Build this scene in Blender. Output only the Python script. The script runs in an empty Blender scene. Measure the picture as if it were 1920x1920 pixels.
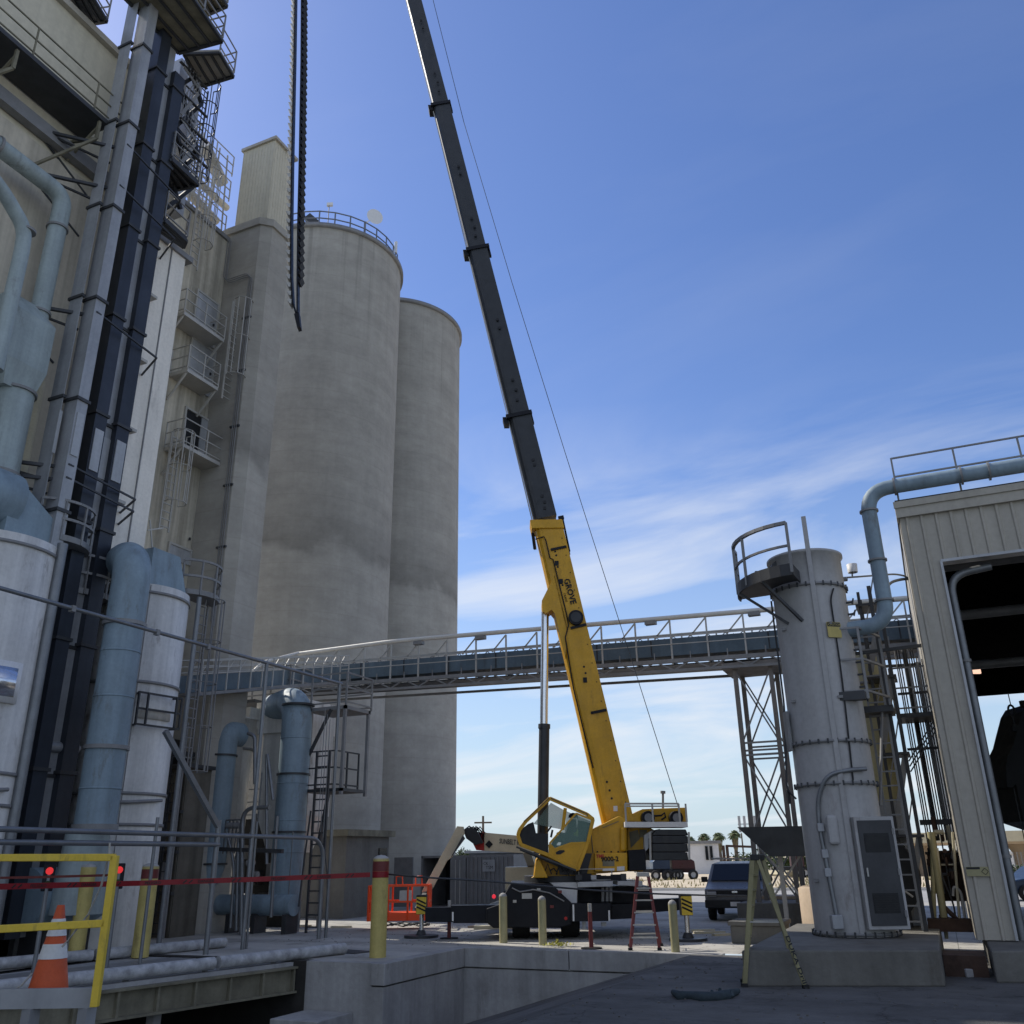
import bpy, math, random
from mathutils import Vector, Matrix
random.seed(7)
C = bpy.context.scene.collection
# ---------------------------------------------------------------- camera
# world: X to the right of the plant's driveway, Y along it, camera over the origin, looking 24 deg to the left and 21 deg up
EYE = 2.1; FOC = 1664.0
CA, SA = math.cos(math.radians(24)), math.sin(math.radians(24))
_a = Vector((893.-960., -(-3300.-960.), -FOC)); _up = _a.normalized()
_f = Vector((0, 0, -1)); _f = (_f - _up*_f.dot(_up)).normalized(); _r = _f.cross(_up)
_M = Matrix((_r, _f, _up))
_R = Matrix(((CA, -SA, 0), (SA, CA, 0), (0, 0, 1)))
CM = _R @ _M
cd = bpy.data.cameras.new('camera'); cam = bpy.data.objects.new('camera', cd); C.objects.link(cam)
cd.sensor_width = 36; cd.lens = 36*FOC/1920; cd.clip_end = 5000; cd.clip_start = .05
m4 = CM.to_4x4(); m4.translation = Vector((0, 0, EYE)); cam.matrix_world = m4
sc = bpy.context.scene; sc.camera = cam
# ---------------------------------------------------------------- light
SUN_AZ, SUN_EL = math.radians(-78), math.radians(46)
w = bpy.data.worlds.new('World'); sc.world = w; w.use_nodes = True
nt = w.node_tree; nt.nodes.clear()
N = nt.nodes.new; L = nt.links.new
out = N('ShaderNodeOutputWorld'); bg = N('ShaderNodeBackground'); bg.inputs[1].default_value = .15
sky = N('ShaderNodeTexSky'); sky.sky_type = 'NISHITA'; sky.sun_disc = False
sky.sun_elevation = SUN_EL; sky.sun_rotation = SUN_AZ; sky.air_density = 1.0; sky.dust_density = .35; sky.ozone_density = 3.0
tc = N('ShaderNodeTexCoord'); sep = N('ShaderNodeSeparateXYZ'); L(tc.outputs['Generated'], sep.inputs[0])
# thin cirrus: direction projected on a flat cloud layer (x/z, y/z)
zz = N('ShaderNodeMath'); zz.operation = 'ADD'; zz.inputs[1].default_value = .22; L(sep.outputs[2], zz.inputs[0])
dx = N('ShaderNodeMath'); dx.operation = 'DIVIDE'; L(sep.outputs[0], dx.inputs[0]); L(zz.outputs[0], dx.inputs[1])
dy = N('ShaderNodeMath'); dy.operation = 'DIVIDE'; L(sep.outputs[1], dy.inputs[0]); L(zz.outputs[0], dy.inputs[1])
cmb = N('ShaderNodeCombineXYZ'); L(dx.outputs[0], cmb.inputs[0]); L(dy.outputs[0], cmb.inputs[1])
mp = N('ShaderNodeMapping'); mp.inputs['Rotation'].default_value = (0, 0, math.radians(24)); mp.inputs['Scale'].default_value = (.8, 1.9, 1); mp.inputs['Location'].default_value = (1.3, .4, 0)
L(cmb.outputs[0], mp.inputs[0])
n1 = N('ShaderNodeTexNoise'); n1.inputs['Scale'].default_value = 1.25; n1.inputs['Detail'].default_value = 11; n1.inputs['Roughness'].default_value = .56; n1.inputs['Distortion'].default_value = .5
L(mp.outputs[0], n1.inputs['Vector'])
cr = N('ShaderNodeValToRGB'); cr.color_ramp.elements[0].position = .45; cr.color_ramp.elements[1].position = .70; L(n1.outputs[0], cr.inputs[0])
# more cloud low down, very little overhead
hr = N('ShaderNodeMapRange'); hr.inputs[1].default_value = .47; hr.inputs[2].default_value = .31; hr.inputs[3].default_value = .07; hr.inputs[4].default_value = 1.0; L(sep.outputs[2], hr.inputs[0])
mu = N('ShaderNodeMath'); mu.operation = 'MULTIPLY'; L(cr.outputs[0], mu.inputs[0]); L(hr.outputs[0], mu.inputs[1])
mu2 = N('ShaderNodeMath'); mu2.operation = 'MULTIPLY'; mu2.inputs[1].default_value = .85; L(mu.outputs[0], mu2.inputs[0])
# unseen white cloud added behind the camera to lift the fill light
dt = N('ShaderNodeVectorMath'); dt.operation = 'DOT_PRODUCT'; dt.inputs[1].default_value = (.62, -.74, .25); L(tc.outputs['Generated'], dt.inputs[0])
bm = N('ShaderNodeMapRange'); bm.inputs[1].default_value = .05; bm.inputs[2].default_value = .55; L(dt.outputs['Value'], bm.inputs[0])
bn = N('ShaderNodeMapRange'); bn.inputs[1].default_value = .36; bn.inputs[2].default_value = .56; L(n1.outputs[0], bn.inputs[0])
bb_ = N('ShaderNodeMath'); bb_.operation = 'MULTIPLY'; bn.inputs[4].default_value = .5; L(bm.outputs[0], bb_.inputs[0]); L(bn.outputs[0], bb_.inputs[1])
mx = N('ShaderNodeMath'); mx.operation = 'MAXIMUM'; L(mu2.outputs[0], mx.inputs[0]); L(bb_.outputs[0], mx.inputs[1]); mu2 = mx
hs0 = N('ShaderNodeHueSaturation'); hs0.inputs['Saturation'].default_value = 1.13; hs0.inputs['Hue'].default_value = .512; L(sky.outputs[0], hs0.inputs['Color'])
mix = hs0
hz = N('ShaderNodeMapRange'); hz.inputs[1].default_value = .42; hz.inputs[2].default_value = .0; hz.inputs[3].default_value = 0; hz.inputs[4].default_value = .92; L(sep.outputs[2], hz.inputs[0])
hz2 = N('ShaderNodeMath'); hz2.operation = 'POWER'; hz2.inputs[1].default_value = 1.25; L(hz.outputs[0], hz2.inputs[0])
mixh = N('ShaderNodeMix'); mixh.data_type = 'RGBA'; L(hz2.outputs[0], mixh.inputs[0]); L(hs0.outputs[0], mixh.inputs[6]); mixh.inputs[7].default_value = (3.3, 4.1, 4.9, 1)
mix = N('ShaderNodeMix'); mix.data_type = 'RGBA'; L(mu2.outputs[0], mix.inputs[0]); L(mixh.outputs[2], mix.inputs[6]); mix.inputs[7].default_value = (5.3, 5.5, 5.8, 1)
hs = N('ShaderNodeHueSaturation'); hs.inputs['Saturation'].default_value = 1.0; L(mix.outputs[2], hs.inputs['Color'])
L(hs.outputs[0], bg.inputs[0]); L(bg.outputs[0], out.inputs[0])
sl = bpy.data.lights.new('sun', 'SUN'); sl.energy = 4.4; sl.angle = math.radians(.53); sl.color = (1, .94, .84)
so = bpy.data.objects.new('sun', sl); C.objects.link(so)
sd = Vector((math.sin(SUN_AZ)*math.cos(SUN_EL), math.cos(SUN_AZ)*math.cos(SUN_EL), math.sin(SUN_EL)))
so.rotation_euler = sd.to_track_quat('Z', 'Y').to_euler(); so.location = sd*200
vs = sc.view_settings; vs.view_transform = 'Standard'; vs.look = 'None'; vs.gamma = 1; vs.use_curve_mapping = False; vs.exposure = 0.12
sc.cycles.max_bounces = 5; sc.cycles.diffuse_bounces = 3; sc.cycles.glossy_bounces = 2
# ---------------------------------------------------------------- helpers
FWD = Vector((-SA, CA, 0)); RGT = Vector((CA, SA, 0)); UPV = Vector((0, 0, 1))
def ray(u, v): return CM @ Vector((u-960., -(v-960.), -FOC))
def W(u, v, X=None, Y=None, Z=None, D=None):
    d = ray(u, v); o = Vector((0, 0, EYE))
    if X is not None: t = X/d.x
    elif Y is not None: t = Y/d.y
    elif Z is not None: t = (Z-EYE)/d.z
    else: t = D/d.dot(FWD)
    return o + d*t
V = Vector
MATS = {}
def mat(name, col, rough=.7, metal=0., var=.16, scale=1.2, streak=0., bump=0., ribs=None, spec=.35, extra=None, fine=.06, dirt=0., dcol=(.07, .055, .04), ds=1.4):
    if name in MATS: return MATS[name]
    m = bpy.data.materials.new(name); m.use_nodes = True; t = m.node_tree; p = t.nodes['Principled BSDF']
    n = t.nodes.new; l = t.links.new
    p.inputs['Roughness'].default_value = rough; p.inputs['Metallic'].default_value = metal; p.inputs['Specular IOR Level'].default_value = spec
    g = n('ShaderNodeNewGeometry')
    def noise(sc_, det, mapping=None, rgh=.6):
        q = n('ShaderNodeTexNoise'); q.inputs['Scale'].default_value = sc_; q.inputs['Detail'].default_value = det; q.inputs['Roughness'].default_value = rgh
        if mapping:
            mm = n('ShaderNodeMapping'); mm.inputs['Scale'].default_value = mapping; l(g.outputs['Position'], mm.inputs[0]); l(mm.outputs[0], q.inputs['Vector'])
        else: l(g.outputs['Position'], q.inputs['Vector'])
        return q
    def rng(src, a, b, lo, hi):
        r = n('ShaderNodeMapRange'); r.inputs[1].default_value = lo; r.inputs[2].default_value = hi; r.inputs[3].default_value = a; r.inputs[4].default_value = b; l(src, r.inputs[0]); return r.outputs[0]
    def mul(a, b):
        q = n('ShaderNodeMath'); q.operation = 'MULTIPLY'; l(a, q.inputs[0]); l(b, q.inputs[1]); return q.outputs[0]
    f = rng(noise(scale, 5).outputs[0], 1-var, 1+var, .3, .7)
    if fine: f = mul(f, rng(noise(scale*11, 3).outputs[0], 1-fine, 1+fine, .3, .7))
    if streak: f = mul(f, rng(noise(1., 5, (2.6, 2.6, .10)).outputs[0], 1-streak, 1+streak*.35, .35, .62))
    if extra: f = extra(t, n, l, g, f, rng, mul, noise)
    vm = n('ShaderNodeVectorMath'); vm.operation = 'SCALE'; vm.inputs[0].default_value = col; l(f, vm.inputs['Scale'])
    src = vm.outputs[0]
    if dirt:
        a = rng(noise(ds, 8, (1.6, 1.6, .5), .72).outputs[0], 0, 1, .54, .66); b_ = rng(noise(ds*.35, 3).outputs[0], .15, 1, .40, .62)
        q = n('ShaderNodeMath'); q.operation = 'MULTIPLY'; l(a, q.inputs[0]); l(b_, q.inputs[1]); q2 = n('ShaderNodeMath'); q2.operation = 'MULTIPLY'; q2.inputs[1].default_value = dirt; l(q.outputs[0], q2.inputs[0])
        mx_ = n('ShaderNodeMix'); mx_.data_type = 'RGBA'; l(q2.outputs[0], mx_.inputs[0]); l(src, mx_.inputs[6]); mx_.inputs[7].default_value = (*dcol, 1); src = mx_.outputs[2]
    l(src, p.inputs['Base Color'])
    if bump:
        b = n('ShaderNodeBump'); b.inputs['Strength'].default_value = bump; b.inputs['Distance'].default_value = .03; l(noise(scale*9, 4).outputs[0], b.inputs['Height']); l(b.outputs[0], p.inputs['Normal'])
    if rough > .3 and not metal: l(rng(noise(scale*3, 3).outputs[0], rough-.1, min(1, rough+.1), .3, .7), p.inputs['Roughness'])
    MATS[name] = m; return m
def emit(name, col, s):
    m = bpy.data.materials.new(name); m.use_nodes = True; p = m.node_tree.nodes['Principled BSDF']
    p.inputs['Base Color'].default_value = (*col, 1); p.inputs['Emission Color'].default_value = (*col, 1); p.inputs['Emission Strength'].default_value = s; return m
ORG = {}
class MB:
    def __init__(s): s.v = []; s.f = []; s.sm = []
    def add(s, vs, fs, smooth=False):
        o = len(s.v); s.v += [V(x) for x in vs]
        for f in fs: s.f.append([i+o for i in f]); s.sm.append(smooth)
        return s
    def hexa(s, c):  # 8 corners: bottom 4 ccw, top 4 ccw
        return s.add(c, [(3, 2, 1, 0), (4, 5, 6, 7), (0, 1, 5, 4), (1, 2, 6, 5), (2, 3, 7, 6), (3, 0, 4, 7)])
    def raise_(s, dz):
        s.v = [x+V((0, 0, dz)) for x in s.v]; return s
    def box(s, x0, x1, y0, y1, z0, z1):
        return s.hexa([(x0, y0, z0), (x1, y0, z0), (x1, y1, z0), (x0, y1, z0), (x0, y0, z1), (x1, y0, z1), (x1, y1, z1), (x0, y1, z1)])
    def obox(s, c, a, b, d):  # centre and three half axes
        c, a, b, d = V(c), V(a), V(b), V(d)
        return s.hexa([c-a-b-d, c+a-b-d, c+a+b-d, c-a+b-d, c-a-b+d, c+a-b+d, c+a+b+d, c-a+b+d])
    def bar(s, p, q, w=.05, h=None, up=(0, 0, 1)):
        p, q = V(p), V(q); h = h or w; d = q-p
        if d.length < 1e-6: return s
        dn = d.normalized(); u = V(up)
        if abs(dn.dot(u)) > .98: u = V((0, 1, 0)) if abs(dn.y) < .9 else V((1, 0, 0))
        a = dn.cross(u).normalized(); b = a.cross(dn)
        return s.obox((p+q)/2, d/2, a*w/2, b*h/2)
    def prism(s, pts, ex):
        pts = [V(p) for p in pts]; ex = V(ex); n = len(pts)
        return s.add(pts+[p+ex for p in pts], [tuple(range(n-1, -1, -1)), tuple(range(n, 2*n))]+[(i, (i+1) % n, n+(i+1) % n, n+i) for i in range(n)])
    def pd(s, pix, d0, d1):  # outline at forward distance d0, real thickness to d1
        return s.prism([W(u, v, D=d0) for u, v in pix], FWD*(d1-d0))
    def tube(s, pts, r, seg=10, caps=True, rs=None):
        pts = [V(p) for p in pts]; rings = []; prev = None
        for i, p in enumerate(pts):
            d = (pts[min(i+1, len(pts)-1)]-pts[max(i-1, 0)]).normalized()
            if prev is None:
                u = V((0, 0, 1)) if abs(d.z) < .9 else V((1, 0, 0)); a = d.cross(u).normalized()
            else: a = (prev - d*prev.dot(d)).normalized()
            prev = a; b = d.cross(a); rr = rs[i] if rs else r
            rings.append([p+(a*math.cos(2*math.pi*k/seg)+b*math.sin(2*math.pi*k/seg))*rr for k in range(seg)])
        o = [x for g in rings for x in g]; fs = []
        for i in range(len(pts)-1):
            for k in range(seg): fs.append((i*seg+k, i*seg+(k+1) % seg, (i+1)*seg+(k+1) % seg, (i+1)*seg+k))
        s.add(o, fs, True)
        if caps: s.add(rings[0], [tuple(range(seg-1, -1, -1))]); s.add(rings[-1], [tuple(range(seg))])
        return s
    def cyl(s, p, q, r, seg=16, r2=None): return s.tube([p, q], r, seg, True, [r, r if r2 is None else r2])
    def lathe(s, c, prof, seg=48, a0=0, a1=360):
        c = V(c); full = abs(a1-a0) >= 360; n = seg if full else seg+1; o = []
        for r, z in prof:
            for k in range(n):
                a = math.radians(a0+(a1-a0)*k/seg); o.append(c+V((r*math.cos(a), r*math.sin(a), z)))
        fs = []
        for i in range(len(prof)-1):
            for k in range(seg):
                k2 = (k+1) % n if full else k+1
                fs.append((i*n+k, i*n+k2, (i+1)*n+k2, (i+1)*n+k))
        return s.add(o, fs, True)
    def ring(s, c, r, z, t=.03, seg=32, h=None):  # band round a vertical cylinder
        h = h or t
        return s.lathe(c, [(r-.02, z-h), (r+t, z-h), (r+t, z+h), (r-.02, z+h)], seg)
    def rail(s, pts, h=1.07, rails=3, post=1.5, r=.024, close=False):
        pts = [V(p) for p in pts]
        if close: pts.append(pts[0])
        for i_, (a, b) in enumerate(zip(pts, pts[1:])):
            n = max(1, round((b-a).length/post))
            for k in range(1 if i_ else 0, n+1): p = a.lerp(b, k/n); s.bar(p, p+UPV*h, r*2)
            for j in range(rails): z = (h*(1-j*.44) if rails < 4 else h*(1-j/rails))-r*.6; s.bar(a+UPV*z, b+UPV*z, r*1.8)
        return s
    def ladder(s, p, q, width, wdir, rung=.3, r=.022):
        p, q = V(p), V(q); wd = V(wdir).normalized()*width/2
        s.bar(p-wd, q-wd, r*2.4); s.bar(p+wd, q+wd, r*2.4); n = int((q-p).length/rung)
        for k in range(n+1): c = p.lerp(q, (k+.5)/(n+1)); s.bar(c-wd, c+wd, r*1.6)
        return s
    def cage(s, p, q, width, wdir, ndir, step=1.2, r=.014):
        p, q = V(p), V(q); wd = V(wdir).normalized(); nd = V(ndir).normalized(); R = width*.62; n = max(1, int((q-p).length/step)); A = [-50+k*40 for k in range(8)][:7]
        off = [wd*R*math.sin(math.radians(a-70))+nd*R*(1.0+math.cos(math.radians(a-70))) for a in A]
        for k in range(n+1):
            c = p.lerp(q, k/n)
            for a, b in zip(off, off[1:]): s.bar(c+a, c+b, r*3.2, r*1.4)
        for o in off: s.bar(p+o, q+o, r*2)
        return s
    def build(s, name, m, parent=None, bevel=0, label=None):
        me = bpy.data.meshes.new(name); o0 = ORG.get(parent.name, V((0, 0, 0))) if parent else V((0, 0, 0))
        me.from_pydata([x-o0 for x in s.v], [], s.f)
        me.polygons.foreach_set('use_smooth', s.sm); me.materials.append(MATS[m] if isinstance(m, str) else m); me.update()
        import bmesh
        b = bmesh.new(); b.from_mesh(me); bmesh.ops.recalc_face_normals(b, faces=b.faces); b.to_mesh(me); b.free()
        o = bpy.data.objects.new(name, me); C.objects.link(o)
        if parent: o.parent = parent; ORG[o.name] = o0
        if bevel:
            bv = o.modifiers.new('bevel', 'BEVEL'); bv.width = bevel; bv.segments = 2; bv.limit_method = 'ANGLE'; bv.angle_limit = math.radians(40)
        if label: o['label'] = label
        return o
def tag(o, label, cat, group=None):
    o['label'] = label; o['category'] = cat
    if group: o['group'] = group
    return o
def kind(o, k='structure'): o['kind'] = k; return o
def thing(name, label, cat, loc=(0, 0, 0), group=None):
    o = bpy.data.objects.new(name, None); C.objects.link(o); o.location = loc; o.empty_display_size = .3
    ORG[o.name] = V(loc); return tag(o, label, cat, group)
def fillet(pts, r, n=5):
    pts = [V(p) for p in pts]; o = [pts[0]]
    for a, b, c in zip(pts, pts[1:], pts[2:]):
        u = (a-b); v = (c-b); k = min(r, u.length*.48, v.length*.48); p = b+u.normalized()*k; q = b+v.normalized()*k
        for i in range(n+1): t = i/n; o.append(p*(1-t)**2+b*2*t*(1-t)+q*t*t)
    return o+[pts[-1]]
def copy_tree(o, parent=None):
    c = o.copy(); C.objects.link(c)
    if parent: c.parent = parent
    for ch in list(o.children): copy_tree(ch, c)
    return c
def text(name, s, org, xd, yd, h, m, parent, ext=.004, bold=0., center=False, sx=1.):
    cu = bpy.data.curves.new(name, 'FONT'); cu.body = s; cu.size = h*1.38; cu.extrude = ext; cu.offset = bold; cu.resolution_u = 2
    if center: cu.align_x = 'CENTER'
    t = bpy.data.objects.new('tmp', cu); C.objects.link(t); bpy.context.view_layer.update()
    me = bpy.data.meshes.new_from_object(t.evaluated_get(bpy.context.evaluated_depsgraph_get())); bpy.data.objects.remove(t)
    x = V(xd).normalized(); y = V(yd); y = (y-x*y.dot(x)).normalized(); z = x.cross(y); o0 = ORG.get(parent.name, V((0, 0, 0))) if parent else V((0,0,0))
    mm = Matrix((x, y, z)).transposed().to_4x4()
    for vv in me.vertices: vv.co = mm @ V((vv.co.x*sx, vv.co.y, vv.co.z)) + V(org) - o0
    me.materials.clear(); me.materials.append(MATS[m]); o = bpy.data.objects.new(name, me); C.objects.link(o)
    if parent: o.parent = parent; ORG[o.name] = o0
    return o
# ---------------------------------------------------------------- materials
def silo_extra(t, n, l, g, f, rng, mul, noise):
    sp = n('ShaderNodeSeparateXYZ'); l(g.outputs['Position'], sp.inputs[0])
    lift = noise(1., 3, (.05, .05, .9)); f = mul(f, rng(lift.outputs[0], .94, 1.04, .35, .65)); f = mul(f, rng(noise(1., 6, (.9, .9, 1.6), .7).outputs[0], .90, 1.07, .35, .65))
    mo = n('ShaderNodeMath'); mo.operation = 'PINGPONG'; mo.inputs[1].default_value = .61; l(sp.outputs[2], mo.inputs[0]); f = mul(f, rng(mo.outputs[0], .91, 1., .0, .035))
    tp_ = rng(sp.outputs[2], 0, 1, 28, 36.5); dr_ = rng(noise(1., 6, (1.9, 1.9, .035), .7).outputs[0], 0, .30, .52, .66); q_ = n('ShaderNodeMath'); q_.operation = 'MULTIPLY'; l(tp_, q_.inputs[0]); l(dr_, q_.inputs[1]); iv = n('ShaderNodeMath'); iv.operation = 'SUBTRACT'; iv.inputs[0].default_value = 1.; l(q_.outputs[0], iv.inputs[1]); f = mul(f, iv.outputs[0])
    a = n('ShaderNodeMath'); a.operation = 'ADD'; l(sp.outputs[2], a.inputs[0]); q = n('ShaderNodeMath'); q.operation = 'MULTIPLY'; q.inputs[1].default_value = 3.2; l(noise(.35, 4).outputs[0], q.inputs[0]); l(q.outputs[0], a.inputs[1])
    r = n('ShaderNodeValToRGB'); e = r.color_ramp.elements; e[0].position = .0; e[0].color = (1, 1, 1, 1); e[1].position = 1; e[1].color = (.93, .93, .93, 1)
    for p, c in ((.455, 1.05), (.470, .70), (.49, .80), (.54, .95)): x = e.new(p); x.color = (c, c, c, 1)
    k = n('ShaderNodeMath'); k.operation = 'DIVIDE'; k.inputs[1].default_value = 40.; l(a.outputs[0], k.inputs[0]); l(k.outputs[0], r.inputs[0])
    return mul(f, r.outputs[0])
mat('silo_concrete', (.37, .352, .312), .9, var=.07, scale=.5, streak=.05, extra=silo_extra, bump=.25, fine=.03)
mat('stained_concrete', (.50, .46, .37), .9, dirt=.5, ds=.8, var=.14, scale=.6, streak=.35, bump=.25)
mat('head_wall', (.50, .455, .37), .88, var=.10, scale=.5, streak=.25, bump=.2)
mat('upper_wall', (.56, .52, .41), .8, var=.05, scale=.5, streak=.08)
mat('pale_cladding', (.78, .745, .67), .6, dirt=.3, var=.06, scale=.8, streak=.10)
mat('cream_cladding', (.41, .38, .32), .55, dirt=.35, ds=1., var=.05, scale=.8, streak=.10)
mat('white_tank', (.62, .605, .565), .5, dirt=.75, dcol=(.12, .085, .05), var=.08, scale=.9, streak=.22)
mat('tower_paint', (.39, .385, .38), .5, dirt=.4, ds=2.2, dcol=(.12, .09, .07), var=.06, scale=1.0, streak=.10)
mat('blue_duct', (.215, .285, .335), .55, dirt=.6, ds=1.8, dcol=(.11, .10, .085), var=.12, scale=1.1, streak=.18)
mat('blue_gallery', (.12, .165, .20), .6, dirt=.4, var=.14, scale=1.2, streak=.12)
mat('pale_blue_duct', (.30, .355, .36), .5, dirt=.45, var=.12, scale=1.0, streak=.2)
mat('galvanised', (.20, .21, .22), .45, .55, var=.12, scale=3)
mat('grey_steel', (.22, .22, .22), .55, .2, var=.15, scale=2)
mat('light_steel', (.42, .41, .38), .5, .1, var=.10, scale=2)
mat('dark_steel', (.05, .052, .056), .5, .2, var=.2, scale=2)
mat('black', (.014, .015, .017), .5, var=.2, scale=2)
mat('casing_grey', (.33, .34, .355), .45, .25, var=.16, scale=.9, streak=.15)
mat('casing_dark', (.036, .042, .055), .4, .25, var=.2, scale=.9, streak=.15)
mat('casing_light', (.40, .41, .42), .45, .25, var=.1, scale=.9, streak=.15)
mat('white_pipe', (.62, .60, .55), .5, var=.08, scale=2)
mat('plaster', (.66, .66, .66), .6, var=.05, scale=2)
mat('yellow_paint', (.66, .47, .05), .5, dirt=.45, ds=6., dcol=(.12, .10, .06), var=.08, scale=3)
mat('bollard_yellow', (.50, .41, .14), .6, dirt=.5, ds=3., var=.16, scale=2.5, streak=.15)
mat('bollard_faded', (.34, .31, .17), .65, var=.12, scale=3)
mat('crane_yellow', (.60, .32, .012), .42, var=.10, scale=1.5, spec=.4, streak=.08, dirt=.4, ds=2.6, dcol=(.10, .055, .012))
mat('crane_black', (.006, .007, .011), .5, var=.2, scale=2, spec=.25)
mat('boom_grey', (.019, .022, .026), .5, dirt=.5, ds=2., dcol=(.06, .06, .055), var=.15, scale=1.2, spec=.5)
mat('chrome', (.75, .76, .78), .22, 1., var=.03)
mat('orange', (.80, .085, .018), .45, var=.08, scale=3)
mat('cone_orange', (.55, .095, .03), .6, dirt=.5, ds=7., var=.10, scale=6)
mat('red', (.42, .02, .018), .45, var=.1, scale=3)
mat('dull_red', (.15, .032, .03), .5, var=.1, scale=3)
mat('white_paint', (.68, .68, .67), .5, dirt=.3, ds=6., var=.05, scale=3)
mat('cream_paint', (.52, .47, .33), .5, var=.08, scale=2)
mat('rubber', (.018, .018, .018), .8, var=.2, scale=5)
mat('concrete_pad', (.15, .145, .13), .9, dirt=.5, ds=1., var=.16, scale=.9, streak=.12, bump=.4)
mat('retaining_concrete', (.35, .345, .335), .9, dirt=.5, ds=1.2, var=.18, scale=.8, streak=.16, bump=.4)
mat('deck_steel', (.32, .32, .32), .6, dirt=.5, ds=1., var=.16, scale=1., bump=.2)
mat('rail_pipe', (.38, .385, .39), .7, var=.35, scale=5, bump=.3)
mat('olive_beam', (.19, .175, .125), .8, var=.25, scale=2, streak=.2)
mat('shade_black', (.006, .006, .006), 1., var=.2, spec=0.)  # deep shade of shed interior and tank gap put into the colour
mat('brown_steel', (.20, .185, .17), .7, var=.15, scale=2, streak=.2)
mat('shade_grime', (.03, .028, .025), .95, var=.3, scale=2)  # near-black: shade of pit, cab and bay in the colour, also grubby panels
mat('van_paint', (.15, .155, .165), .35, var=.04, scale=2, dirt=.3)
mat('grit', (.13, .125, .12), .95, var=.3, scale=9)
mat('dull_yellow', (.27, .245, .13), .6, var=.14, scale=3, streak=.2)
mat('sand', (.50, .42, .30), .95, var=.12, scale=.3, bump=.3)
mat('rust', (.07, .042, .030), .8, var=.4, scale=3)
mat('palm_green', (.10, .125, .05), .7, var=.25, scale=2)
mat('palm_skirt', (.17, .145, .08), .9, var=.3, scale=3)
mat('bark', (.12, .095, .07), .9, var=.3, scale=2)
mat('tree_green', (.045, .07, .025), .8, var=.4, scale=1)
mat('truck_red', (.04, .008, .011), .35, var=.1); mat('truck_blue', (.012, .028, .06), .35, var=.1)
mat('tan', (.42, .33, .24), .8, var=.1, scale=1)
mat('glass_dark', (.012, .014, .017), .2, var=.05, spec=.25)
mat('hi_vis', (.45, .75, .05), .7, var=.1); mat('skin', (.30, .17, .11), .6, var=.05); mat('cloth', (.02, .025, .04), .9, var=.1)
g = bpy.data.materials.new('cab_glass'); g.use_nodes = True; MATS['cab_glass'] = g; p = g.node_tree.nodes['Principled BSDF']
p.inputs['Base Color'].default_value = (.10, .22, .19, 1); p.inputs['Roughness'].default_value = .03; p.inputs['Transmission Weight'].default_value = .0; p.inputs['Alpha'].default_value = .5
# polished explosion panel
mat('polished_panel', (.70, .72, .76), .18, .9, var=.04)
def cracks(n, l, g, f, rng, mul, sc_):
    v_ = n('ShaderNodeTexVoronoi'); v_.feature = 'DISTANCE_TO_EDGE'; v_.inputs['Scale'].default_value = sc_; ns = n('ShaderNodeTexNoise'); ns.inputs['Scale'].default_value = 1.1; ns.inputs['Detail'].default_value = 6
    l(g.outputs['Position'], ns.inputs['Vector']); ad = n('ShaderNodeVectorMath'); ad.operation = 'MULTIPLY_ADD'; ad.inputs[1].default_value = (1.6, 1.6, 0); l(ns.outputs['Color'], ad.inputs[0]); l(g.outputs['Position'], ad.inputs[2]); l(ad.outputs[0], v_.inputs['Vector'])
    return mul(f, rng(v_.outputs['Distance'], .50, 1., .0, .0035))
def ground_extra(t, n, l, g, f, rng, mul, noise):
    # control joints every 4.5 m and dark tyre lanes
    b = n('ShaderNodeTexBrick'); b.inputs['Scale'].default_value = 1; b.offset = 0; b.inputs['Brick Width'].default_value = 4.6; b.inputs['Row Height'].default_value = 4.6; b.inputs['Mortar Size'].default_value = .012; b.inputs['Color1'].default_value = (1, 1, 1, 1); b.inputs['Color2'].default_value = (.93, .93, .93, 1); b.inputs['Mortar'].default_value = (.45, .45, .45, 1)
    l(g.outputs['Position'], b.inputs['Vector']); f = mul(f, b.outputs['Color']); f = cracks(n, l, g, f, rng, mul, .22)
    f = mul(f, rng(noise(.55, 7, None, .75).outputs[0], .62, 1.0, .36, .47))
    return mul(f, rng(noise(1., 4, (.10, .9, 1)).outputs[0], .80, 1.1, .35, .62))
mat('yard_concrete', (.40, .385, .35), .9, var=.16, scale=.6, extra=ground_extra, bump=.35)
def ramp_extra(t, n, l, g, f, rng, mul, noise):
    f = cracks(n, l, g, f, rng, mul, .16); f = mul(f, rng(noise(.8, 8, None, .78).outputs[0], .55, 1.0, .37, .46)); f = mul(f, rng(noise(40., 2).outputs[0], .93, 1.07, .35, .65))
    return mul(f, rng(noise(1., 4, (.12, .75, 1)).outputs[0], .72, 1.15, .36, .62))
mat('asphalt', (.112, .11, .105), .85, var=.2, scale=.7, extra=ramp_extra, bump=.5)
mat('road', (.30, .295, .285), .9, var=.1, scale=.5)
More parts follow.
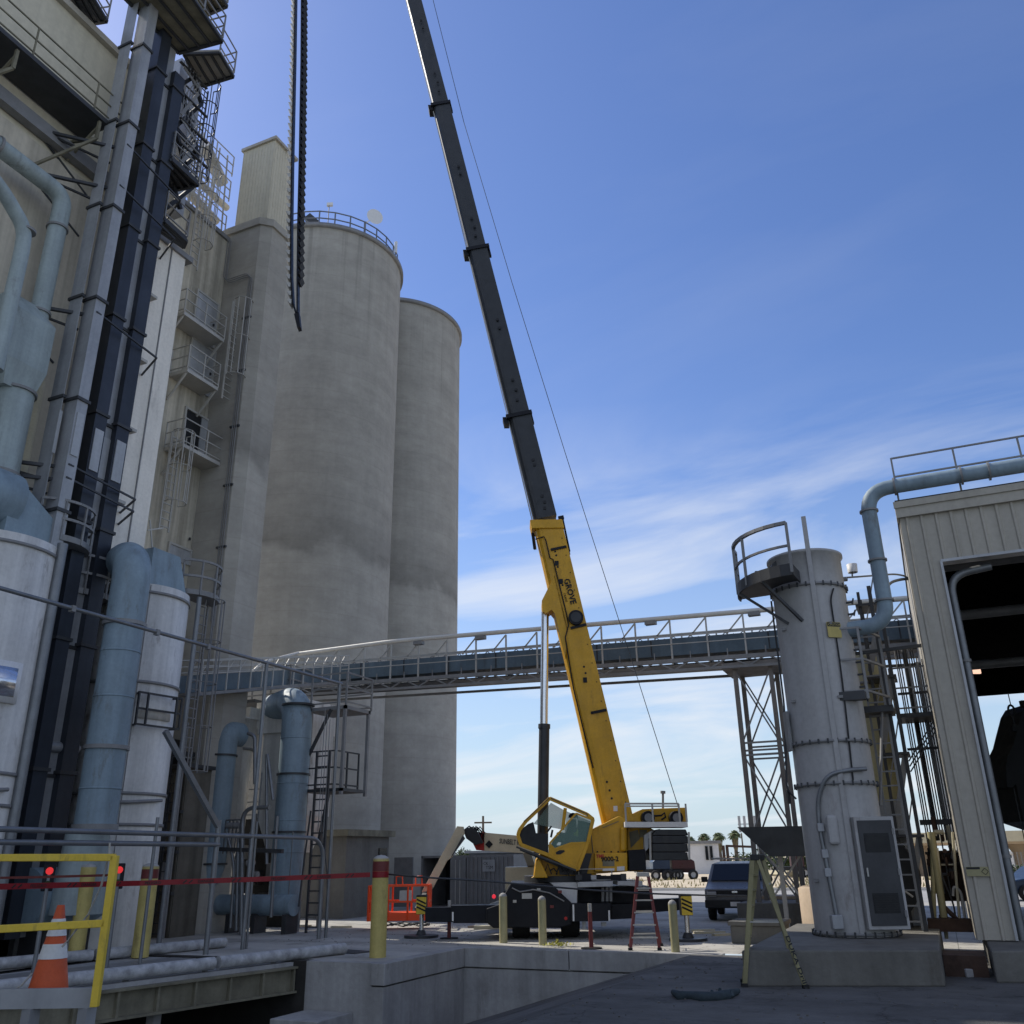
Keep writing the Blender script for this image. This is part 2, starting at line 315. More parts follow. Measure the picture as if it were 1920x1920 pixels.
# ================================================================ SETTING
def sheet(name, quads, m):
    b = MB()
    for q in quads: b.add(q, [(0, 1, 2, 3)])
    o = b.build(name, m); kind(o); return o
def grid(name, x0, x1, y0, y1, m, hf, st=.5):
    nx = max(1, int((x1-x0)/st)); ny = max(1, int((y1-y0)/st)); b = MB(); vs = []; fs = []
    for j in range(ny+1):
        for i in range(nx+1): x = x0+(x1-x0)*i/nx; y = y0+(y1-y0)*j/ny; vs.append((x, y, hf(x, y)))
    for j in range(ny):
        for i in range(nx): k = j*(nx+1)+i; fs.append((k, k+1, k+nx+2, k+nx+1))
    b.add(vs, fs, True); return kind(b.build(name, m))
WX = -11.45; WY = 22.3
def q4(x0, x1, y0, y1, z=0.): return [(x0, y0, z), (x1, y0, z), (x1, y1, z), (x0, y1, z)]
sheet('yard', [q4(-60, 60, WY+.3, 47), q4(-18.6, WX-.3, 18.8, WY+.3), q4(-60, -18.6, -30, WY+.3)], 'yard_concrete')
def ramph(x, y): return -.29*max(0., min(9., -5.6-x))
grid('ramp', -13.0, -4.45, -12, WY, 'asphalt', ramph, .55)
kind(MB().add([(-18.6, -12, -2.3), (-13, -12, -2.15), (-13, WY, -2.15), (-18.6, WY, -2.3)], [(0, 1, 2, 3)]).build('pit_floor', 'shade_grime'))  # near-black colour stands in for the shade under the scale
grid('driveway', -4.45, 60, -30, WY+.3, 'asphalt', lambda x, y: .004+.03*math.sin(x*.7)*math.sin(y*.5)*0, 2.)
sheet('sand_lot', [q4(-900, 900, 62, 1800, -.0)], 'sand')
sheet('road', [q4(-900, 900, 47, 62, .0)], 'road')
def rw(): # retaining wall, L shaped, with coping
    t = thing('retaining_wall', 'grey concrete retaining wall beside the ramp with dark joint below its coping', 'wall', (WX, WY, 0))
    b = MB(); b.box(WX-.3, WX, 18.5, WY+.3, -2.9, -.45); b.box(WX, -4.9, WY, WY+.3, -2.9, -.45); b.build('wall', 'retaining_concrete', t)
    b = MB(); b.box(WX-.33, WX+.03, 18.47, WY+.33, -.42, .012); b.box(WX+.03, -8.62, WY-.03, WY+.33, -.42, .012); b.box(-8.6, -4.9, WY-.02, WY+.33, -.42, .012); b.build('coping', 'retaining_concrete', t, .015)
    b = MB(); b.box(-18.6, -13.5, 18.5, 18.8, -2.9, .012); b.build('pit_end_wall', 'shade_grime', t); b = MB(); b.box(-13.5, WX-.3, 18.5, 18.8, -2.9, .012); b.build('end_wall', 'retaining_concrete', t)
    b = MB(); b.box(-13.4, -12.2, 17.2, 18.5, -2.9, -.95); b.build('ledge', 'retaining_concrete', t, .02)
    b = MB(); b.box(-18.9, -18.6, -12, 18.5, -2.9, -.0); b.build('pit_wall', 'shade_grime', t)  # pit walls coloured near-black for the shade below the deck
rw()
# pad under the filter tower
p = thing('concrete_pad', 'raised concrete pad under the grey filter tower and shed post', 'concrete pad', (-1.5, 19.5, 0))
b = MB(); b.prism([(-3.44, 17.2, 0), (-.3, 18.15, 0), (-.3, 24, 0), (-3.44, 24, 0)], (0, 0, .56)); b.build('slab', 'concrete_pad', p, .03)
b = MB(); b.prism([(.5, 18.9, 0), (8, 21.0, 0), (8, 24, 0), (.5, 24, 0)], (0, 0, .5)); b.build('slab', 'concrete_pad', p, .03)
# ================================================================ SILOS
def silo(cx, cy, r, H, lab):
    t = thing('grain_silo', lab, 'silo', (cx, cy, 0), 'tall grey concrete grain silos')
    MB().lathe((cx, cy, 0), [(r, 0), (r, H)], 128).build('wall', 'silo_concrete', t)
    b = MB(); b.lathe((cx, cy, 0), [(r-.01, H-.02), (r+.16, H-.02), (r+.16, H+.22), (0, H+.22)], 96); b.build('roof', 'grey_steel', t)
    return t
H1 = 36.15
s1 = silo(-28.99, 37.5, 4.5, H1, 'nearer concrete silo with railing and white dish on its roof')
s2 = silo(-29.16, 45.93, 4.45, H1+.3, 'bare concrete silo behind and right of the one with the roof dish')
t = s1; b = MB(); pts = [V((-28.99+4.3*math.cos(math.radians(a)), 37.5+4.3*math.sin(math.radians(a)), H1+.2)) for a in range(-110, 75, 12)]
b.rail(pts, 1.1, 3, 2.4, .03); b.build('railing', 'galvanised', t)
def on1(u, v, z): return W(u, v, Z=z)
b = MB(); p0 = W(683, 452, D=46.2); b.cyl(p0, p0+V((0, 0, 1.5)), .06, 8); d = thing('dish_antenna', 'round white dish antenna on a post at the silo roof edge', 'antenna', p0); b.build('post', 'galvanised', d)
c = W(703, 406, D=46.4); nrm = V((.75, -.62, -.1)).normalized(); a = nrm.cross(UPV).normalized(); bb = a.cross(nrm)
b = MB(); n = 28; prof = [(0, -.12), (.28, -.10), (.50, -.02), (.53, .0)]
vs = []; fs = []
for r_, z_ in prof[1:]:
    for k in range(n): q = 2*math.pi*k/n; vs.append(c+a*r_*math.cos(q)+bb*r_*math.sin(q)+nrm*z_)
for i in range(2):
    for k in range(n): fs.append((i*n+k, i*n+(k+1) % n, (i+1)*n+(k+1) % n, (i+1)*n+k))
fs.append(tuple(range(n))); fs.append(tuple(range(2*n, 3*n))); b.add(vs, fs); b.bar(p0+V((0, 0, 1.4)), c-nrm*.1, .06); b.build('dish', 'plaster', d)
q = W(614, 428, D=46.0); tt = thing('wind_sensor', 'small white sensor box on a thin mast above the silo rail', 'sensor', q); b = MB(); b.cyl(q, q+V((0, 0, 1.75)), .03, 6); b.build('mast', 'grey_steel', tt)
b = MB(); b.obox(q+V((.05, 0, 1.85)), (.16, .1, .03), (-.05, .08, 0), (0, 0, .1)); b.build('box', 'white_paint', tt)
q = W(742, 470, D=45.0); tt = thing('panel_antenna', 'white upright panel antenna at the right end of the silo rail', 'antenna', q); b = MB(); b.cyl(q+V((0,0,-.3)), q+V((0, 0, .6)), .035, 6); b.build('bracket', 'grey_steel', tt); b = MB(); b.obox(q+V((0, 0, .25)), (.08, 0, 0), (0, .06, 0), (0, 0, .42)); b.build('panel', 'white_paint', tt, .02)
q = W(592, 428, D=45.5); tt = thing('roof_chute', 'dark steel chute leaning over the silo roof edge', 'chute', q); b = MB(); b.bar(W(600, 428, D=45.5), W(577, 408, D=45.5), .45, .5); b.build('chute', 'dark_steel', tt)
# annex stair tower in front of silos and stained bin wall
ax = thing('stair_tower', 'square concrete stair tower with metal clad room on top, left of the silos', 'tower', (-23, 24.8, 0))
b = MB(); ch = .35
b.prism([(-24.02, 24.05, 0), (-22-ch, 24.05, 0), (-22, 24.05+ch, 0), (-22, 25.6, 0), (-26.5, 25.6, 0), (-26.5, 24.2, 0)], (0, 0, 27.7)); b.build('wall', 'silo_concrete', ax)
b = MB(); b.prism([(-24.1, 23.95, 27.7), (-22-ch, 23.95, 27.7), (-21.9, 24.0+ch, 27.7), (-21.9, 25.7, 27.7), (-26.5, 25.7, 27.7), (-26.5, 24.2, 27.7)], (0, 0, .35)); b.build('cornice', 'silo_concrete', ax)
x0 = -23.86
rm = MB(); rm.box(x0, -22.1, 24.12, 25.5, 28.05, 32.35)
k = x0
while k < -22.1: rm.box(k, k+.03, 24.108, 24.12, 28.06, 32.3); k += .17
k = 24.2
while k < 25.5: rm.box(-22.1, -22.088, k, k+.03, 28.06, 32.3); k += .17
room = rm.build('room', 'upper_wall', ax)
b = MB(); b.box(x0-.08, -21.98, 24.02, 25.62, 32.35, 32.5); rf = b.build('roof', 'cream_cladding', room)
bw = thing('bin_wall', 'water stained olive concrete bin wall with three small doors and balconies', 'wall', (-26, 22, 0))
b = MB(); b.box(-30, -24.02, 20.2, 24.04, 0, 27.3); b.build('wall', 'stained_concrete', bw)
b = MB(); b.box(-24.02, -23.92, 20.2, 24.0, 27.3, 27.5); b.build('coping', 'grey_steel', bw)
def balcony(y0, y1, z, name, lab, doorpx, openp=False):
    t = thing(name, lab, 'balcony', (-24, y0, z), 'balconies on the stained bin wall')
    b = MB(); b.box(-24.0, -23.1, y0, y1, z-.14, z); b.build('deck', 'light_steel', t)
    b = MB(); b.rail([(-24.0, y0, z), (-23.12, y0, z), (-23.12, y1, z), (-24.0, y1, z)], 1.05, 3, 1.1, .02); b.build('railing', 'light_steel', t)
    for yy in (y0+.05, y1-.05):
        b = MB(); b.bar((-24, yy, z-.12), (-23.15, yy, z-.12), .07); b.bar((-24, yy, z-1.1), (-23.2, yy, z-.15), .07); b.build('bracket', 'light_steel', t)
    return t
def door(y0, y1, z0, z1, lab, opened=False):
    t = thing('door', lab, 'door', (-24, y0, z0), 'doors in the stained bin wall')
    b = MB()
    for a in ((y0-.08, y0, z0, z1+.08), (y1, y1+.08, z0, z1+.08), (y0, y1, z1, z1+.08)): b.box(-24.015, -23.93, *a)
    b.build('frame', 'light_steel', t)
    if opened:
        b = MB(); b.box(-24.012, -24.0, y0, y1, z0, z1); b.build('opening', 'black', t)
        b = MB(); b.box(-24.0, -23.96, y0+(y1-y0)*.55, y1, z0, z1); b.build('leaf', 'casing_light', t)
    else:
        b = MB(); b.box(-24.012, -23.96, y0, y1, z0, z1); b.build('leaf', 'casing_light', t); b = MB(); b.box(-23.96, -23.9, y1-.16, y1-.1, z0+.95, z0+1.05); b.build('handle', 'dark_steel', t)
DX = -23.1
def dz(u, v): q = W(u, v, X=DX); return q.y, q.z
y0, z = dz(346, 583); y1, _ = dz(425, 600); za = z; ya = y0, y1; balcony(y0, y1, z, 'balcony', 'upper balcony on the bin wall, below the highest pale door', None)
q0 = W(372, 540, X=-24); q1 = W(405, 590, X=-24); door(q0.y, q1.y, z, z+2.05, 'highest pale steel door on the bin wall')
y0, z = dz(352, 690); y1, _ = dz(412, 703); balcony(y0, y1, z, 'balcony', 'middle balcony on the bin wall, tight around its pale door', None)
q0 = W(360, 640, X=-24); q1 = W(398, 690, X=-24); door(q0.y, q1.y, z, z+2.05, 'pale steel door behind the middle balcony')
y0, z = dz(343, 830); y1, _ = dz(430, 850); balcony(y0, y1, z, 'balcony', 'lowest and widest balcony, in front of the dark open doorway', None)
q0 = W(348, 775, X=-24); q1 = W(388, 800, X=-24); door(q0.y, q1.y+.35, z, z+2.0, 'open doorway with black interior behind the lowest balcony', True)
q0 = W(318, 1020, X=-24); q1 = W(352, 1060, X=-24); door(q0.y, q1.y, q1.z, q0.z, 'pale steel door low on the bin wall above the white tank')
def cladder(u, v0, v1, lab, X=-23.3):
    a = W(u, v1, X=X); t_ = W(u, v0, X=X); a = V((X, t_.y, a.z)); t = thing('caged_ladder', lab, 'ladder', a, 'caged ladders on the bin wall')
    MB().ladder(a, t_, .45, (0, 1, 0)).build('ladder', 'light_steel', t); MB().cage(a+V((0, 0, 1.0)), t_, .62, (0, 1, 0), (1, 0, 0)).build('cage', 'light_steel', t)
cladder(444, 570, 765, 'caged ladder beside the upper two balconies', -23.0)
cladder(385, 330, 520, 'caged ladder rising past the top edge of the bin wall', -23.7)
cladder(331, 815, 1005, 'ladder hanging below the lowest balcony', -23.6)
# conduits on the tower/wall corner
t = thing('wall_conduit', 'dark conduit run that jogs across the stair tower and drops down it', 'conduit', (-23, 24, 10))
P = [W(420, 440, X=-23.9), W(413, 520, X=-23.9)]; pth = [V((-23.9, 23.85, P[0].z)), V((-23.9, 23.85, W(415, 525, X=-23.9).z)), V((-22.6, 23.98, W(478, 518, X=-22.6).z)), V((-22.6, 23.98, 10.2))]
for k in range(3):
    o_ = V((.09*k, -.05*k*0, -.1*k)); MB().tube(fillet([x+o_ for x in pth], .35), .02, 7).build('conduit', 'grey_steel', t)
for z in (13, 15.5, 18, 20.5, 23): MB().box(-22.75, -22.3, 23.97, 24.05, z, z+.07).build('clamp', 'dark_steel', t)
# ================================================================ HEADHOUSE
HX = -22.
hh = thing('headhouse', 'big beige concrete headhouse wall at the left edge', 'building', (HX, 0, 0))
b = MB(); b.box(-36, HX, -30, 18.2, 0, 23.0); b.build('wall', 'head_wall', hh)
b = MB(); b.box(-36, HX-.06, -30, 18.2, 23.0, 28.7); b.build('upper_wall', 'upper_wall', hh)
b = MB(); b.box(-36, HX+.15, -30, 18.3, 28.7, 28.95); b.build('roof', 'cream_cladding', hh)
zc = W(100, 255, X=HX+.35).z
b = MB(); b.box(HX, HX+.3, -30, 18.2, zc-.1, zc+.35); b.build('cornice', 'grey_steel', hh)
zw = W(105, 140, X=-20.7).z
cw = thing('catwalk', 'long catwalk with railing along the beige headhouse wall', 'catwalk', (-21, 5, zw))
b = MB(); b.box(HX, -20.7, -20, W(210, 225, X=-20.7).y, zw-.16, zw); b.build('deck', 'dark_steel', cw)
b = MB(); b.rail([(-20.72, -8, zw), (-20.72, 16.6, zw)], 1.1, 3, 2.2, .022); b.build('railing', 'olive_beam', cw)
for u, v in ((37, 85), (190, 222)):
    y = W(u, v, X=-20.75).y; b = MB(); b.bar((-20.8, y, zw-.2), (-20.8, y, zw-.9), .09); b.bar((-20.8, y, zw-.9), (-22, y, zw-.55), .08); b.bar((-20.8, y, zw-.9), (-22, y-1.2, zw-2.6), .08); b.bar((-20.8, y, zw-.4), (-22, y, zw-1.3), .07); b.build('bracket', 'olive_beam', cw)
y = W(140, 60, X=-21.5).y
# ribbed slim column at the wall's end
co = thing('clad_shaft', 'tall pale clad shaft with a seam between the dark legs and the bin wall', 'shaft', (-22, 19, 0))
b = MB(); b.box(-23.5, -21.6, 18.35, 19.62, 0, 22.6); b.build('shaft', 'pale_cladding', co)
b = MB(); b.box(-21.6, -21.565, 18.93, 18.97, .0, 22.6); b.build('seam', 'grey_steel', co)
b = MB(); b.box(-23.6, -21.5, 18.3, 19.9, 22.6, 22.8); b.build('cap', 'grey_steel', co)
for v in (547, 680, 820, 962): 
    q = W(272, v, X=-21.4); b = MB(); b.box(-21.7, -21.3, 18.0, 18.4, q.z-.05, q.z+.05); b.build('bracket', 'light_steel', co)
# ---------------------------------------------------------------- elevator legs
def casing(parent, y, x, wd, z1, ml, mf, bands=True, name='casing', dep=.5):
    b = MB(); b.box(x-dep, x, y, y+wd, .5, z1); o = b.build(name, mf, parent)
    if bands:
        z = 4.2+random.random()*.2; k = 0
        while z < z1: bb = MB(); bb.box(x-dep-.05, x+.05, y-.05, y+wd+.05, z, z+.09); bb.build('flange', 'dark_steel', o); z += 3.35
    bb = MB(); bb.box(x+.001, x+.03, y+.06, y+wd-.06, 12.6, 13.9); bb.build('inspection_panel', ml, o)
def yat(u, X): return W(u, 700, X=X).y
L1 = thing('elevator_leg', 'mid grey bucket elevator leg, pair of square casings nearest the wall', 'bucket elevator', (-20.5, 15.5, 0), 'bucket elevator legs on the headhouse')
ya, yb, yc = yat(132, -20.3), yat(156, -20.0), yat(179, -20.0)
casing(L1, ya-.05, -20.35, yb-ya-.15, 31.5, 'casing_light', 'casing_grey'); casing(L1, yb-.02, -20.0, yc-yb-.04, 31.5, 'casing_light', 'casing_grey')
L2 = thing('elevator_leg', 'near black bucket elevator leg beside the grey one', 'bucket elevator', (-20.5, 16.8, 0), 'bucket elevator legs on the headhouse')
ya, yb = yat(184, -20.4), yat(205, -20.3); casing(L2, ya+.12, -20.35, .42, 30.5, 'casing_light', 'casing_dark')
ya = yat(212, -20.5); casing(L2, ya+.05, -20.6, .38, 30, 'casing_light', 'casing_grey', dep=.4)
L3 = thing('elevator_leg', 'dark blue grey elevator leg next to the pale shaft', 'bucket elevator', (-20.5, 17.9, 0), 'bucket elevator legs on the headhouse')
ya = yat(231, -20.4); casing(L3, ya+.1, -20.4, .46, 28.5, 'casing_light', 'casing_dark')
for v in (240, 330, 600, 905, 930):
    t = thing('leg_brace', 'thin steel brace from the headhouse wall to the grey leg', 'brace', (-21, 14, W(170, v, X=-20.5).z), 'braces between wall and elevator legs')
    z = W(170, v, X=-20.5).z; b = MB(); b.bar((-22, 13.6, z), (-20.4, 15.2, z), .09); b.bar((-22, 13.6, z), (-20.9, 15.4, z-.25), .06); b.bar((-22, 13.6, z-.1), (-22, 15.6, z-1.0), .06); b.bar((-20.0, 15.2, z), (-20.35, 17.9, z), .05); b.bar((-20.35, 17.9, z), (-21.6, 18.5, z), .05); b.build('brace', 'dark_steel', t)
# ---------------------------------------------------------------- trestle + platforms above the shaft
X0 = -21.5
tr = thing('spout_tower', 'tall grey spout columns with black X bracing above the pale shaft', 'tower', (X0, 20, 22))
def vcol(u0, u1, v, v0, v1, X, m, dep=.45):
    a, b_ = W(u0, v, X=X).y, W(u1, v, X=X).y; z0, z1 = W((u0+u1)/2, v1, X=X).z, W((u0+u1)/2, v0, X=X).z; b = MB(); b.box(X-dep, X, a, b_, min(z0, z1), max(z0, z1)); return b.build('column', m, tr)
vcol(320, 337, 240, 95, 430, X0, 'casing_light'); vcol(352, 368, 240, 110, 420, X0-.2, 'casing_grey')
def xs(pl, X, wd=.13, m='black', nm='brace', par=None):
    b = MB()
    for (u0, v0, u1, v1) in pl: b.bar(W(u0, v0, X=X), W(u1, v1, X=X), wd)
    return b.build(nm, m, par or tr)
xs([(348, 100, 378, 195), (338, 160, 370, 290), (378, 195, 328, 238), (338, 160, 378, 135), (370, 290, 330, 240), (370, 290, 322, 330), (328, 238, 352, 330), (312, 390, 360, 352), (325, 350, 338, 392)], -21.1)
def platform(name, lab, pix, X, h=1.1, th=.14, m='olive_beam', railp=(0, 1, 2, 3), zref=None, inner=None):
    # slab whose underside corners project at pix; height from the first corner on plane X
    z = W(*pix[zref or 0], X=X).z; P = [W(u, v, Z=z) for u, v in pix]
    t = thing(name, lab, 'platform', P[0], 'steel platforms around the elevator legs')
    MB().prism(P, (0, 0, th)).build('deck', m, t)
    b = MB(); b.rail([P[i]+V((0, 0, th)) for i in railp], h, 3, 1.3, .022); b.build('railing', 'grey_steel', t)
    b = MB(); n = len(P); c_ = sum(P, V())/n
    for k in range(1, 4): f_ = k/4; b.bar(P[0].lerp(P[1], f_)-V((0, 0, .07)), P[-1].lerp(P[2], f_)-V((0, 0, .07)), .08)
    for i in range(n): b.bar(P[i]-V((0, 0, .05)), P[(i+1) % n]-V((0, 0, .05)), .1)
    b.build('beam', 'dark_steel', t); return t
platform('platform', 'large grating platform at the very top of the legs', [(335, 98), (417, 76), (345, -30), (215, -25)], -20.6, railp=(0, 1, 2))
platform('platform', 'upper grating platform cut off by the top edge of the photo', [(385, 28), (426, 10), (395, -40), (350, -40)], -20.0, railp=(0, 1, 2))
platform('platform', 'pale underside platform with railing right of the spout columns', [(380, 160), (438, 142), (412, 98), (345, 100)], -21.2, m='cream_cladding', railp=(0, 1, 2))
platform('platform', 'dark platform at mid height of the black cross bracing', [(303, 312), (322, 298), (372, 345), (316, 357)], -20.9, m='dark_steel', railp=(0, 1, 2))
platform('platform', 'small railed platform on top of the pale shaft', [(302, 432), (308, 412), (350, 450), (345, 462)], -21.2, m='dark_steel', railp=(0, 1, 2, 3))
platform('platform', 'skeletal platform over the headhouse roof edge, against bright sky', [(152, 46), (201, 38), (172, -10), (120, -12)], -22.5, m='grey_steel', railp=(0, 1, 2, 3), th=.06)
# chutes, ladder cages and rails over the bins behind
ct = thing('distributor_spouts', 'cream sloping spouts falling to the bin roofs behind the bracing', 'spouts', W(390, 300, X=-24.5))
for (u0, v0, u1, v1, r) in ((383, 272, 417, 345, .28), (352, 360, 405, 415, .2), (360, 330, 425, 390, .16)): MB().cyl(W(u0, v0, X=-24.5), W(u1, v1, X=-24.8), r, 12).build('spout', 'light_steel', ct)
rr = thing('roof_railing', 'tangle of grey roof railings left of the clad tower room', 'railing', W(400, 400, X=-24.5))
b = MB(); z = 27.5
for (x, y) in ((-24.1, 20.6), (-25.6, 21.0), (-27.2, 22)):
    for zz in (z, z+1.9, z+3.3): b.rail([(x, y, zz), (x, y+3.2, zz)], 1.1, 3, 1.0, .02)
for k in range(7): y_ = 20.6+.5*k; b.bar((-24.1-.3*(k % 2), y_, z), (-24.3, y_, z+4.4), .05)
b.build('railing', 'light_steel', rr)
cl = thing('caged_ladder', 'slim caged ladder against the sky right of the cross bracing', 'ladder', W(385, 260, X=-23), 'caged ladders against the sky')
a, t_ = W(372, 350, X=-23), W(384, 165, X=-23); a = V((a.x, t_.y, a.z)); MB().ladder(a, t_, .4, (0, 1, 0)).build('ladder', 'dark_steel', cl); MB().cage(a, t_, .6, (0, 1, 0), (1, 0, 0), 1.).build('cage', 'dark_steel', cl)
# ================================================================ BLUE DUCTS AND WHITE TANKS ON THE LEFT
def duct(lab, pts, r, m='blue_duct', name='blue_duct', bands=(), fr=1., cat='duct', seg=24):
    t = thing(name, lab, cat, pts[0]); o = MB().tube(fillet(pts, fr, 8), r, seg).build('pipe', m, t)
    for c, d in bands:
        c, d = V(c), V(d).normalized(); MB().cyl(c-d*.035, c+d*.035, r+.05, seg).build('flange', 'grey_steel', t)
    return t
X = -21.2
A0, A1 = W(0, 272, X=X), W(104, 345, X=X); dn = A1-A0
pts = [A0-dn*.7, V((X, A1.y+.35, A1.z-.2)), V((X, A1.y+.35, W(70, 600, X=X).z))]
q = pts[1]; duct('blue grey pipe down the beige wall, from under the catwalk to the square hopper', pts, .26, 'pale_blue_duct', bands=[(pts[0].lerp(pts[1], .35), dn), (q+V((0, 0, -1.2)), UPV), (q+V((0, 0, -4.2)), UPV)], fr=.5)
X = -19.8
T0 = W(-20, 335, X=X); T1 = W(38, 365, X=X); yb = W(48, 440, X=X).y
duct('thin pale pipe bending down at the left edge in front of the hopper', [T0+V((0, -1.5, .5)), V((X, T0.y+.2, T0.z+.1)), V((X, yb-.05, T1.z-.9)), V((X, yb, W(40, 470, X=X).z)), V((X, yb, W(5, 700, X=X).z))], .19, 'pale_blue_duct', bands=[((X, yb, W(48, 432, X=X).z), UPV)], fr=.7)
# hopper box + fat duct
X = -20.6
hp = thing('duct_hopper', 'pale blue square hopper above a fat vertical duct, left edge', 'hopper', W(50, 650, X=X))
ya, yb = W(15, 650, X=X).y, W(96, 650, X=X).y; z1, z0 = W(60, 592, X=X).z, W(60, 690, X=X).z; yc = (ya+yb)/2; hw = (yb-ya)/2; xc = X-.55
def loft(b, c0, h0, c1, h1): 
    r0 = [(c0[0]+sx*h0[0], c0[1]+sy*h0[1], c0[2]) for sx, sy in ((-1, -1), (1, -1), (1, 1), (-1, 1))]; r1 = [(c1[0]+sx*h1[0], c1[1]+sy*h1[1], c1[2]) for sx, sy in ((-1, -1), (1, -1), (1, 1), (-1, 1))]; b.hexa(r0+r1)
b = MB(); loft(b, (xc, yc, z0), (.6, hw), (xc, yc, z1), (.6, hw)); loft(b, (xc, yc, z1), (.6, hw), (xc-.25, yc-.2, z1+.7), (.32, .4)); loft(b, (xc, yc, z0-.75), (.45, hw*.75), (xc, yc, z0), (.6, hw)); b.build('hopper', 'pale_blue_duct', hp)
ycd = W(40, 780, X=X).y; z_ = W(20, 960, X=X).z
MB().cyl((xc+.1, ycd, z_-.3), (xc+.1, ycd, z0-.6), hw*.80, 28).build('duct', 'pale_blue_duct', hp)
for v in (725, 893): zz = W(40, v, X=X).z; MB().cyl((xc+.1, ycd, zz-.04), (xc+.1, ycd, zz+.04), hw*.80+.06, 28).build('flange', 'grey_steel', hp)
MB().cyl((xc-.5, ycd+.9, z_-1), (xc-.5, ycd+.9, z0+.3), .28, 16).build('side_pipe', 'cream_paint', hp)
# white filter tanks
def tank(cx, cy, r, zt, lab, seams, extra=None):
    t = thing('filter_tank', lab, 'tank', (cx, cy, 0), 'white cylindrical filter tanks on the left')
    MB().lathe((cx, cy, 0), [(r, 0), (r, zt), (r-.1, zt+.02), (0, zt+.35)], 56).build('shell', 'white_tank', t)
    for z in seams: MB().ring((cx, cy, 0), r, z, .035, 56, .04).build('seam', 'grey_steel', t)
    return t
def tangent(u, v, X): return W(u, v, X=X)
rB = 1.45; qB = W(330, 1330, X=-20); cB = V((-20.6, 19.0, 0))
# centre so that the right limb projects on u=330 at v=1330
def limb(cx, r, u, v, side=1):
    d = ray(u, v); h = V((d.x, d.y)).normalized(); nrm = V((-h.y, h.x))*(-side)   # to the right of the ray
    # centre at signed distance r to the left of the ray
    # points o + h*s - nrm*r with x == cx
    s = (cx + nrm.x*r)/h.x; return V((cx, h.y*s - nrm.y*r, 0))
cB = limb(-20.9, 1.35, 331, 1330); zB = W(331, 1110, Y=cB.y).z
tB = tank(cB.x, cB.y, 1.35, 9.75, 'white filter tank behind the big blue elbow duct, with caged hatch', [6.9, 3.9, 3.1, 9.5])
cA = limb(-20.9, 1.55, 70, 1300); tA = tank(cA.x, cA.y, 1.55, 9.75, 'white filter tank cut by the left edge, with shiny silver panel', [4.1, 3.4, 9.5])
def wrap(c, r, a0, a1, z0, z1, t=.06, seg=10):
    b = MB(); b.lathe(c, [(r, z0), (r+t, z0), (r+t, z1), (r, z1), (r, z0)], seg, a0, a1)
    for a in (a0, a1): 
        aa = math.radians(a); cc, ss = math.cos(aa), math.sin(aa); b.add([(c[0]+q*cc, c[1]+q*ss, z) for q, z in ((r, z0), (r+t, z0), (r+t, z1), (r, z1))], [(0, 1, 2, 3)])
    return b
def ang(c, u, v, r):  # angle on tank where pixel hits
    d = ray(u, v); ox, oy = -c.x, -c.y; A_ = d.x**2+d.y**2; B_ = 2*(d.x*ox+d.y*oy); C_ = ox*ox+oy*oy-r*r; disc = max(0, B_*B_-4*A_*C_); s = (-B_-math.sqrt(disc))/(2*A_); return math.degrees(math.atan2(oy+d.y*s, ox+d.x*s)), EYE+d.z*s
a1_, z1_ = ang(cA, 40, 1245, 1.55); a2_, z2_ = ang(cA, 32, 1322, 1.55)
b = wrap(cA, 1.55, a1_-50, a1_, z2_, z1_, .07); b.build('panel_frame', 'plaster', tA)
wrap(cA, 1.56, a1_-45, a1_-4.5, z2_+.14, z1_-.14, .075).build('explosion_panel', 'polished_panel', tA)
a1_, z1_ = ang(cB, 258, 1300, 1.35); a2_, z2_ = ang(cB, 317, 1368, 1.35)
wrap(cB, 1.35, a1_+3, a2_-4, z2_+.2, z1_-.15, .04).build('hatch', 'white_tank', tB)
b = MB(); R_ = 1.35+.28
def cp(a, z, r=R_): return V((cB.x+r*math.cos(math.radians(a)), cB.y+r*math.sin(math.radians(a)), z))
am = (a1_+a2_)/2
for (p_, q_) in ((cp(a1_, z1_), cp(a2_, z1_)), (cp(a1_, z2_), cp(a2_, z2_)), (cp(a1_, (z1_+z2_)/2), cp(a2_, (z1_+z2_)/2)), (cp(a1_, z1_), cp(a1_, z2_)), (cp(a2_, z1_), cp(a2_, z2_)), (cp(a1_+9, z1_), cp(a1_+9, z2_)), (cp(a2_-9, z1_), cp(a2_-9, z2_)), (cp(a1_, z1_), cp(a1_, z1_, 1.33)), (cp(a2_, z1_), cp(a2_, z1_, 1.33)), (cp(a1_, z2_), cp(a1_, z2_, 1.33)), (cp(a2_, z2_), cp(a2_, z2_, 1.33))): b.bar(p_, q_, .05)
b.build('hatch_cage', 'dark_steel', tB)
# big elbow duct in front of tank B
rD = .50; X = -19.2
yt = W(200, 1400, X=X).y; zt = W(245, 1080, X=X).z
cD = V((X, yt, 0))
top = W(268, 1060, X=-20.0)
d_ = thing('elbow_duct', 'fat blue duct with rounded elbow feeding the white tank behind it', 'duct', (X, yt, 0))
pts = [V((X, yt, 3.0)), V((X, yt, top.z-.1)), V((-20.9, yt+.9, top.z+.05))]
MB().tube(fillet(pts, 1.25, 10), rD, 32).build('pipe', 'blue_duct', d_)
for v, dr in ((1172, .07), (1407, .06)): zz = W(235, v, X=X).z; MB().cyl((X, yt, zz-.05), (X, yt, zz+.05), rD+dr, 32).build('flange', 'grey_steel', d_)
MB().cyl((X, yt, 2.9), (X, yt, 3.05), rD+.05, 32).build('flange', 'grey_steel', d_)
MB().lathe((X-.2, yt, 0), [(.62, 1.0), (rD+.02, 2.9)], 28).build('cone', 'pale_blue_duct', d_)
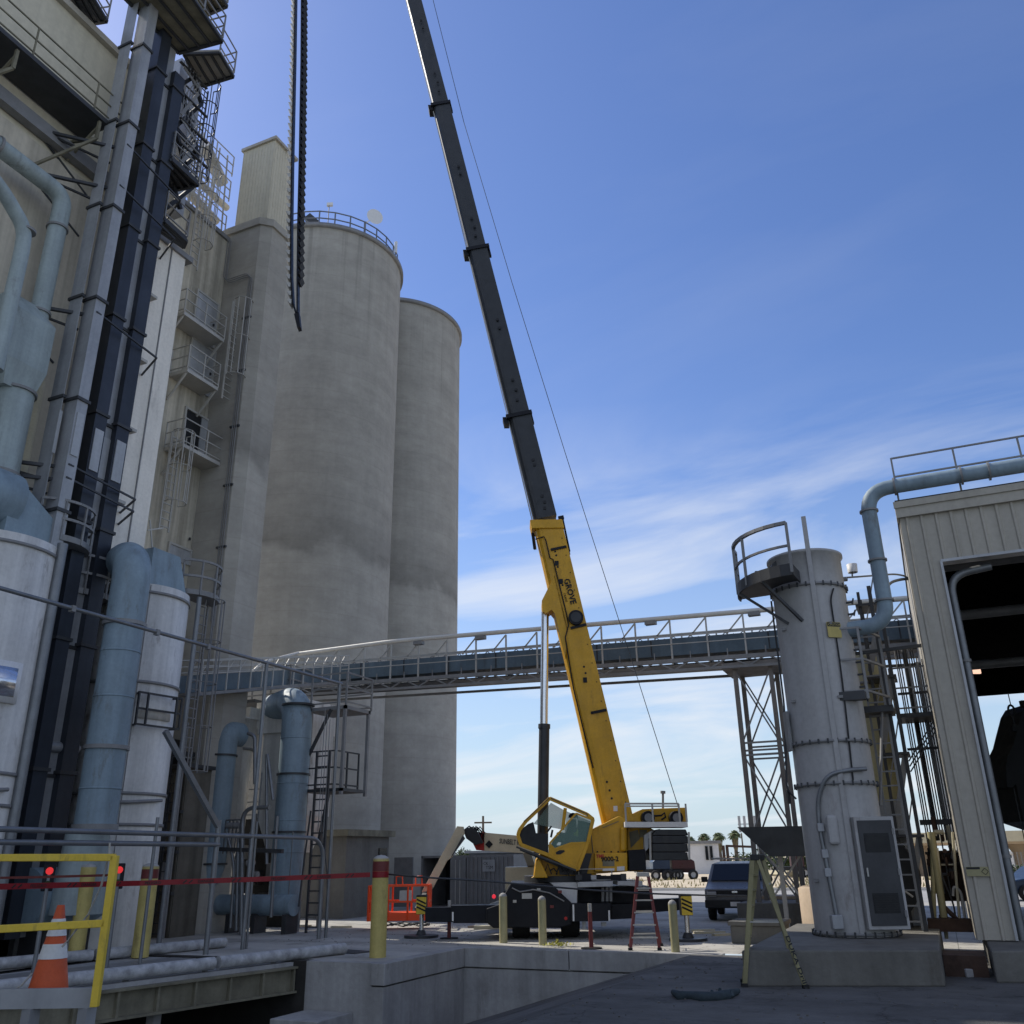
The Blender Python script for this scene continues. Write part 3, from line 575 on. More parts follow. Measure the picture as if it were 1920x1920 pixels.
e = top; b = MB(); loft(b, (cB.x+.1, cB.y+.35, 9.75), (.55, .8), (cB.x+.1, cB.y+.2, 11.1), (.45, .55)); b.build('inlet_box', 'blue_duct', d_)
ib = thing('inlet_box', 'blue tapered inlet box on the left white tank', 'duct', (cA.x, cA.y, 9.8)); b = MB(); ya_ = W(0, 960, X=-20.4).y; MB().cyl((-20.6, ya_-1.2, 10.9), (-20.6, ya_+.3, 10.9), .75, 24).build('pipe', 'blue_duct', ib)
b = MB(); yb_ = W(80, 1000, X=-20.4).y; b.prism([(-20.1, ya_, 11.5), (-20.1, yb_, 10.7), (-20.1, yb_, 9.95), (-20.1, ya_, 9.85)], (-1.2, 0, 0)); b.build('box', 'blue_duct', ib)
# crescent platforms on the tanks
def crescent(cx, cy, z, r0, r1, a0, a1, lab, m='grey_steel'):
    t = thing('tank_platform', lab, 'platform', (cx, cy, z), 'curved ladder platforms on the tanks')
    n = 12; P = [V((cx+r1*math.cos(math.radians(a0+(a1-a0)*k/n)), cy+r1*math.sin(math.radians(a0+(a1-a0)*k/n)), z)) for k in range(n+1)]
    Q = [V((cx+r0*math.cos(math.radians(a)), cy+r0*math.sin(math.radians(a)), z)) for a in (a1, a0)]
    MB().prism(P+Q, (0, 0, .16)).build('deck', m, t)
    b = MB(); top = [x+V((0, 0, 1.2)) for x in P]
    for hh_ in (.6, 1.12):
        for k in range(n): b.bar(P[k]+V((0, 0, hh_)), P[k+1]+V((0, 0, hh_)), .055, .07)
    for k in range(0, n+1, 3): b.bar(P[k], P[k]+V((0, 0, 1.12)), .05)
    b.build('railing', m, t); return t
q = W(140, 1020, X=-20.2); crescent(-20.9, q.y-.2, q.z-.1, .3, 1.0, -60, 80, 'curved railed platform at the top of the left white tank')
q = W(375, 1120, X=-20.6); crescent(-21.0, q.y-.1, q.z-.1, .3, .95, -60, 80, 'curved railed platform right of the middle white tank')
q = W(165, 1120, X=-21.0); crescent(-21.5, q.y-.1, q.z-.1, .3, 1.1, -60, 80, 'curved railed platform in the gap between the white tanks')
for u, lab in ((372, 'post'), (100, 'post')):
    pass
t = thing('ladder', 'long caged ladder right of the middle white tank', 'ladder', W(375, 1250, X=-20.8)); a, b_ = W(362, 1450, X=-20.8), W(382, 1130, X=-20.8); a = V((a.x, b_.y, a.z)); MB().ladder(a, b_, .42, (0, 1, 0)).build('ladder', 'grey_steel', t); MB().cage(a, b_, .62, (0, 1, 0), (1, 0, 0)).build('cage', 'grey_steel', t)
t = thing('support_post', 'grey round post running down beside the left white tank', 'post', W(100, 1300, X=-19.0)); q = W(118, 1020, X=-19.5); MB().cyl((-19.5, q.y, 0), (-19.5, q.y, q.z), .13, 12).build('post', 'galvanised', t)
t = thing('support_post', 'thin grey post right of the middle white tank', 'post', W(350, 1300, X=-19.8)); q = W(374, 1120, X=-19.9); MB().cyl((-19.9, q.y, 0), (-19.9, q.y, q.z), .07, 10).build('post', 'galvanised', t)
# things in the dark gap between tanks
bx = thing('beige_bin', 'plain beige bin between the white tanks', 'bin', W(180, 1180, X=-21.3)); ya, yb = W(148, 1180, X=-21.2).y, W(215, 1180, X=-21.2).y; z0, z1 = W(180, 1215, X=-21.2).z, W(170, 1120, X=-21.2).z; b = MB(); b.box(-21.9, -21.2, ya, yb+.2, z0, z1); b.build('bin', 'cream_cladding', bx)
st = thing('steel_stair', 'steel stair landing with rails in the shadowed gap between tanks', 'stairs', W(120, 1280, X=-21.2)); ya, yb = W(88, 1290, X=-21.3).y, W(160, 1290, X=-21.3).y; z = W(120, 1310, X=-21.2).z
b = MB(); b.box(-21.9, -21.0, ya, yb, z-.15, z); b.build('landing', 'olive_beam', st); b = MB(); b.rail([(-21.02, ya, z), (-21.02, yb, z)], 1.1, 3, .8, .03); b.rail([(-21.02, ya, z+1.6), (-21.02, yb, z+1.6)], 1.0, 2, .8, .03); b.build('railing', 'dark_steel', st); b = MB(); b.bar((-21.3, ya, z+1.6), (-21.3, yb, z+.1), .08, .25); b.build('stringer', 'grey_steel', st)
cr2 = thing('horizontal_tank', 'round blue grey tank end low in the gap behind the cone', 'tank', W(110, 1670, X=-20)); q = W(95, 1680, X=-20.2); MB().cyl((-20.4, q.y-.6, 1.35), (-20.4, q.y+1.6, 1.35), .72, 28).build('shell', 'blue_duct', cr2)
for y_ in (q.y-.2, q.y+1.1): b = MB(); b.box(-20.8, -20.0, y_, y_+.15, 0, .8); b.build('saddle', 'dark_steel', cr2)
# near pipes running across
X = -17.0
def lp(u, v): return W(u, v, X=X)
gp = thing('overhead_pipe', 'long thin grey pipe crossing high in front of the white tanks', 'pipe', lp(300, 1190)); a, b_ = lp(-60, 1070), lp(640, 1291); zz = (lp(0, 1090).z+lp(640, 1290).z)/2
MB().tube([(X, a.y-1, zz), (X, b_.y, zz)], .048, 10).build('pipe', 'galvanised', gp)
for u, v in ((295, 1180), (390, 1212), (138, 1130)): q = lp(u, v); MB().box(X-.06, X+.06, q.y-.05, q.y+.05, zz-.08, zz+.06).build('clamp', 'grey_steel', gp)
MB().cyl((X, b_.y-.1, 0), (X, b_.y-.1, zz), .05, 8).build('post', 'galvanised', gp); q = lp(500, 1250); MB().cyl((X, q.y, 0), (X, q.y, zz), .055, 10).build('post', 'galvanised', gp)
pr = thing('pipe_run', 'pair of thick horizontal grey pipes at head height behind the bollards', 'pipes', (X, 16, 2.8))
pts = [(X, 6, 2.82), (X, lp(608, 1576).y, 2.74), (X, lp(608, 1576).y+.9, 0.0)]
pts[1] = (X, lp(608, 1576).y, 2.76); pts[2] = (X, pts[1][1], 0)
MB().tube(fillet(pts, .75, 7), .058, 12).build('pipe', 'galvanised', pr)
MB().tube([(X, 6, 2.56), (X, lp(410, 1583).y, 2.55)], .058, 12).build('pipe', 'galvanised', pr)
for u, r in ((292, .04), (408, .07), (480, .035)):
    q = lp(u, 1575); MB().cyl((X-.02, q.y, 0), (X-.02, q.y, 3.15), r, 10).build('post', 'galvanised', pr)
q = lp(405, 1580); b = MB(); b.bar((X, q.y, 3.0), (X-.2, q.y-2.0, 5.2), .12); b.build('strut', 'galvanised', pr)
# ================================================================ CYCLONES AND DUCTS LEFT OF THE SILO
Y = 25.6
def py(u, v, Y=25.6): return W(u, v, Y=Y)
cy = thing('small_filter', 'pale small filter with conical lid behind a thin blue duct', 'filter', py(420, 1700))
a, b_ = py(386, 1380), py(456, 1380); cx = (a.x+b_.x)/2; r = (b_.x-a.x)/2; zt = py(420, 1347).z; zb = py(420, 1398).z; z2 = py(405, 1560).z
MB().lathe((cx, Y+.5, 0), [(0, zt+.28), (r+.05, zt), (r+.05, zt-.06), (r, zt-.06), (r, zb), (r*.82, zb-.12), (r*.78, z2), (.2, z2-.7), (0, z2-.7)], 36).build('shell', 'white_tank', cy)
for z in (zb+.05, zb-.1): MB().ring((cx, Y+.5, 0), r*.84, z, .05, 36).build('flange', 'grey_steel', cy)
a, b_ = py(391, 1500, 24.8), py(429, 1500, 24.8); cx2 = (a.x+b_.x)/2; rr_ = (b_.x-a.x)/2
t = thing('blue_duct', 'thin blue duct with round elbow at the small filter, bending to the ground pipe', 'duct', (cx2, 24.8, 0)); zt = py(410, 1352, 24.8).z
MB().tube(fillet([(cx2, 25.5, zt-rr_), (cx2, 24.8, zt-rr_), (cx2, 24.8, 1.7), (cx2-1.0, 24.6, 1.0), (cx2-2.4, 24.6, 1.0)], rr_*1.5, 7), rr_, 24).build('pipe', 'blue_duct', t)
for v in (1418, 1620): zz = py(405, v, 24.8).z; MB().cyl((cx2, 24.8, zz-.03), (cx2, 24.8, zz+.03), rr_+.05, 24).build('flange', 'dark_steel', t)
big = thing('bag_filter', 'square pale filter house on steel legs left of the tall blue duct', 'filter', py(510, 1700, 26.5)); Yb = 26.4
a, b_, c_, d_ = py(482, 1318, Yb), py(545, 1318, Yb), py(500, 1375, Yb), py(500, 1530, Yb)
b = MB(); b.box(a.x, b_.x+.6, Yb, Yb+2.0, c_.z, a.z); b.build('upper_box', 'white_tank', big); b = MB(); b.box(a.x+.35, b_.x+.6, Yb+.12, Yb+1.9, d_.z, c_.z); b.build('body', 'white_tank', big)
b = MB(); b.prism([(a.x+.35, Yb+.12, d_.z), (b_.x+.6, Yb+.12, d_.z), (b_.x, Yb+.12, d_.z-1.2), (a.x+.9, Yb+.12, d_.z-1.2)], (0, 1.7, 0)); b.build('hopper', 'white_tank', big)
q0, q1 = py(457, 1332, Yb), py(484, 1368, Yb); b = MB(); b.box(q0.x, q1.x, Yb-.5, Yb+.1, q1.z, q0.z); b.build('door_box', 'white_tank', big)
for x in (a.x+.3, b_.x+.5):
    for y in (Yb+.1, Yb+1.8): MB().box(x-.06, x+.06, y-.06, y+.06, 0, d_.z+.1).build('leg', 'grey_steel', big)
t = thing('tall_blue_duct', 'tall blue duct with a rounded elbow on top, in front of the near silo', 'duct', py(550, 1700, 25.9)); Yd = 25.8
a, b_ = py(531, 1400, Yd), py(577, 1400, Yd); cx3 = (a.x+b_.x)/2; r3 = (b_.x-a.x)/2; zt = py(555, 1283, Yd).z; lx = py(485, 1310, Yd).x
MB().tube(fillet([(lx, Yd+1.0, zt-r3-.05), (cx3, Yd, zt-r3), (cx3, Yd, .9)], r3*2.3, 8), r3, 28).build('pipe', 'blue_duct', t)
for v in (1323, 1452, 1560): zz = py(555, v, Yd).z; MB().cyl((cx3, Yd, zz-.03), (cx3, Yd, zz+.03), r3+.05, 28).build('flange', 'dark_steel', t)
t = thing('horizontal_duct', 'dark blue horizontal duct on stubby legs close to the ground', 'duct', py(480, 1700, 25.0)); Yh = 25.2
a, b_ = py(300, 1690, Yh), py(552, 1697, Yh); z0, z1 = py(480, 1717, Yh).z, py(480, 1677, Yh).z; zc_ = (z0+z1)/2; rh = (z1-z0)/2
MB().cyl((a.x, Yh, zc_), (b_.x, Yh, zc_), rh, 28).build('pipe', 'blue_duct', t)
for u in (330, 395, 440, 487, 545): x = py(u, 1700, Yh).x; MB().box(x-.08, x+.08, Yh-.3, Yh+.3, 0, zc_-rh*.8).build('leg', 'dark_steel', t)
# service platform with ladder
pf = thing('service_platform', 'steel platform with railings and ladder right of the tall blue duct', 'platform', py(600, 1700, 26)); Yp = 26.0
a, b_ = py(583, 1328, Yp), py(648, 1333, Yp); z = a.z; b = MB(); b.box(a.x-.2, b_.x, Yp, Yp+1.6, z-.12, z); b.build('deck', 'grey_steel', pf)
b = MB(); b.rail([(a.x, Yp, z), (b_.x, Yp, z), (b_.x, Yp+1.6, z), (a.x, Yp+1.6, z)], 1.15, 3, 1.2, .028); b.build('railing', 'grey_steel', pf)
for x, y in ((b_.x-.05, Yp+.05), (a.x, Yp+.05), (b_.x-.05, Yp+1.5)): MB().box(x-.05, x+.05, y-.05, y+.05, py(620, 1490, Yp).z if x > a.x else 0, z).build('leg', 'grey_steel', pf)
b = MB(); b.bar((a.x, Yp, z-1.7), (b_.x-.6, Yp, z-.1), .09); b.build('brace', 'dark_steel', pf)
zl = py(600, 1479, Yp).z; b = MB(); b.box(a.x-.1, b_.x, Yp, Yp+1.4, zl-.1, zl); b.build('lower_deck', 'dark_steel', pf)
b = MB(); b.rail([(a.x, Yp, zl), (b_.x-.3, Yp, zl), (b_.x-.3, Yp+1.4, zl)], 1.25, 3, .9, .026); b.build('lower_railing', 'dark_steel', pf)
x = py(590, 1700, Yp).x
b = MB(); b.ladder((py(583, 1745, Yp-.5).x, Yp-.4, 0), (py(583, 1745, Yp-.5).x, Yp-.4, zl+1.2), .52, (1, 0, 0), .36, .028); b.build('ladder', 'dark_steel', pf)
b = MB(); b.bar((x, Yp, zl-1.7), (b_.x-.5, Yp, zl-.1), .09); b.build('brace', 'dark_steel', pf)
pf2 = thing('service_platform', 'dark railed platform left of the tall blue elbow, above the small filter', 'platform', py(470, 1320, 27.2)); Yq = 27.0
a, b_ = py(405, 1318, Yq), py(478, 1306, Yq); z = a.z; b = MB(); b.box(a.x, b_.x, Yq, Yq+1.4, z-.12, z); b.build('deck', 'dark_steel', pf2)
b = MB(); b.rail([(a.x, Yq, z), (b_.x+1.6, Yq, z), (b_.x+1.6, Yq+1.4, z)], 1.15, 3, .9, .026); b.build('railing', 'grey_steel', pf2)
t = thing('conveyor_spout', 'shiny diagonal steel spout rising past the small filter to the gallery', 'spout', py(350, 1430, 26.8)); b = MB()
P0, P1, P2 = py(335, 1432, 25.0), py(487, 1243, 26.6), py(560, 1224, 30.9); MB().tube(fillet([P0, P1, P2], .8), .06, 10).build('pipe', 'white_pipe', t)
b = MB(); b.bar(P0+V((.1, -.1, -.15)), P1+V((.1, -.1, -.2)), .06); b.build('rail', 'grey_steel', t)
# clutter: thin pipes, valves, blue box, red extinguisher cart
t = thing('pipe_bends', 'hooked grey pipes and a valve manifold between the two thin blue ducts', 'pipes', py(480, 1700, 24.6)); Yc = 24.4
for pts, r in (([(452, 1760), (455, 1515), (505, 1514)], .07), ([(447, 1580), (443, 1745)], .06), ([(500, 1620), (500, 1400), (512, 1500)], .05), ([(478, 1470), (478, 1380), (465, 1375)], .06), ([(425, 1560), (440, 1620), (432, 1740)], .05), ([(520, 1530), (508, 1720)], .05), ([(470, 1560), (462, 1730)], .04)):
    MB().tube(fillet([py(u, v, Yc) for u, v in pts], .5), r, 8).build('pipe', 'galvanised', t)
for u, v in ((432, 1548), (445, 1548), (470, 1618), (478, 1640)): q = py(u, v, Yc); MB().cyl(q-V((.12, 0, 0)), q+V((.12, 0, 0)), .1, 10).build('valve', 'grey_steel', t)
q0, q1 = py(424, 1538, Yc), py(446, 1600, Yc); b = MB()
for k in range(5): x = q0.x+(q1.x-q0.x)*k/4; b.bar((x, Yc, q1.z), (x, Yc, q0.z), .035)
b.bar((q0.x, Yc, q0.z), (q1.x, Yc, q0.z), .05); b.build('manifold', 'galvanised', t)
b = MB(); b.bar(py(410, 1592, Yc), py(530, 1596, Yc), .12); b.build('beam', 'dark_steel', t)
q = py(509, 1690, 25.9); t = thing('fire_extinguisher', 'dark red extinguisher cart beside the ladder foot', 'extinguisher', py(509, 1720, 26.2)); q = py(509, 1690, 26.2); q.x = py(508+72, 1700, 26.2).x
q = W(508, 1700, Y=30); q = W(509, 1700, Z=.0)
rx = W(508, 1710, Y=26.6)
t.location = W(509, 1718, Z=0); ORG[t.name] = V(t.location); q = V(t.location)
MB().lathe(q, [(0, .15), (.17, .2), (.17, .95), (.06, 1.08), (0, 1.08)], 16).build('cylinder', 'red', t); b = MB(); b.bar(q+V((-.2, 0, .1)), q+V((-.2, 0, 1.2)), .03); b.bar(q+V((.2, 0, .1)), q+V((.2, 0, 1.2)), .03); b.bar(q+V((-.2, 0, 1.2)), q+V((.2, 0, 1.2)), .03); b.build('frame', 'dark_steel', t)
bh = thing('block_building', 'low pale block building with flat roof at the near silo foot', 'building', (-24, 33, 0))
b = MB(); b.box(-26, -21.7, 31.9, 35.1, 0, 3.05); b.build('wall', 'concrete_pad', bh); b = MB(); b.box(-26.2, -21.5, 31.7, 35.3, 3.05, 3.3); b.build('roof', 'olive_beam', bh)
b = MB(); b.box(-21.7, -21.65, 34.3, 34.9, 1.9, 2.6); b.build('window', 'glass_dark', bh)
# ================================================================ GALLERY
YG = 31.4
gl = thing('conveyor_gallery', 'long blue enclosed conveyor gallery with railings, spanning from the silos to the shed', 'conveyor', (-12, YG, 9))
def gz(u, v): return W(u, v, Y=YG)
xa, xb = -24.5, .8
def zb_(x): return 8.32-.031*(x+4)
def slx(x, z0, z1, y0, y1, b, dx=.0): pass
b = MB(); b.hexa([(xa, YG, zb_(xa)+.42), (xb, YG, zb_(xb)+.42), (xb, YG+.9, zb_(xb)+.42), (xa, YG+.9, zb_(xa)+.42), (xa, YG, zb_(xa)+1.05), (xb, YG, zb_(xb)+1.05), (xb, YG+.9, zb_(xb)+1.05), (xa, YG+.9, zb_(xa)+1.05)]); b.build('conveyor_box', 'blue_gallery', gl)
b = MB()
for y in (YG-.5, YG+1.2):
    b.bar((xa, y, zb_(xa)+.12), (xb, y, zb_(xb)+.12), .1, .14); b.bar((xa, y, zb_(xa)-.22), (xb, y, zb_(xb)-.22), .09)
x = xa; k = 0
while x < xb:
    z = zb_(x); b.bar((x, YG-.5, z+.1), (x, YG+1.2, z+.1), .08); b.bar((x, YG-.5, z-.22), (x+.65, YG-.5, z+.1), .05); b.bar((x+1.3, YG-.5, z-.22), (x+.65, YG-.5, z+.1), .05); x += 1.3
b.build('truss', 'grey_steel', gl)
b = MB()
for k in range(20):
    x = xa+1.3*k
    if x > xb: break
    z = zb_(x); b.bar((x, YG-.5, z), (x, YG-.5, z+1.6), .055); b.bar((x, YG+1.2, z), (x, YG+1.2, z+1.5), .05); b.bar((x-.6, YG-.5, z+.98), (x, YG-.5, z+1.6), .045); b.bar((x+.25, YG+1.2, z+1.0), (x+.65, YG+1.2, z+1.3), .05)
for dz_, y in ((1.42, YG+1.2), (1.1, YG+1.2), (1.25, YG+1.2), (1.08, YG-.5)): b.bar((xa, y, zb_(xa)+dz_), (xb, y, zb_(xb)+dz_), .045)
b.build('railing', 'light_steel', gl)
b = MB(); z = zb_(-19.2); P = [tuple(W(560, 1226, Y=30.9)), (-19.2, YG-.5, zb_(-19.2)+1.74), (-4, YG-.5, zb_(-4)+1.68), (xb, YG-.5, zb_(xb)+1.64)]
MB().tube(fillet(P, .7), .09, 12).build('top_pipe', 'white_pipe', gl)
for x in (-18, -15.2, -11.7, -8.3, -4.6): MB().box(x-.2, x+.2, YG-.62, YG-.38, zb_(x)+1.5, zb_(x)+1.64).build('bracket', 'grey_steel', gl)
t = thing('trestle', 'tall slender steel trestle with crossed bracing carrying the gallery', 'trestle', (-4.9, YG+.4, 0))
zt = zb_(-5)-.28
for x, y in ((-5.5, YG-.3), (-4.3, YG-.3), (-5.5, YG+1.1), (-4.3, YG+1.1)): MB().box(x-.07, x+.07, y-.07, y+.07, 0.7, zt).build('leg', 'brown_steel', t)
b = MB(); b.box(-5.9, -3.9, YG-.5, YG+1.3, zt, zt+.22); b.build('cap_beam', 'brown_steel', t)
for y in (YG-.3, YG+1.1):
    b = MB()
    for z0, z1 in ((5.6, 8.05), (2.7, 5.2), (.8, 2.6)): b.bar((-5.5, y, z0), (-4.3, y, z1), .05); b.bar((-4.3, y, z0), (-5.5, y, z1), .05)
    for z in (2.6, 5.2, 5.35, 5.6): b.bar((-5.5, y, z), (-4.3, y, z), .06)
    for z in (5.2, 5.6): b.bar((-5.5, y, z-.1), (-5.5, y, z+.2), .06)
    b.build('bracing', 'grey_steel', t)
b = MB(); b.box(-6.1, -3.6, YG-.9, YG+1.7, 0, .7); b.build('footing', 'concrete_pad', t)
# ================================================================ MOBILE CRANE
CD = 28.3   # forward distance of the boom's plane
cr = thing('mobile_crane', 'yellow mobile crane on outriggers with tilted cab and dark telescopic boom raised high', 'crane', W(1085, 1750, Z=0))
def cq(u, v, d=CD): return W(u, v, D=d)
def boomseg(name, p, q, w0, w1, m, dep, parent=cr, sec='box'):
    p, q = V(p), V(q); ax = (q-p).normalized(); sd_ = FWD.cross(ax).normalized()*-1   # towards image left/under side
    if sd_.dot(RGT) > 0: sd_ = -sd_
    # rounded on the under (left) side like an oval boom
    prof = [(-1, 1), (.45, 1), (.72, .92), (.9, .7), (1, .32), (1, -.32), (.9, -.7), (.72, -.92), (.45, -1), (-1, -1)]
    b = MB(); A_ = [p+sd_*a*w0/2+FWD*c*dep/2 for a, c in prof]; B_ = [q+sd_*a*w1/2+FWD*c*dep/2 for a, c in prof]; n = len(prof)
    b.add(A_+B_, [(i, (i+1) % n, n+(i+1) % n, n+i) for i in range(n)]+[tuple(range(n-1, -1, -1)), tuple(range(n, 2*n))]); return b.build(name, m, parent)
def wpx(u, v, px): a = cq(u-px/2, v); c_ = cq(u+px/2, v); return (c_-a).length
b0, b1 = cq(1158, 1545), cq(1026, 985)
bb = boomseg('boom_base', b0, b1, wpx(1158, 1545, 60)*.96, wpx(1026, 985, 54)*.96, 'crane_yellow', .72)
K = [(1022, 975, 49, .62), (975, 787, 44, .58), (896, 474, 38, .52), (828, 203, 33.5, .46), (757, -72, 28, .40)]
for (u0, v0, w0, d0), (u1, v1, w1, d1) in zip(K, K[1:]):
    s0 = cq(u0, v0); s1 = cq(u1, v1); boomseg('boom_section', s0, s1, wpx(u0, v0, w0)*.88, wpx(u1, v1, w1)*.93, 'boom_grey', d1)
for u, v, px, d in ((973, 784, 47, .7), (896, 472, 42, .62), (827, 202, 36, .56)):
    c0 = cq(u, v); ax = (cq(u-25, v-100)-c0).normalized(); sd_ = FWD.cross(ax).normalized(); wd = wpx(u, v, px); 
    b = MB(); b.obox(c0, ax*.07, sd_*wd*.52, FWD*d/2); e = c0+sd_*(-wd*.55 if sd_.dot(RGT) > 0 else wd*.55); b.obox(e+ax*-.08, ax*.13, RGT*.09, FWD*.2); e2 = c0+RGT*wd*.5; b.obox(e2-ax*.02, ax*.22, RGT*.045, FWD*.08); b.build('boom_collar', 'crane_black', cr)
c0 = cq(1025, 990); ax = (b1-b0).normalized(); b = MB(); b.obox(c0, ax*.16, RGT*wpx(1025, 990, 60)/2, FWD*.42); b.build('boom_head_collar', 'crane_yellow', bb, .02)
fd = CD-.37
def bp(u, v, d=fd): return W(u, v, D=d)
# gusset where the lift cylinder pins on
b = MB(); b.pd([(1040, 1078), (1016, 1126), (1017, 1146), (1024, 1150), (1034, 1143), (1040, 1150), (1060, 1232), (1065, 1180)], CD-.36, CD+.36); b.build('cylinder_bracket', 'crane_yellow', bb)
def line(pts, r, name, m, par, d=CD-.4): MB().tube([bp(u, v, d) for u, v in pts], r, 6).build(name, m, par)
line([(1004, 1011), (1020, 1006), (1024, 1015), (1031, 1046), (1037, 1049), (1062, 1150), (1066, 1172), (1060, 1195), (1075, 1290), (1092, 1360), (1112, 1440)], .022, 'hose', 'crane_black', bb)
for pts in (((1033, 1031), (1062, 1025)), ((1070, 1178), (1099, 1171)), ((1108, 1337), (1137, 1331))): b = MB(); b.bar(bp(*pts[0]), bp(*pts[1]), .08, .08); b.build('clamp', 'crane_black', bb)
b = MB()
for u, v in ((1041, 1034), (1043, 1041), (1046, 1063), (1055, 1097), (1138, 1466), (1143, 1482), (1147, 1497), (1095, 1250), (1098, 1262)): q = bp(u, v); b.cyl(q, q+FWD*.03, .035, 8)
for u, v in ((1044, 1056), (1052, 1090), (1097, 1275)): q = bp(u, v); b.obox(q, RGT*.06, UPV*.08, FWD*.015)
b.build('decal_marks', 'crane_black', bb)
q = bp(1154, 1516); b = MB(); b.obox(q, RGT*.06, UPV*.075, FWD*.012); b.build('sticker', 'plaster', bb)
q = bp(1080, 1157, CD-.5); b = MB(); b.cyl(q, q+FWD*.18, .24, 28); b.build('hose_reel', 'crane_black', cr); b = MB(); b.cyl(q-FWD*.01, q+FWD*.02, .17, 24); b.build('reel_hub', 'boom_grey', cr)
# writing along the boom, reading downward
o_ = bp(1057, 1086, CD-.385); xd = bp(1070, 1131, CD-.385)-o_; yd = RGT; L_ = xd.length
text('lettering', 'GROVE', o_, xd, RGT, .20, 'crane_black', bb, .004, .006, sx=.98)
o_ = bp(1056, 1112, CD-.385); text('small_lettering', 'CRANE', o_, xd, RGT, .07, 'crane_black', bb, .003)
b = MB()
for (u0, v0, u1, v1) in ((1055, 972, 1068, 1034), (1050, 985, 1064, 1030)): b.bar(bp(u0, v0, CD), bp(u1, v1, CD), .05)
b.bar(bp(1047, 972, CD), bp(1057, 970, CD), .12); b.bar(bp(1064, 1028, CD), bp(1066, 1040, CD), .1); b.build('rope_guard', 'crane_black', bb); b = MB(); b.bar(bp(999, 1000, CD), bp(1003, 1030, CD), .08, .1); b.build('valve_block', 'crane_black', bb)
# lift cylinder
lc = MB(); lc.cyl(cq(1022, 1148), cq(1020, 1360), .125, 20); lc.build('cylinder_rod', 'chrome', cr)
MB().cyl(cq(1020.5, 1362), cq(1017, 1600), .165, 20).build('cylinder_barrel', 'dark_steel', cr); MB().cyl(cq(1020.5, 1358), cq(1020.4, 1366), .19, 20).build('cylinder_gland', 'dark_steel', cr)
# superstructure
fr = MB(); fr.pd([(1106, 1557), (1160, 1530), (1172, 1534), (1176, 1552), (1177, 1634), (1100, 1640), (1092, 1600)], 27.55, 29.2); ss = fr.build('superstructure', 'crane_yellow', cr, .03)
b = MB(); b.pd([(1115, 1599), (1176.5, 1599), (1176.5, 1634), (1116, 1634)], 27.3, 27.56); b.build('equipment_box', 'crane_yellow', ss, .02)
b = MB(); b.pd([(1130, 1613), (1152, 1613), (1152, 1624), (1130, 1624)], 27.285, 27.3); b.build('vent', 'olive_beam', ss)
b = MB(); b.pd([(1130, 1629), (1152, 1628), (1152, 1632.5), (1130, 1633)], 27.285, 27.3); b.pd([(1157, 1625), (1171, 1624), (1171, 1632), (1157, 1633)], 27.285, 27.3); b.build('stickers', 'plaster', ss)
text('model_lettering', 'TMS', bp(1118, 1608.5, 27.28), RGT, UPV, .09, 'red', ss, .004, .004); text('model_lettering', '9000-2', bp(1127, 1615, 27.28), RGT, UPV, .13, 'crane_black', ss, .004, .005)
b = MB(); b.pd([(1163, 1551), (1175, 1549), (1175, 1597), (1163, 1597)], 27.42, 27.55); b.build('rounded_tank', 'crane_yellow', ss, .06)
b = MB(); b.pd([(1176.5, 1552), (1215, 1550), (1240, 1563), (1206, 1600), (1206, 1634), (1176.5, 1634)], 27.9, 29.3); b.build('rear_frame', 'crane_yellow', ss, .02)
b = MB(); b.pd([(1180, 1560), (1196, 1556), (1200, 1572), (1183, 1590)], 27.87, 27.9); b.pd([(1199, 1556), (1213, 1556), (1212, 1569), (1199, 1570)], 27.87, 27.9); b.build('recess', 'olive_beam', ss)
b = MB(); b.pd([(1178, 1594), (1210, 1592), (1212, 1632), (1180, 1633)], 27.2, 28.2); b.build('radiator_box', 'crane_black', ss, .02)
b = MB(); b.pd([(1190, 1541), (1176, 1541), (1178, 1530), (1195, 1522), (1205, 1517), (1285, 1514), (1290, 1541)], 28.0, 29.4); b.build('winch_frame', 'crane_yellow', ss, .02)
for u in (1216, 1269): q = bp(u, 1533, 27.6); MB().cyl(q, q+FWD*.4, .19, 20).build('winch_drum', 'crane_black', ss); MB().cyl(q-FWD*.02, q, .12, 16).build('drum_hub', 'grey_steel', ss)
b = MB(); b.tube([bp(x, y, 27.85) for x, y in ((1225, 1530), (1240, 1529), (1246, 1524), (1248, 1532), (1240, 1537))], .03, 6); b.build('hose', 'crane_black', ss)
b = MB(); b.pd([(1172, 1541), (1289, 1541), (1290, 1551), (1172, 1551)], 27.1, 27.2); b.pd([(1172, 1549.5), (1289, 1549.5), (1289, 1551), (1172, 1551)], 27.2, 28.2); b.pd([(1172, 1541), (1174, 1541), (1174, 1551), (1172, 1551)], 27.2, 29.2); dk = b.build('side_deck', 'plaster', ss)
b = MB(); P = [bp(u, 1541, 27.15) for u in (1174, 1225, 1275, 1288)]
for q in P: b.bar(q, q+UPV*.50, .045)
b.bar(P[0]+UPV*.5, P[-2]+UPV*.5, .05); b.bar(P[0]+UPV*.43, P[-2]+UPV*.43, .04); q = bp(1288, 1541, 28.6); b.bar(q, q+UPV*.5, .04); b.bar(P[-1]+UPV*.3, q+UPV*.3, .03); b.build('deck_railing', 'light_steel', dk)
q = bp(1243, 1516, 28.2); q2 = bp(1243, 1488, 28.2); MB().cyl(q, q2, .035, 8).build('exhaust', 'grey_steel', ss); MB().cyl(q2, bp(1243, 1483, 28.2), .075, 10).build('exhaust_cap', 'grey_steel', ss)
cw_ = None
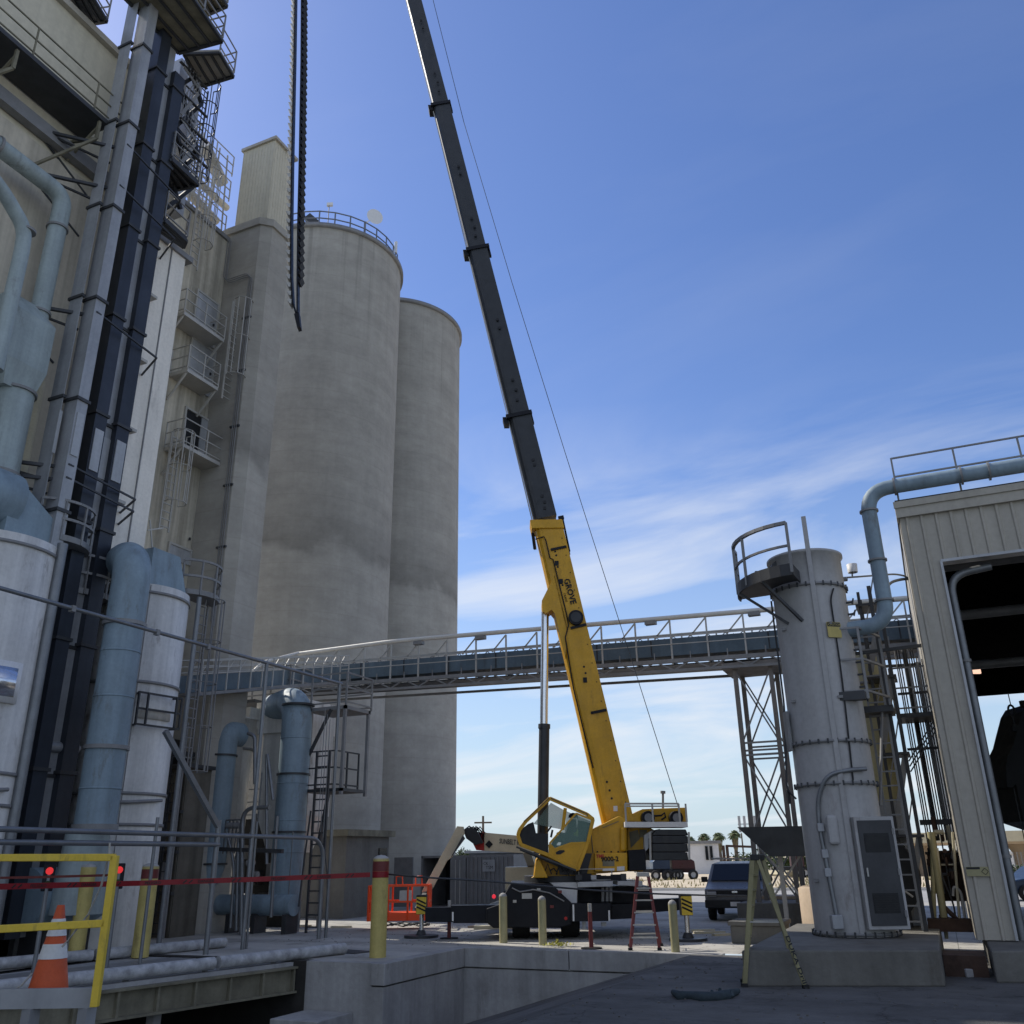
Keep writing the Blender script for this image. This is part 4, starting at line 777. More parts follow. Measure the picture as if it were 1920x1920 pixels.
for i, (va, vb) in enumerate(((1555, 1566.4), (1567, 1581.4), (1582, 1597.4), (1598, 1613))):
    b = MB(); b.pd([(1223-(i == 0)*-8, va), (1289-(i == 0)*3, va), (1291, vb), (1223, vb)], 27.1, 29.9); b.build('counterweight_slab', 'boom_grey', cr, .02)
b = MB(); b.pd([(1208, 1566), (1222, 1557), (1238, 1554), (1236, 1559), (1216, 1572), (1216, 1590), (1209, 1598)], 27.6, 28.0); b.build('counterweight_bracket', 'plaster', cr)
b = MB()
for u in (1291.5, 1219): b.bar(bp(u, 1560, 27.0), bp(u+1, 1612, 27.0), .05)
b.build('counterweight_rods', 'light_steel', cr)
# slew base
b = MB(); b.pd([(1002, 1646), (1006, 1612), (1014, 1600), (1040, 1604), (1095, 1612), (1118, 1632), (1118, 1648)], 27.6, 29.6); b.build('slew_frame', 'crane_yellow', cr, .03)
b = MB(); b.pd([(1001, 1643), (1006, 1613), (1012, 1611), (1026, 1641), (1027, 1646), (996, 1646)], 27.2, 27.6); b.build('front_foot', 'crane_yellow', cr, .02)
c0 = W(1055, 1652, D=28.6); c0 = V((c0.x, c0.y, c0.z)); MB().cyl(c0, c0+UPV*.16, 1.15, 40).build('slew_ring', 'dark_steel', cr)
b = MB(); b.pd([(1040, 1600), (1110, 1600), (1100, 1640), (1050, 1640)], 27.45, 27.6); b.build('machinery', 'dark_steel', cr)
# tilted cab
cb = MB(); dF, dB = 26.9, 27.9
ol = [(1031, 1497), (1101, 1527), (1112, 1536), (1102, 1580), (1083, 1630), (1028, 1603), (977, 1584), (971, 1566), (974, 1556), (986, 1540)]
def loopbars(b, pts, d, w_):
    for i in range(len(pts)): b.bar(W(*pts[i], D=d), W(*pts[(i+1) % len(pts)], D=d), w_)
loopbars(cb, ol, dF, .10); loopbars(cb, ol, dB, .09)
for p_ in ol: cb.bar(W(*p_, D=dF), W(*p_, D=dB), .075)
cb.bar(W(1060, 1515, D=dF), W(1055, 1556, D=dF), .08); cab = cb.build('cab', 'crane_yellow', cr, .008)
b = MB(); b.pd([(1028, 1583), (1039, 1592), (1070, 1581), (1101, 1580), (1097, 1592), (1083, 1628), (1029, 1602)], dF-.03, dF+.04); dr = b.build('door', 'crane_yellow', cab, .01)
b = MB(); b.pd([(1042, 1598), (1049, 1594), (1058, 1594), (1059, 1597), (1050, 1602), (1043, 1602)], dF-.045, dF-.03); b.build('hand_hole', 'black', dr)
b = MB(); loopbars(b, [(1080, 1525), (1111, 1537), (1101, 1580), (1070, 1581), (1040, 1592), (1030, 1582)], dF-.02, .05); b.build('door_frame', 'crane_yellow', dr)
b = MB(); b.pd([(1080, 1526), (1110, 1537), (1100, 1579), (1070, 1580), (1040, 1591), (1031, 1582)], dF, dF+.012); b.build('door_glass', 'cab_glass', cab)
b = MB(); b.pd([(1033, 1505), (1061, 1521), (1057, 1556), (1000, 1545)], dB-.03, dB-.018); b.build('window_glass', 'cab_glass', cab)
b = MB(); b.pd([(1062, 1521), (1107, 1540), (1099, 1580), (1057, 1585)], dB-.03, dB-.018); b.build('window_glass', 'cab_glass', cab)
b = MB(); b.prism([W(986, 1541, D=dF+.04), W(1030, 1499, D=dF+.04), W(1030, 1499, D=dB-.04), W(986, 1541, D=dB-.04)], RGT*.012); b.build('windscreen', 'cab_glass', cab)
b = MB(); b.prism([W(1031, 1497, D=dF), W(1101, 1527, D=dF), W(1101, 1527, D=dB), W(1031, 1497, D=dB)], UPV*.05); b.build('roof', 'plaster', cab)
b = MB(); b.pd([(976, 1582), (972, 1566), (976, 1556), (990, 1545), (1000, 1541), (1005, 1562), (1028, 1563), (1028, 1600)], dF+.06, dB-.06); b.build('dashboard', 'black', cab)
b = MB(); b.pd([(1062, 1560), (1068, 1540), (1074, 1540), (1076, 1566), (1092, 1572), (1088, 1590), (1050, 1588)], dF+.3, dB-.25); b.build('seat', 'black', cab)
b = MB(); b.pd([(1084, 1538), (1107, 1543), (1100, 1580), (1088, 1612), (1046, 1596), (1060, 1580), (1080, 1572)], dB-.16, dB-.08); b.build('cab_shade_panel', 'shade_grime', cab)  # dark sheet added to put shade inside the cab
b = MB(); b.pd([(1031, 1584), (1096, 1588), (1083, 1624), (1031, 1601)], dB-.06, dB-.03); b.build('far_side_panel', 'crane_yellow', cab)
b = MB(); b.bar(W(1026, 1560, D=27.3), W(1034, 1549, D=27.3), .05); b.bar(W(1033, 1570, D=27.3), W(1036, 1556, D=27.3), .06); b.build('controls', 'black', cab)
b = MB(); b.bar(W(1033, 1497, D=dF-.05), W(1101, 1526, D=dF-.05), .02); b.bar(W(1101, 1526, D=dF-.05), W(1101, 1531, D=dF-.05), .02); b.bar(W(1030, 1496, D=dF-.1), W(982, 1540, D=dF-.1), .02); b.build('grab_rail', 'dark_steel', cab)
b = MB(); b.bar(W(968, 1588, D=26.8), W(1080, 1632, D=26.8), .09, .05); b.bar(W(975, 1592, D=27.4), W(1082, 1637, D=27.4), .08); b.build('walkway_step', 'dark_steel', cab)
# carrier
Bk = MB(); Bk.pd([(912, 1704), (936, 1696), (958, 1656), (1033, 1656), (1072, 1693), (1072, 1734), (1050, 1740), (925, 1740), (912, 1730)], 27.0, 30.2); ca = Bk.build('carrier', 'crane_black', cr, .03)
b = MB(); b.pd([(1032, 1655), (1083, 1654), (1082, 1694), (1066, 1694)], 27.3, 28.2); b.build('fender', 'plaster', ca, .01)
b = MB(); b.pd([(1083, 1654), (1149, 1652), (1149, 1662), (1083, 1664)], 27.0, 30.0); b.pd([(1158, 1652), (1205, 1652), (1205, 1662), (1158, 1660)], 27.0, 29.6); b.build('deck_edge', 'casing_light', ca, .01)
b = MB(); b.pd([(1083, 1664), (1220, 1662), (1220, 1700), (1083, 1700)], 28.2, 31.2); b.build('chassis', 'crane_black', ca)
b = MB(); b.pd([(1101, 1643), (1165, 1644), (1165, 1651), (1101, 1652)], 27.4, 28); b.build('white_plate', 'plaster', ca)
b = MB()
for u in (1128, 1136, 1143): b.pd([(u, 1664), (u+5, 1664), (u+5, 1690), (u, 1690)], 27.6, 27.7)
b.build('chains', 'grey_steel', ca)
def beam(pix, d0, d1, nm='outrigger_beam'):
    b = MB(); b.pd(pix, d0, d1); return b.build(nm, 'crane_black', cr, .01)
ob = beam([(845, 1698), (935, 1697), (935, 1731), (850, 1731)], 27.3, 27.9); ob2 = beam([(1070, 1694), (1146, 1694), (1144, 1727), (1070, 1728)], 26.9, 27.5); beam([(797, 1702), (850, 1701), (850, 1729), (797, 1729)], 27.4, 27.8); beam([(1146, 1696), (1188, 1694), (1188, 1722), (1146, 1724)], 27.4, 28.0); beam([(1188, 1688), (1281, 1684), (1281, 1706), (1188, 1714)], 28.3, 28.7)
b = MB()
for u, d in ((849, 27.28), (924, 27.28)): b.pd([(u-1.5, 1710), (u+1.5, 1710), (u+1.5, 1727), (u-1.5, 1727)], d-.01, d)
for u in (1075, 1142): b.pd([(u-1.5, 1696 if u < 1100 else 1707), (u+1.5, 1696 if u < 1100 else 1707), (u+2, 1727), (u-1, 1727)], 26.87, 26.89)
b.build('reflective_strip', 'white_paint', cr)
def jack(u, v0, v1, d, nm):
    q0, q1 = W(u, v1, Z=0.14), None; dd = q0.dot(FWD); t0 = V((q0.x, q0.y, W(u, v0, D=dd).z))
    b = MB(); b.cyl(V((q0.x, q0.y, .1)), V((q0.x, q0.y, .7)), .065, 14); b.build('outrigger_cylinder', 'chrome', cr)
    b = MB(); b.cyl(V((q0.x, q0.y, 0.0)), V((q0.x, q0.y, .07)), .5, 28); b.cyl(V((q0.x, q0.y, .07)), V((q0.x, q0.y, .2)), .16, 16, .1); b.build('outrigger_float', 'dark_steel', cr)
    hb = MB(); c = V((q0.x, q0.y, .88)); hb.obox(c, RGT*.15, FWD*.17, UPV*.26); hb.build('jack_housing', 'crane_black', cr, .01)
    hb = MB(); hb.obox(c-FWD*.175-UPV*.02, RGT*.145, FWD*.006, UPV*.23); pl = hb.build('hazard_plate', 'yellow_paint', cr)
    b = MB()
    for k in range(-2, 3): s0 = c-FWD*.214+RGT*(-.19+0)+UPV*(k*.17-.12); e0 = c-FWD*.214+RGT*.19+UPV*(k*.17+.16); 
    for k in range(-2, 3):
        a_ = c-FWD*.184+RGT*-.135+UPV*(k*.10+.05); e_ = c-FWD*.184+RGT*.135+UPV*(k*.10-.07)
        if abs(k) < 2: b.bar(a_, e_, .012, .045)
    b.build('hazard_stripe', 'crane_black', pl)
jack(790, 1690, 1748, 28, ''); jack(1290, 1690, 1753, 28, '')
def wheel(c, ax, R_, wd, parent, m='rubber', nm='wheel'):
    c = V(c); ax = V(ax).normalized(); a = UPV; bx_ = ax.cross(a); o = MB(); prof = [(R_*.55, -wd/2), (R_*.93, -wd/2), (R_, -wd*.36), (R_, wd*.36), (R_*.93, wd/2), (R_*.55, wd/2)]; n = 28; vs = []; fs = []
    for r, z in prof:
        for k in range(n): q = 2*math.pi*k/n; vs.append(c+ax*z+(a*math.cos(q)+bx_*math.sin(q))*r)
    for i in range(len(prof)-1):
        for k in range(n): fs.append((i*n+k, i*n+(k+1) % n, (i+1)*n+(k+1) % n, (i+1)*n+k))
    o.add(vs, fs, True); ty = o.build(nm, m, parent); MB().cyl(c-ax*wd*.3, c+ax*wd*.3, R_*.56, 20).build('rim', 'casing_light', ty); return ty
for u in (977, 1069):
    for d in (27.9, 29.6, 33.2): q = W(u, 1740, D=d); wheel((q.x, q.y, .62), RGT, .62, .5, cr)
b = MB(); q = W(1022, 1735, D=28.6); b.obox(V((q.x, q.y, .85)), RGT*.9, FWD*.35, UPV*.12); b.build('axle', 'dark_steel', cr)
q = W(1010, 1710, D=26.95); b = MB(); b.obox(bp(988, 1680, 26.97), RGT*.14, FWD*.012, UPV*.07); b.build('plate', 'light_steel', ca)
b = MB(); q = bp(1061, 1722, 26.98); b.cyl(q, q+FWD*.02, .045, 10); b.build('tail_lamp', 'red', ca)
q = bp(926, 1681, 27.0); b = MB(); b.cyl(q, q+FWD*.08, .055, 12); b.build('marker_lamp', emit('lamp_red', (.8, .03, .05), .6), ca)
b = MB(); q = bp(1095, 1735, 27.2); b.obox(q, RGT*.05, FWD*.05, UPV*.09); b.build('tow_hook', 'casing_light', ca); b = MB(); b.obox(bp(1132, 1733, 27.2), RGT*.07, FWD*.05, UPV*.05); b.build('tow_hook', 'casing_light', ca)
# hoist rope
t = thing('hoist_rope', 'thin steel rope running from the crane winch up along the boom', 'rope', bp(1272, 1512, 28.3)); b = MB(); b.bar(bp(1272, 1514, 28.3), bp(1190, 1255, 28.3), .02); P = [(1190, 1255), (1100, 975), (1060, 850), (960, 530), (870, 230), (807, -20)]
for a_, c_ in zip(P, P[1:]): b.bar(bp(*a_, 28.3), bp(*c_, 28.3), .02)
b.build('rope', 'dark_steel', t)
# operator
def skin(name, pts, edges, rad, m, parent=None, sub=2):
    me = bpy.data.meshes.new(name); o0 = ORG.get(parent.name, V()) if parent else V(); me.from_pydata([V(p)-o0 for p in pts], edges, []); o = bpy.data.objects.new(name, me); C.objects.link(o)
    md = o.modifiers.new('s', 'SKIN'); 
    for i, r_ in enumerate(rad): me.skin_vertices[0].data[i].radius = (r_, r_)
    me.skin_vertices[0].data[0].use_root = True
    md.use_smooth_shade = True; s_ = o.modifiers.new('u', 'SUBSURF'); s_.levels = sub; s_.render_levels = sub
    bpy.context.view_layer.update(); m2 = bpy.data.meshes.new_from_object(o.evaluated_get(bpy.context.evaluated_depsgraph_get())); o.modifiers.clear(); o.data = m2; m2.materials.clear(); m2.materials.append(MATS[m])
    if parent: o.parent = parent; ORG[o.name] = o0
    return o
hp_ = W(1073, 1577, D=27.45); op = thing('person', 'person in hi-vis vest and dark helmet seated inside the tilted crane cab', 'person', hp_)
bk = (W(1075, 1548, D=27.45)-hp_)
sh = hp_+bk*.98; hd = W(1075, 1540, D=27.45)
lf = -RGT
pts = [hp_, hp_+bk*.5, sh, sh+bk.normalized()*.12, hd+V((0, 0, .06)), sh+FWD*.2, sh+FWD*.22+lf*.2-UPV*.25, sh+FWD*.15+lf*.5-UPV*.2, sh-FWD*.2, sh-FWD*.22+lf*.2-UPV*.25, sh-FWD*.15+lf*.5-UPV*.2, hp_+FWD*.1+lf*.45+UPV*.08, hp_+FWD*.1+lf*.65-UPV*.32, hp_-FWD*.1+lf*.45+UPV*.08, hp_-FWD*.1+lf*.65-UPV*.32]
skin('body', pts, [(0, 1), (1, 2), (2, 3), (3, 4), (2, 5), (5, 6), (6, 7), (2, 8), (8, 9), (9, 10), (0, 11), (11, 12), (0, 13), (13, 14)], [.15, .16, .13, .06, .11, .08, .06, .045, .08, .06, .045, .09, .06, .09, .06], 'cloth', op)
skin('vest', [hp_+UPV*.02, hp_+bk*.5, sh-bk*.05], [(0, 1), (1, 2)], [.17, .185, .165], 'hi_vis', op)
b = MB(); b.lathe(hd+V((0, 0, .1)), [(.14, 0), (.13, .07), (.08, .12), (0, .14)], 20); b.build('helmet', 'cloth', op)
# ================================================================ BUCKET BELT HANGING FROM THE CRANE
bt = thing('bucket_belt', 'long looped bucket elevator belt with cups hanging in front of the silo', 'belt', W(556, 600, D=CD)); BD = CD+.0
Lp = [(556, -60), (553, 120), (549, 300), (547, 430), (547, 520), (550, 570), (556, 590)]
Rp = [(567, -60), (566, 120), (563, 300), (560, 430), (559, 530), (559, 590)]
def belt(P, nm):
    b = MB()
    for a_, c_ in zip(P, P[1:]): b.bar(W(*a_, D=BD), W(*c_, D=BD), .055, .34, up=FWD)
    return b.build(nm, 'crane_black', bt)
belt(Lp, 'belt_strand'); belt(Rp, 'belt_strand')
b = MB(); b.pd([(551, 588), (560, 585), (563, 612), (557, 614)], BD-.15, BD+.15); b.build('belt_clamp', 'crane_black', bt)
def cup(m, side):
    b = MB(); s = side; b.add([(0, -.17, .10), (0, .17, .10), (0, .17, -.09), (0, -.17, -.09), (s*.17, -.19, .10), (s*.17, .19, .10), (s*.06, .19, -.09), (s*.06, -.19, -.09)], [(0, 1, 2, 3), (4, 7, 6, 5), (0, 3, 7, 4), (1, 5, 6, 2), (3, 2, 6, 7), (0, 4, 5, 1)]); 
    o = b.build('bucket', m, None); return o
def interp(P, t_):
    tot = [0]
    for a_, c_ in zip(P, P[1:]): tot.append(tot[-1]+math.dist(a_, c_))
    s_ = t_*tot[-1]
    for i in range(len(P)-1):
        if s_ <= tot[i+1]: f_ = (s_-tot[i])/(tot[i+1]-tot[i]); return (P[i][0]+(P[i+1][0]-P[i][0])*f_, P[i][1]+(P[i+1][1]-P[i][1])*f_)
    return P[-1]
for P, s_, m in ((Lp[:-1], -1, 'light_steel'), (Rp[:-1], 1, 'crane_black')):
    pr_ = cup(m, s_); zt, zb2 = W(*P[0], D=BD).z, W(*P[-1], D=BD).z; n = 49
    for k in range(n):
        # equal steps in world height
        zz = zt+(zb2-zt)*k/(n-1); lo, hi = 0., 1.
        for _ in range(18):
            md = (lo+hi)/2
            if W(*interp(P, md), D=BD).z > zz: lo = md
            else: hi = md
        q = W(*interp(P, lo), D=BD)+RGT*s_*.035
        o = pr_ if k == 0 else pr_.copy()
        if k: C.objects.link(o)
        o.parent = bt; o.location = q-ORG[bt.name]; o.rotation_euler = (0, 0, math.radians(24))
# ================================================================ BOOM LIFT, CONTAINER, YARD THINGS
DL = 33.0
bl = thing('boom_lift', 'cream articulated boom lift with orange basket reaching out behind the crane cab', 'boom lift', W(740, 1735, Z=0))
def lq(u, v, d=DL): return W(u, v, D=d)
b = MB(); b.pd([(857, 1549), (869, 1550), (871, 1562), (848, 1606), (838, 1614), (812, 1664), (800, 1680), (791, 1672), (800, 1655)], DL-.12, DL+.12); b.build('jib', 'cream_paint', bl, .01)
b = MB(); b.pd([(908, 1561), (985, 1568), (1000, 1600), (985, 1600), (908, 1595)], DL+1.0, DL+1.4); ma = b.build('main_arm', 'cream_paint', bl, .01)
b = MB(); b.pd([(885, 1562), (910, 1560), (911, 1595), (893, 1594), (886, 1580)], DL+1.05, DL+1.35); b.build('arm_head', 'red', bl)
text('lettering', 'SUNBELT RENTALS', lq(936, 1581, DL+.98), lq(990, 1586, DL+.98)-lq(936, 1581, DL+.98), UPV, .17, 'dark_steel', ma, .003, .004, sx=.62)
b = MB(); q = lq(917, 1583, DL+.98); b.obox(q, RGT*.07+UPV*.07, RGT*.07-UPV*.07, FWD*.01); b.build('sticker', 'crane_black', ma)
b = MB()
for k in range(9): 
    u = 872+k*2.5; b.tube([lq(u, 1555+k % 3*3, DL+.2+.1*k), lq(u+8, 1549+(k*7) % 5, DL+.5), lq(u+16, 1556+(k*5) % 9, DL+.9), lq(u+14, 1572+(k*3) % 9, DL+1.0)], .022, 6)
b.pd([(868, 1556), (884, 1550), (896, 1560), (905, 1580), (890, 1584), (874, 1572)], DL+.2, DL+1.0); b.build('hose_bundle', 'black', bl)
b = MB(); b.pd([(868, 1566), (872, 1572), (850, 1602), (846, 1606)], DL-.25, DL-.12); b.build('jib_cylinder', 'dark_steel', bl)
bk_ = MB(); P = [W(692, 1662, D=31.8), W(803, 1664, D=31.8)]; w_ = RGT*((P[1]-P[0]).dot(RGT)); zt = P[0].z; zbk = W(748, 1727, D=31.8).z; o0 = V((P[0].x, P[0].y, zbk))
cs = [o0, o0+w_, o0+w_+FWD*1.0, o0+FWD*1.0]
for i in range(4):
    a_, c_ = cs[i], cs[(i+1) % 4]
    for f_ in (0, .33, .66): q = a_.lerp(c_, f_); bk_.bar(q, V((q.x, q.y, zt)), .05)
    for z in (zt, (zt+zbk)/2+.05): bk_.bar(V((a_.x, a_.y, z)), V((c_.x, c_.y, z)), .055)
ba = bk_.build('basket', 'orange', bl)
b = MB(); b.hexa([x for x in cs]+[x+UPV*.25 for x in cs]); b.build('basket_floor', 'orange', ba, .01)
b = MB()
for f_ in (.45, .78): q = o0+w_*f_+FWD*.1; z = V((q.x, q.y, zt)); b.tube([z, z+UPV*.28, z+UPV*.3+RGT*.2, z+RGT*.22], .025, 6)
b.build('handles', 'orange', ba); q = o0+w_*.62+FWD*.05+UPV*.75; b = MB(); b.obox(q, RGT*.2, FWD*.05, UPV*.16); b.build('control_box', 'light_steel', ba)
b = MB(); q = o0+w_*.8+FWD*.5; b.bar(V((q.x, q.y, zbk+.3)), lq(800, 1672), .16); b.build('basket_mount', 'dark_steel', bl)
q = W(1000, 1650, D=38); b = MB(); b.obox(V((q.x, q.y, 1.2)), RGT*1.1, FWD*1., UPV*.6); b.build('base', 'cream_paint', bl, .04)
for s_ in (-1, 1): wheel(V((q.x, q.y, .5))+RGT*s_*.9-FWD*.9, FWD, .5, .35, bl)
b = MB(); b.bar(lq(985, 1585, DL+1.2), V((q.x, q.y, 1.8)), .3); b.build('arm_base', 'cream_paint', bl)
# container
ct = thing('shipping_container', 'weathered grey shipping container with one door open, behind the boom lift', 'container', (-20, 40, 0)); Yk = 39.5
a_, b_ = W(790, 1603, Y=Yk), W(962, 1604, Y=Yk); xm = W(875, 1603, Y=Yk).x; zt = (a_.z+b_.z)/2
b = MB(); b.box(a_.x, xm, Yk, Yk+2.4, 0, .08); b.box(a_.x, xm, Yk, Yk+2.4, zt-.1, zt); b.box(a_.x, a_.x+.08, Yk, Yk+2.4, 0, zt); b.box(a_.x, b_.x, Yk+2.35, Yk+2.45, 0, zt)
b.box(xm, b_.x, Yk+.05, Yk+2.4, 0, zt); x = xm
while x < b_.x-.1: b.box(x, x+.1, Yk, Yk+.05, .1, zt-.1); x += .22
b.build('shell', 'grey_steel', ct)
b = MB(); x1 = W(843, 1650, Y=Yk-.1).x; b.box(x1, xm-.03, Yk-.05, Yk+.01, .12, zt-.1); o_ = b.build('door', 'grey_steel', ct); b = MB(); b.bar((xm-.3, Yk-.09, .2), (xm-.3, Yk-.09, zt-.2), .04); b.bar((x1+.3, Yk-.09, .2), (x1+.3, Yk-.09, zt-.2), .04); b.build('lock_rods', 'light_steel', o_)
b = MB(); b.box(a_.x+.1, x1-.02, Yk+2.3, Yk+2.34, .1, zt-.12); b.build('interior', 'black', ct)
b = MB(); b.box(a_.x-1.0, a_.x, Yk-.8, Yk-.72, .1, zt-.05); b.build('open_door', 'grey_steel', ct)
p0 = W(905, 1612, Y=Yk-.02); p1 = W(928, 1634, Y=Yk-.02); b = MB(); b.box(p0.x, p1.x, Yk-.03, Yk-.01, p1.z, p0.z); sg = b.build('sign', 'casing_light', ct); text('lettering', 'CK', (p0.x+.04, Yk-.032, p0.z-.22), (1, 0, 0), UPV, .13, 'crane_black', sg, .001); text('lettering', 'TSM', (p0.x+.16, Yk-.032, p1.z+.1), (1, 0, 0), UPV, .15, 'crane_black', sg, .001)
ws = thing('metal_shed', 'white ribbed metal shed right behind the container', 'shed', (-15, 48, 0)); Ys = 46
a_, b_ = W(880, 1600, Y=Ys), W(1002, 1605, Y=Ys); b = MB(); b.box(a_.x, b_.x+.6, Ys, Ys+6, 0, a_.z); x = a_.x
while x < b_.x+.6: b.box(x, x+.05, Ys-.03, Ys, 0, a_.z); x += .6
b.build('wall', 'casing_light', ws); b = MB(); b.box(a_.x-.2, b_.x+.8, Ys-.2, Ys+6.2, a_.z, a_.z+.12); b.build('roof', 'white_paint', ws)
p0 = W(965, 1627, Y=Ys-2); p1 = W(985, 1627, Y=Ys-2); bx = thing('electric_cabinet', 'small dark grey cabinet between container and white shed', 'cabinet', (p0.x, Ys-2, 0)); b = MB(); b.box(p0.x, p1.x, Ys-2, Ys-1, 0, p0.z); b.build('body', 'grey_steel', bx); b = MB(); b.box(p0.x-.1, p1.x+.1, Ys-2.1, Ys-.9, p0.z, p0.z+.08); b.build('top', 'dark_steel', bx)
# bollards
def bollard(u, v, vt, rpx, m, lab, red=False, group='concrete filled bollards', z0=0.):
    q = W(u, v, Z=z0); top = W(u, vt, D=q.dot(FWD)).z; r = (W(u+rpx, v, Z=z0)-W(u-rpx, v, Z=z0)).length/2
    t = thing('bollard', lab, 'bollard', q, group); b = MB(); b.lathe(q, [(r, 0), (r, top-q.z)], 28); b.build('pipe', m, t)
    MB().lathe(q, [(r+.002, top-q.z-.02), (r*.9, top-q.z+.03), (r*.5, top-q.z+.07), (0, top-q.z+.085)], 28).build('cap', 'retaining_concrete', t)
    if red: MB().lathe(q, [(r+.006, top-q.z-.28), (r+.006, top-q.z-.06)], 28).build('band', 'dull_red', t)
    return q, top, r
bollard(262, 1795, 1625, 14.5, 'bollard_yellow', 'thick yellow bollard with red patch on its rim, in front of the white tank', True, 'thick yellow bollards by the scale')
B2 = bollard(708, 1795, 1610, 15, 'bollard_yellow', 'thick yellow bollard wrapped with red tape at the corner of the retaining wall', True, 'thick yellow bollards by the scale')
bollard(140, 1803, 1626, 13.5, 'bollard_yellow', 'thick yellow bollard behind the traffic cone', False, 'thick yellow bollards by the scale')
bollard(944, 1768, 1680, 7.5, 'bollard_faded', 'faded slim bollard, leftmost of the three along the ramp wall', group='slim faded bollards along the ramp wall')
bollard(1018, 1772, 1686, 7.5, 'bollard_faded', 'faded slim bollard with yellow rags at its foot', group='slim faded bollards along the ramp wall')
bollard(1267, 1786, 1694, 8, 'bollard_faded', 'faded slim bollard right of the red step ladder', group='slim faded bollards along the ramp wall')
for u, v, vt, lab in ((842, 1760, 1688, 'dark red delineator post between thick bollard and crane'), (1109, 1779, 1694, 'red delineator post left of the red step ladder')):
    q = W(u, v, Z=0); top = W(u, vt, D=q.dot(FWD)).z; t = thing('delineator_post', lab, 'post', q, 'red delineator posts'); MB().cyl(q, V((q.x, q.y, top*.82)), .055, 14, .05).build('post', 'dull_red', t); MB().cyl(V((q.x, q.y, top*.82)), V((q.x, q.y, top)), .05, 14).build('sleeve', 'light_steel', t); MB().cyl(q, q+UPV*.03, .26, 20).build('base', 'rubber', t)
q = W(1050, 1776, Z=0); t = thing('rag_heap', 'crumpled yellow green rags on the wall top', 'rags', q); b = MB(); n = 26; vs = []
for k in range(60):
    a_ = random.random()*6.28; r_ = random.random()**.6; c = q+V((math.cos(a_)*r_*.45, math.sin(a_)*r_*.16, .02+.14*(1-r_)*random.random())); s_ = .09
    b.add([c, c+V((random.uniform(-s_, s_), random.uniform(-s_, s_), random.uniform(0, s_))), c+V((random.uniform(-s_, s_), random.uniform(-s_, s_), random.uniform(0, s_)))], [(0, 1, 2)])
MATS['rag'] = mat('rag', (.42, .40, .10), .9, var=.3, scale=8); b.build('rags', 'rag', t)
# crane mats / planks on the lit ground
t = thing('timber_mat', 'pale timber mats lying on the sunny ground by the left outrigger', 'mat', W(940, 1738, Z=0)); b = MB(); q = W(930, 1740, Z=0); b.obox(q+UPV*.05, RGT*.7, FWD*.5, UPV*.05); b.build('mat', 'cream_paint', t)
t = thing('ground_hoses', 'dark hoses snaking over the sunlit concrete by the basket', 'hoses', W(730, 1735, Z=0)); b = MB()
for s_ in range(3):
    P = []; 
    for k in range(16): q = W(700+k*7, 1731+3*math.sin(k*1.3+s_*2)+s_*1.5, Z=.02); P.append(q)
    b.tube(P, .025, 6)
b.build('hose', 'rubber', t)
# red step ladder
def stepladder(name, lab, feet, apex, m, cap, steps, parentgroup=None, stepm='light_steel', sw=.9, rt=.035, rail_w=.07):
    # feet: front-left, front-right, back-left, back-right world points ; apex front/back left/right
    t = thing(name, lab, 'ladder', feet[0]); A = apex
    for i in range(2):
        b = MB(); b.bar(feet[i], A[i], rt, rail_w, up=RGT); b.build('front_rail', m, t)
        b = MB(); b.bar(feet[2+i], A[2+i], rt, rail_w*.8, up=RGT); b.build('rear_rail', m, t)
    for k in range(steps):
        f_ = (k+1)/(steps+1); a_ = feet[0].lerp(A[0], f_); c_ = feet[1].lerp(A[1], f_); b = MB(); b.bar(a_, c_, .09, .03); b.build('step', stepm, t)
    b = MB()
    for k in (.18, .5, .8): b.bar(feet[2].lerp(A[2], k), feet[3].lerp(A[3], k), .03)
    for i in range(2): b.bar(feet[i].lerp(A[i], .5), feet[2+i].lerp(A[2+i], .5), .02)
    b.build('braces', 'light_steel', t)
    c = sum(A, V())/4; b = MB(); xw = (A[1]-A[0]); dw = (A[2]-A[0]); b.obox(c+UPV*.04, xw*.58, dw*.75, UPV*.05); b.build('top_cap', cap, t, .01)
    for q in feet: b = MB(); b.obox(q+UPV*.03, RGT*.05, FWD*.05, UPV*.03); b.build('foot', 'rubber', t)
    return t
F0, F1 = W(1182, 1782, Z=0), W(1237, 1782, Z=0); F2, F3 = W(1192, 1770, Z=0), W(1247, 1783, Z=0); F2 = F0+(F3-F1)+FWD*1.1; F3 = F1+FWD*1.1+RGT*.2
z = 1.85; A0_ = W(1196, 1643, D=F0.dot(FWD)+.35); A1_ = W(1216, 1643, D=F0.dot(FWD)+.35); A2_ = A0_+FWD*.15; A3_ = A1_+FWD*.15
stepladder('step_ladder', 'red step ladder with bare metal steps standing on the ramp wall', [F0, F1, F2, F3], [A0_, A1_, A2_, A3_], 'dull_red', 'light_steel', 5)
F0, F1 = W(1396, 1851, Z=0), W(1424, 1852, Z=0); F2, F3 = W(1511, 1854, Z=0), W(1539, 1846, Z=0)
dz_ = (F0.dot(FWD)+F2.dot(FWD))/2
A0_, A1_ = W(1410, 1612, D=F0.dot(FWD)), W(1420, 1612, D=F0.dot(FWD)+.35); A2_, A3_ = W(1421, 1612, D=F0.dot(FWD)), W(1431, 1612, D=F0.dot(FWD)+.35)
F1 = F0+FWD*.55+RGT*.12; F1.z = 0; F3 = F2+FWD*.55+RGT*.05
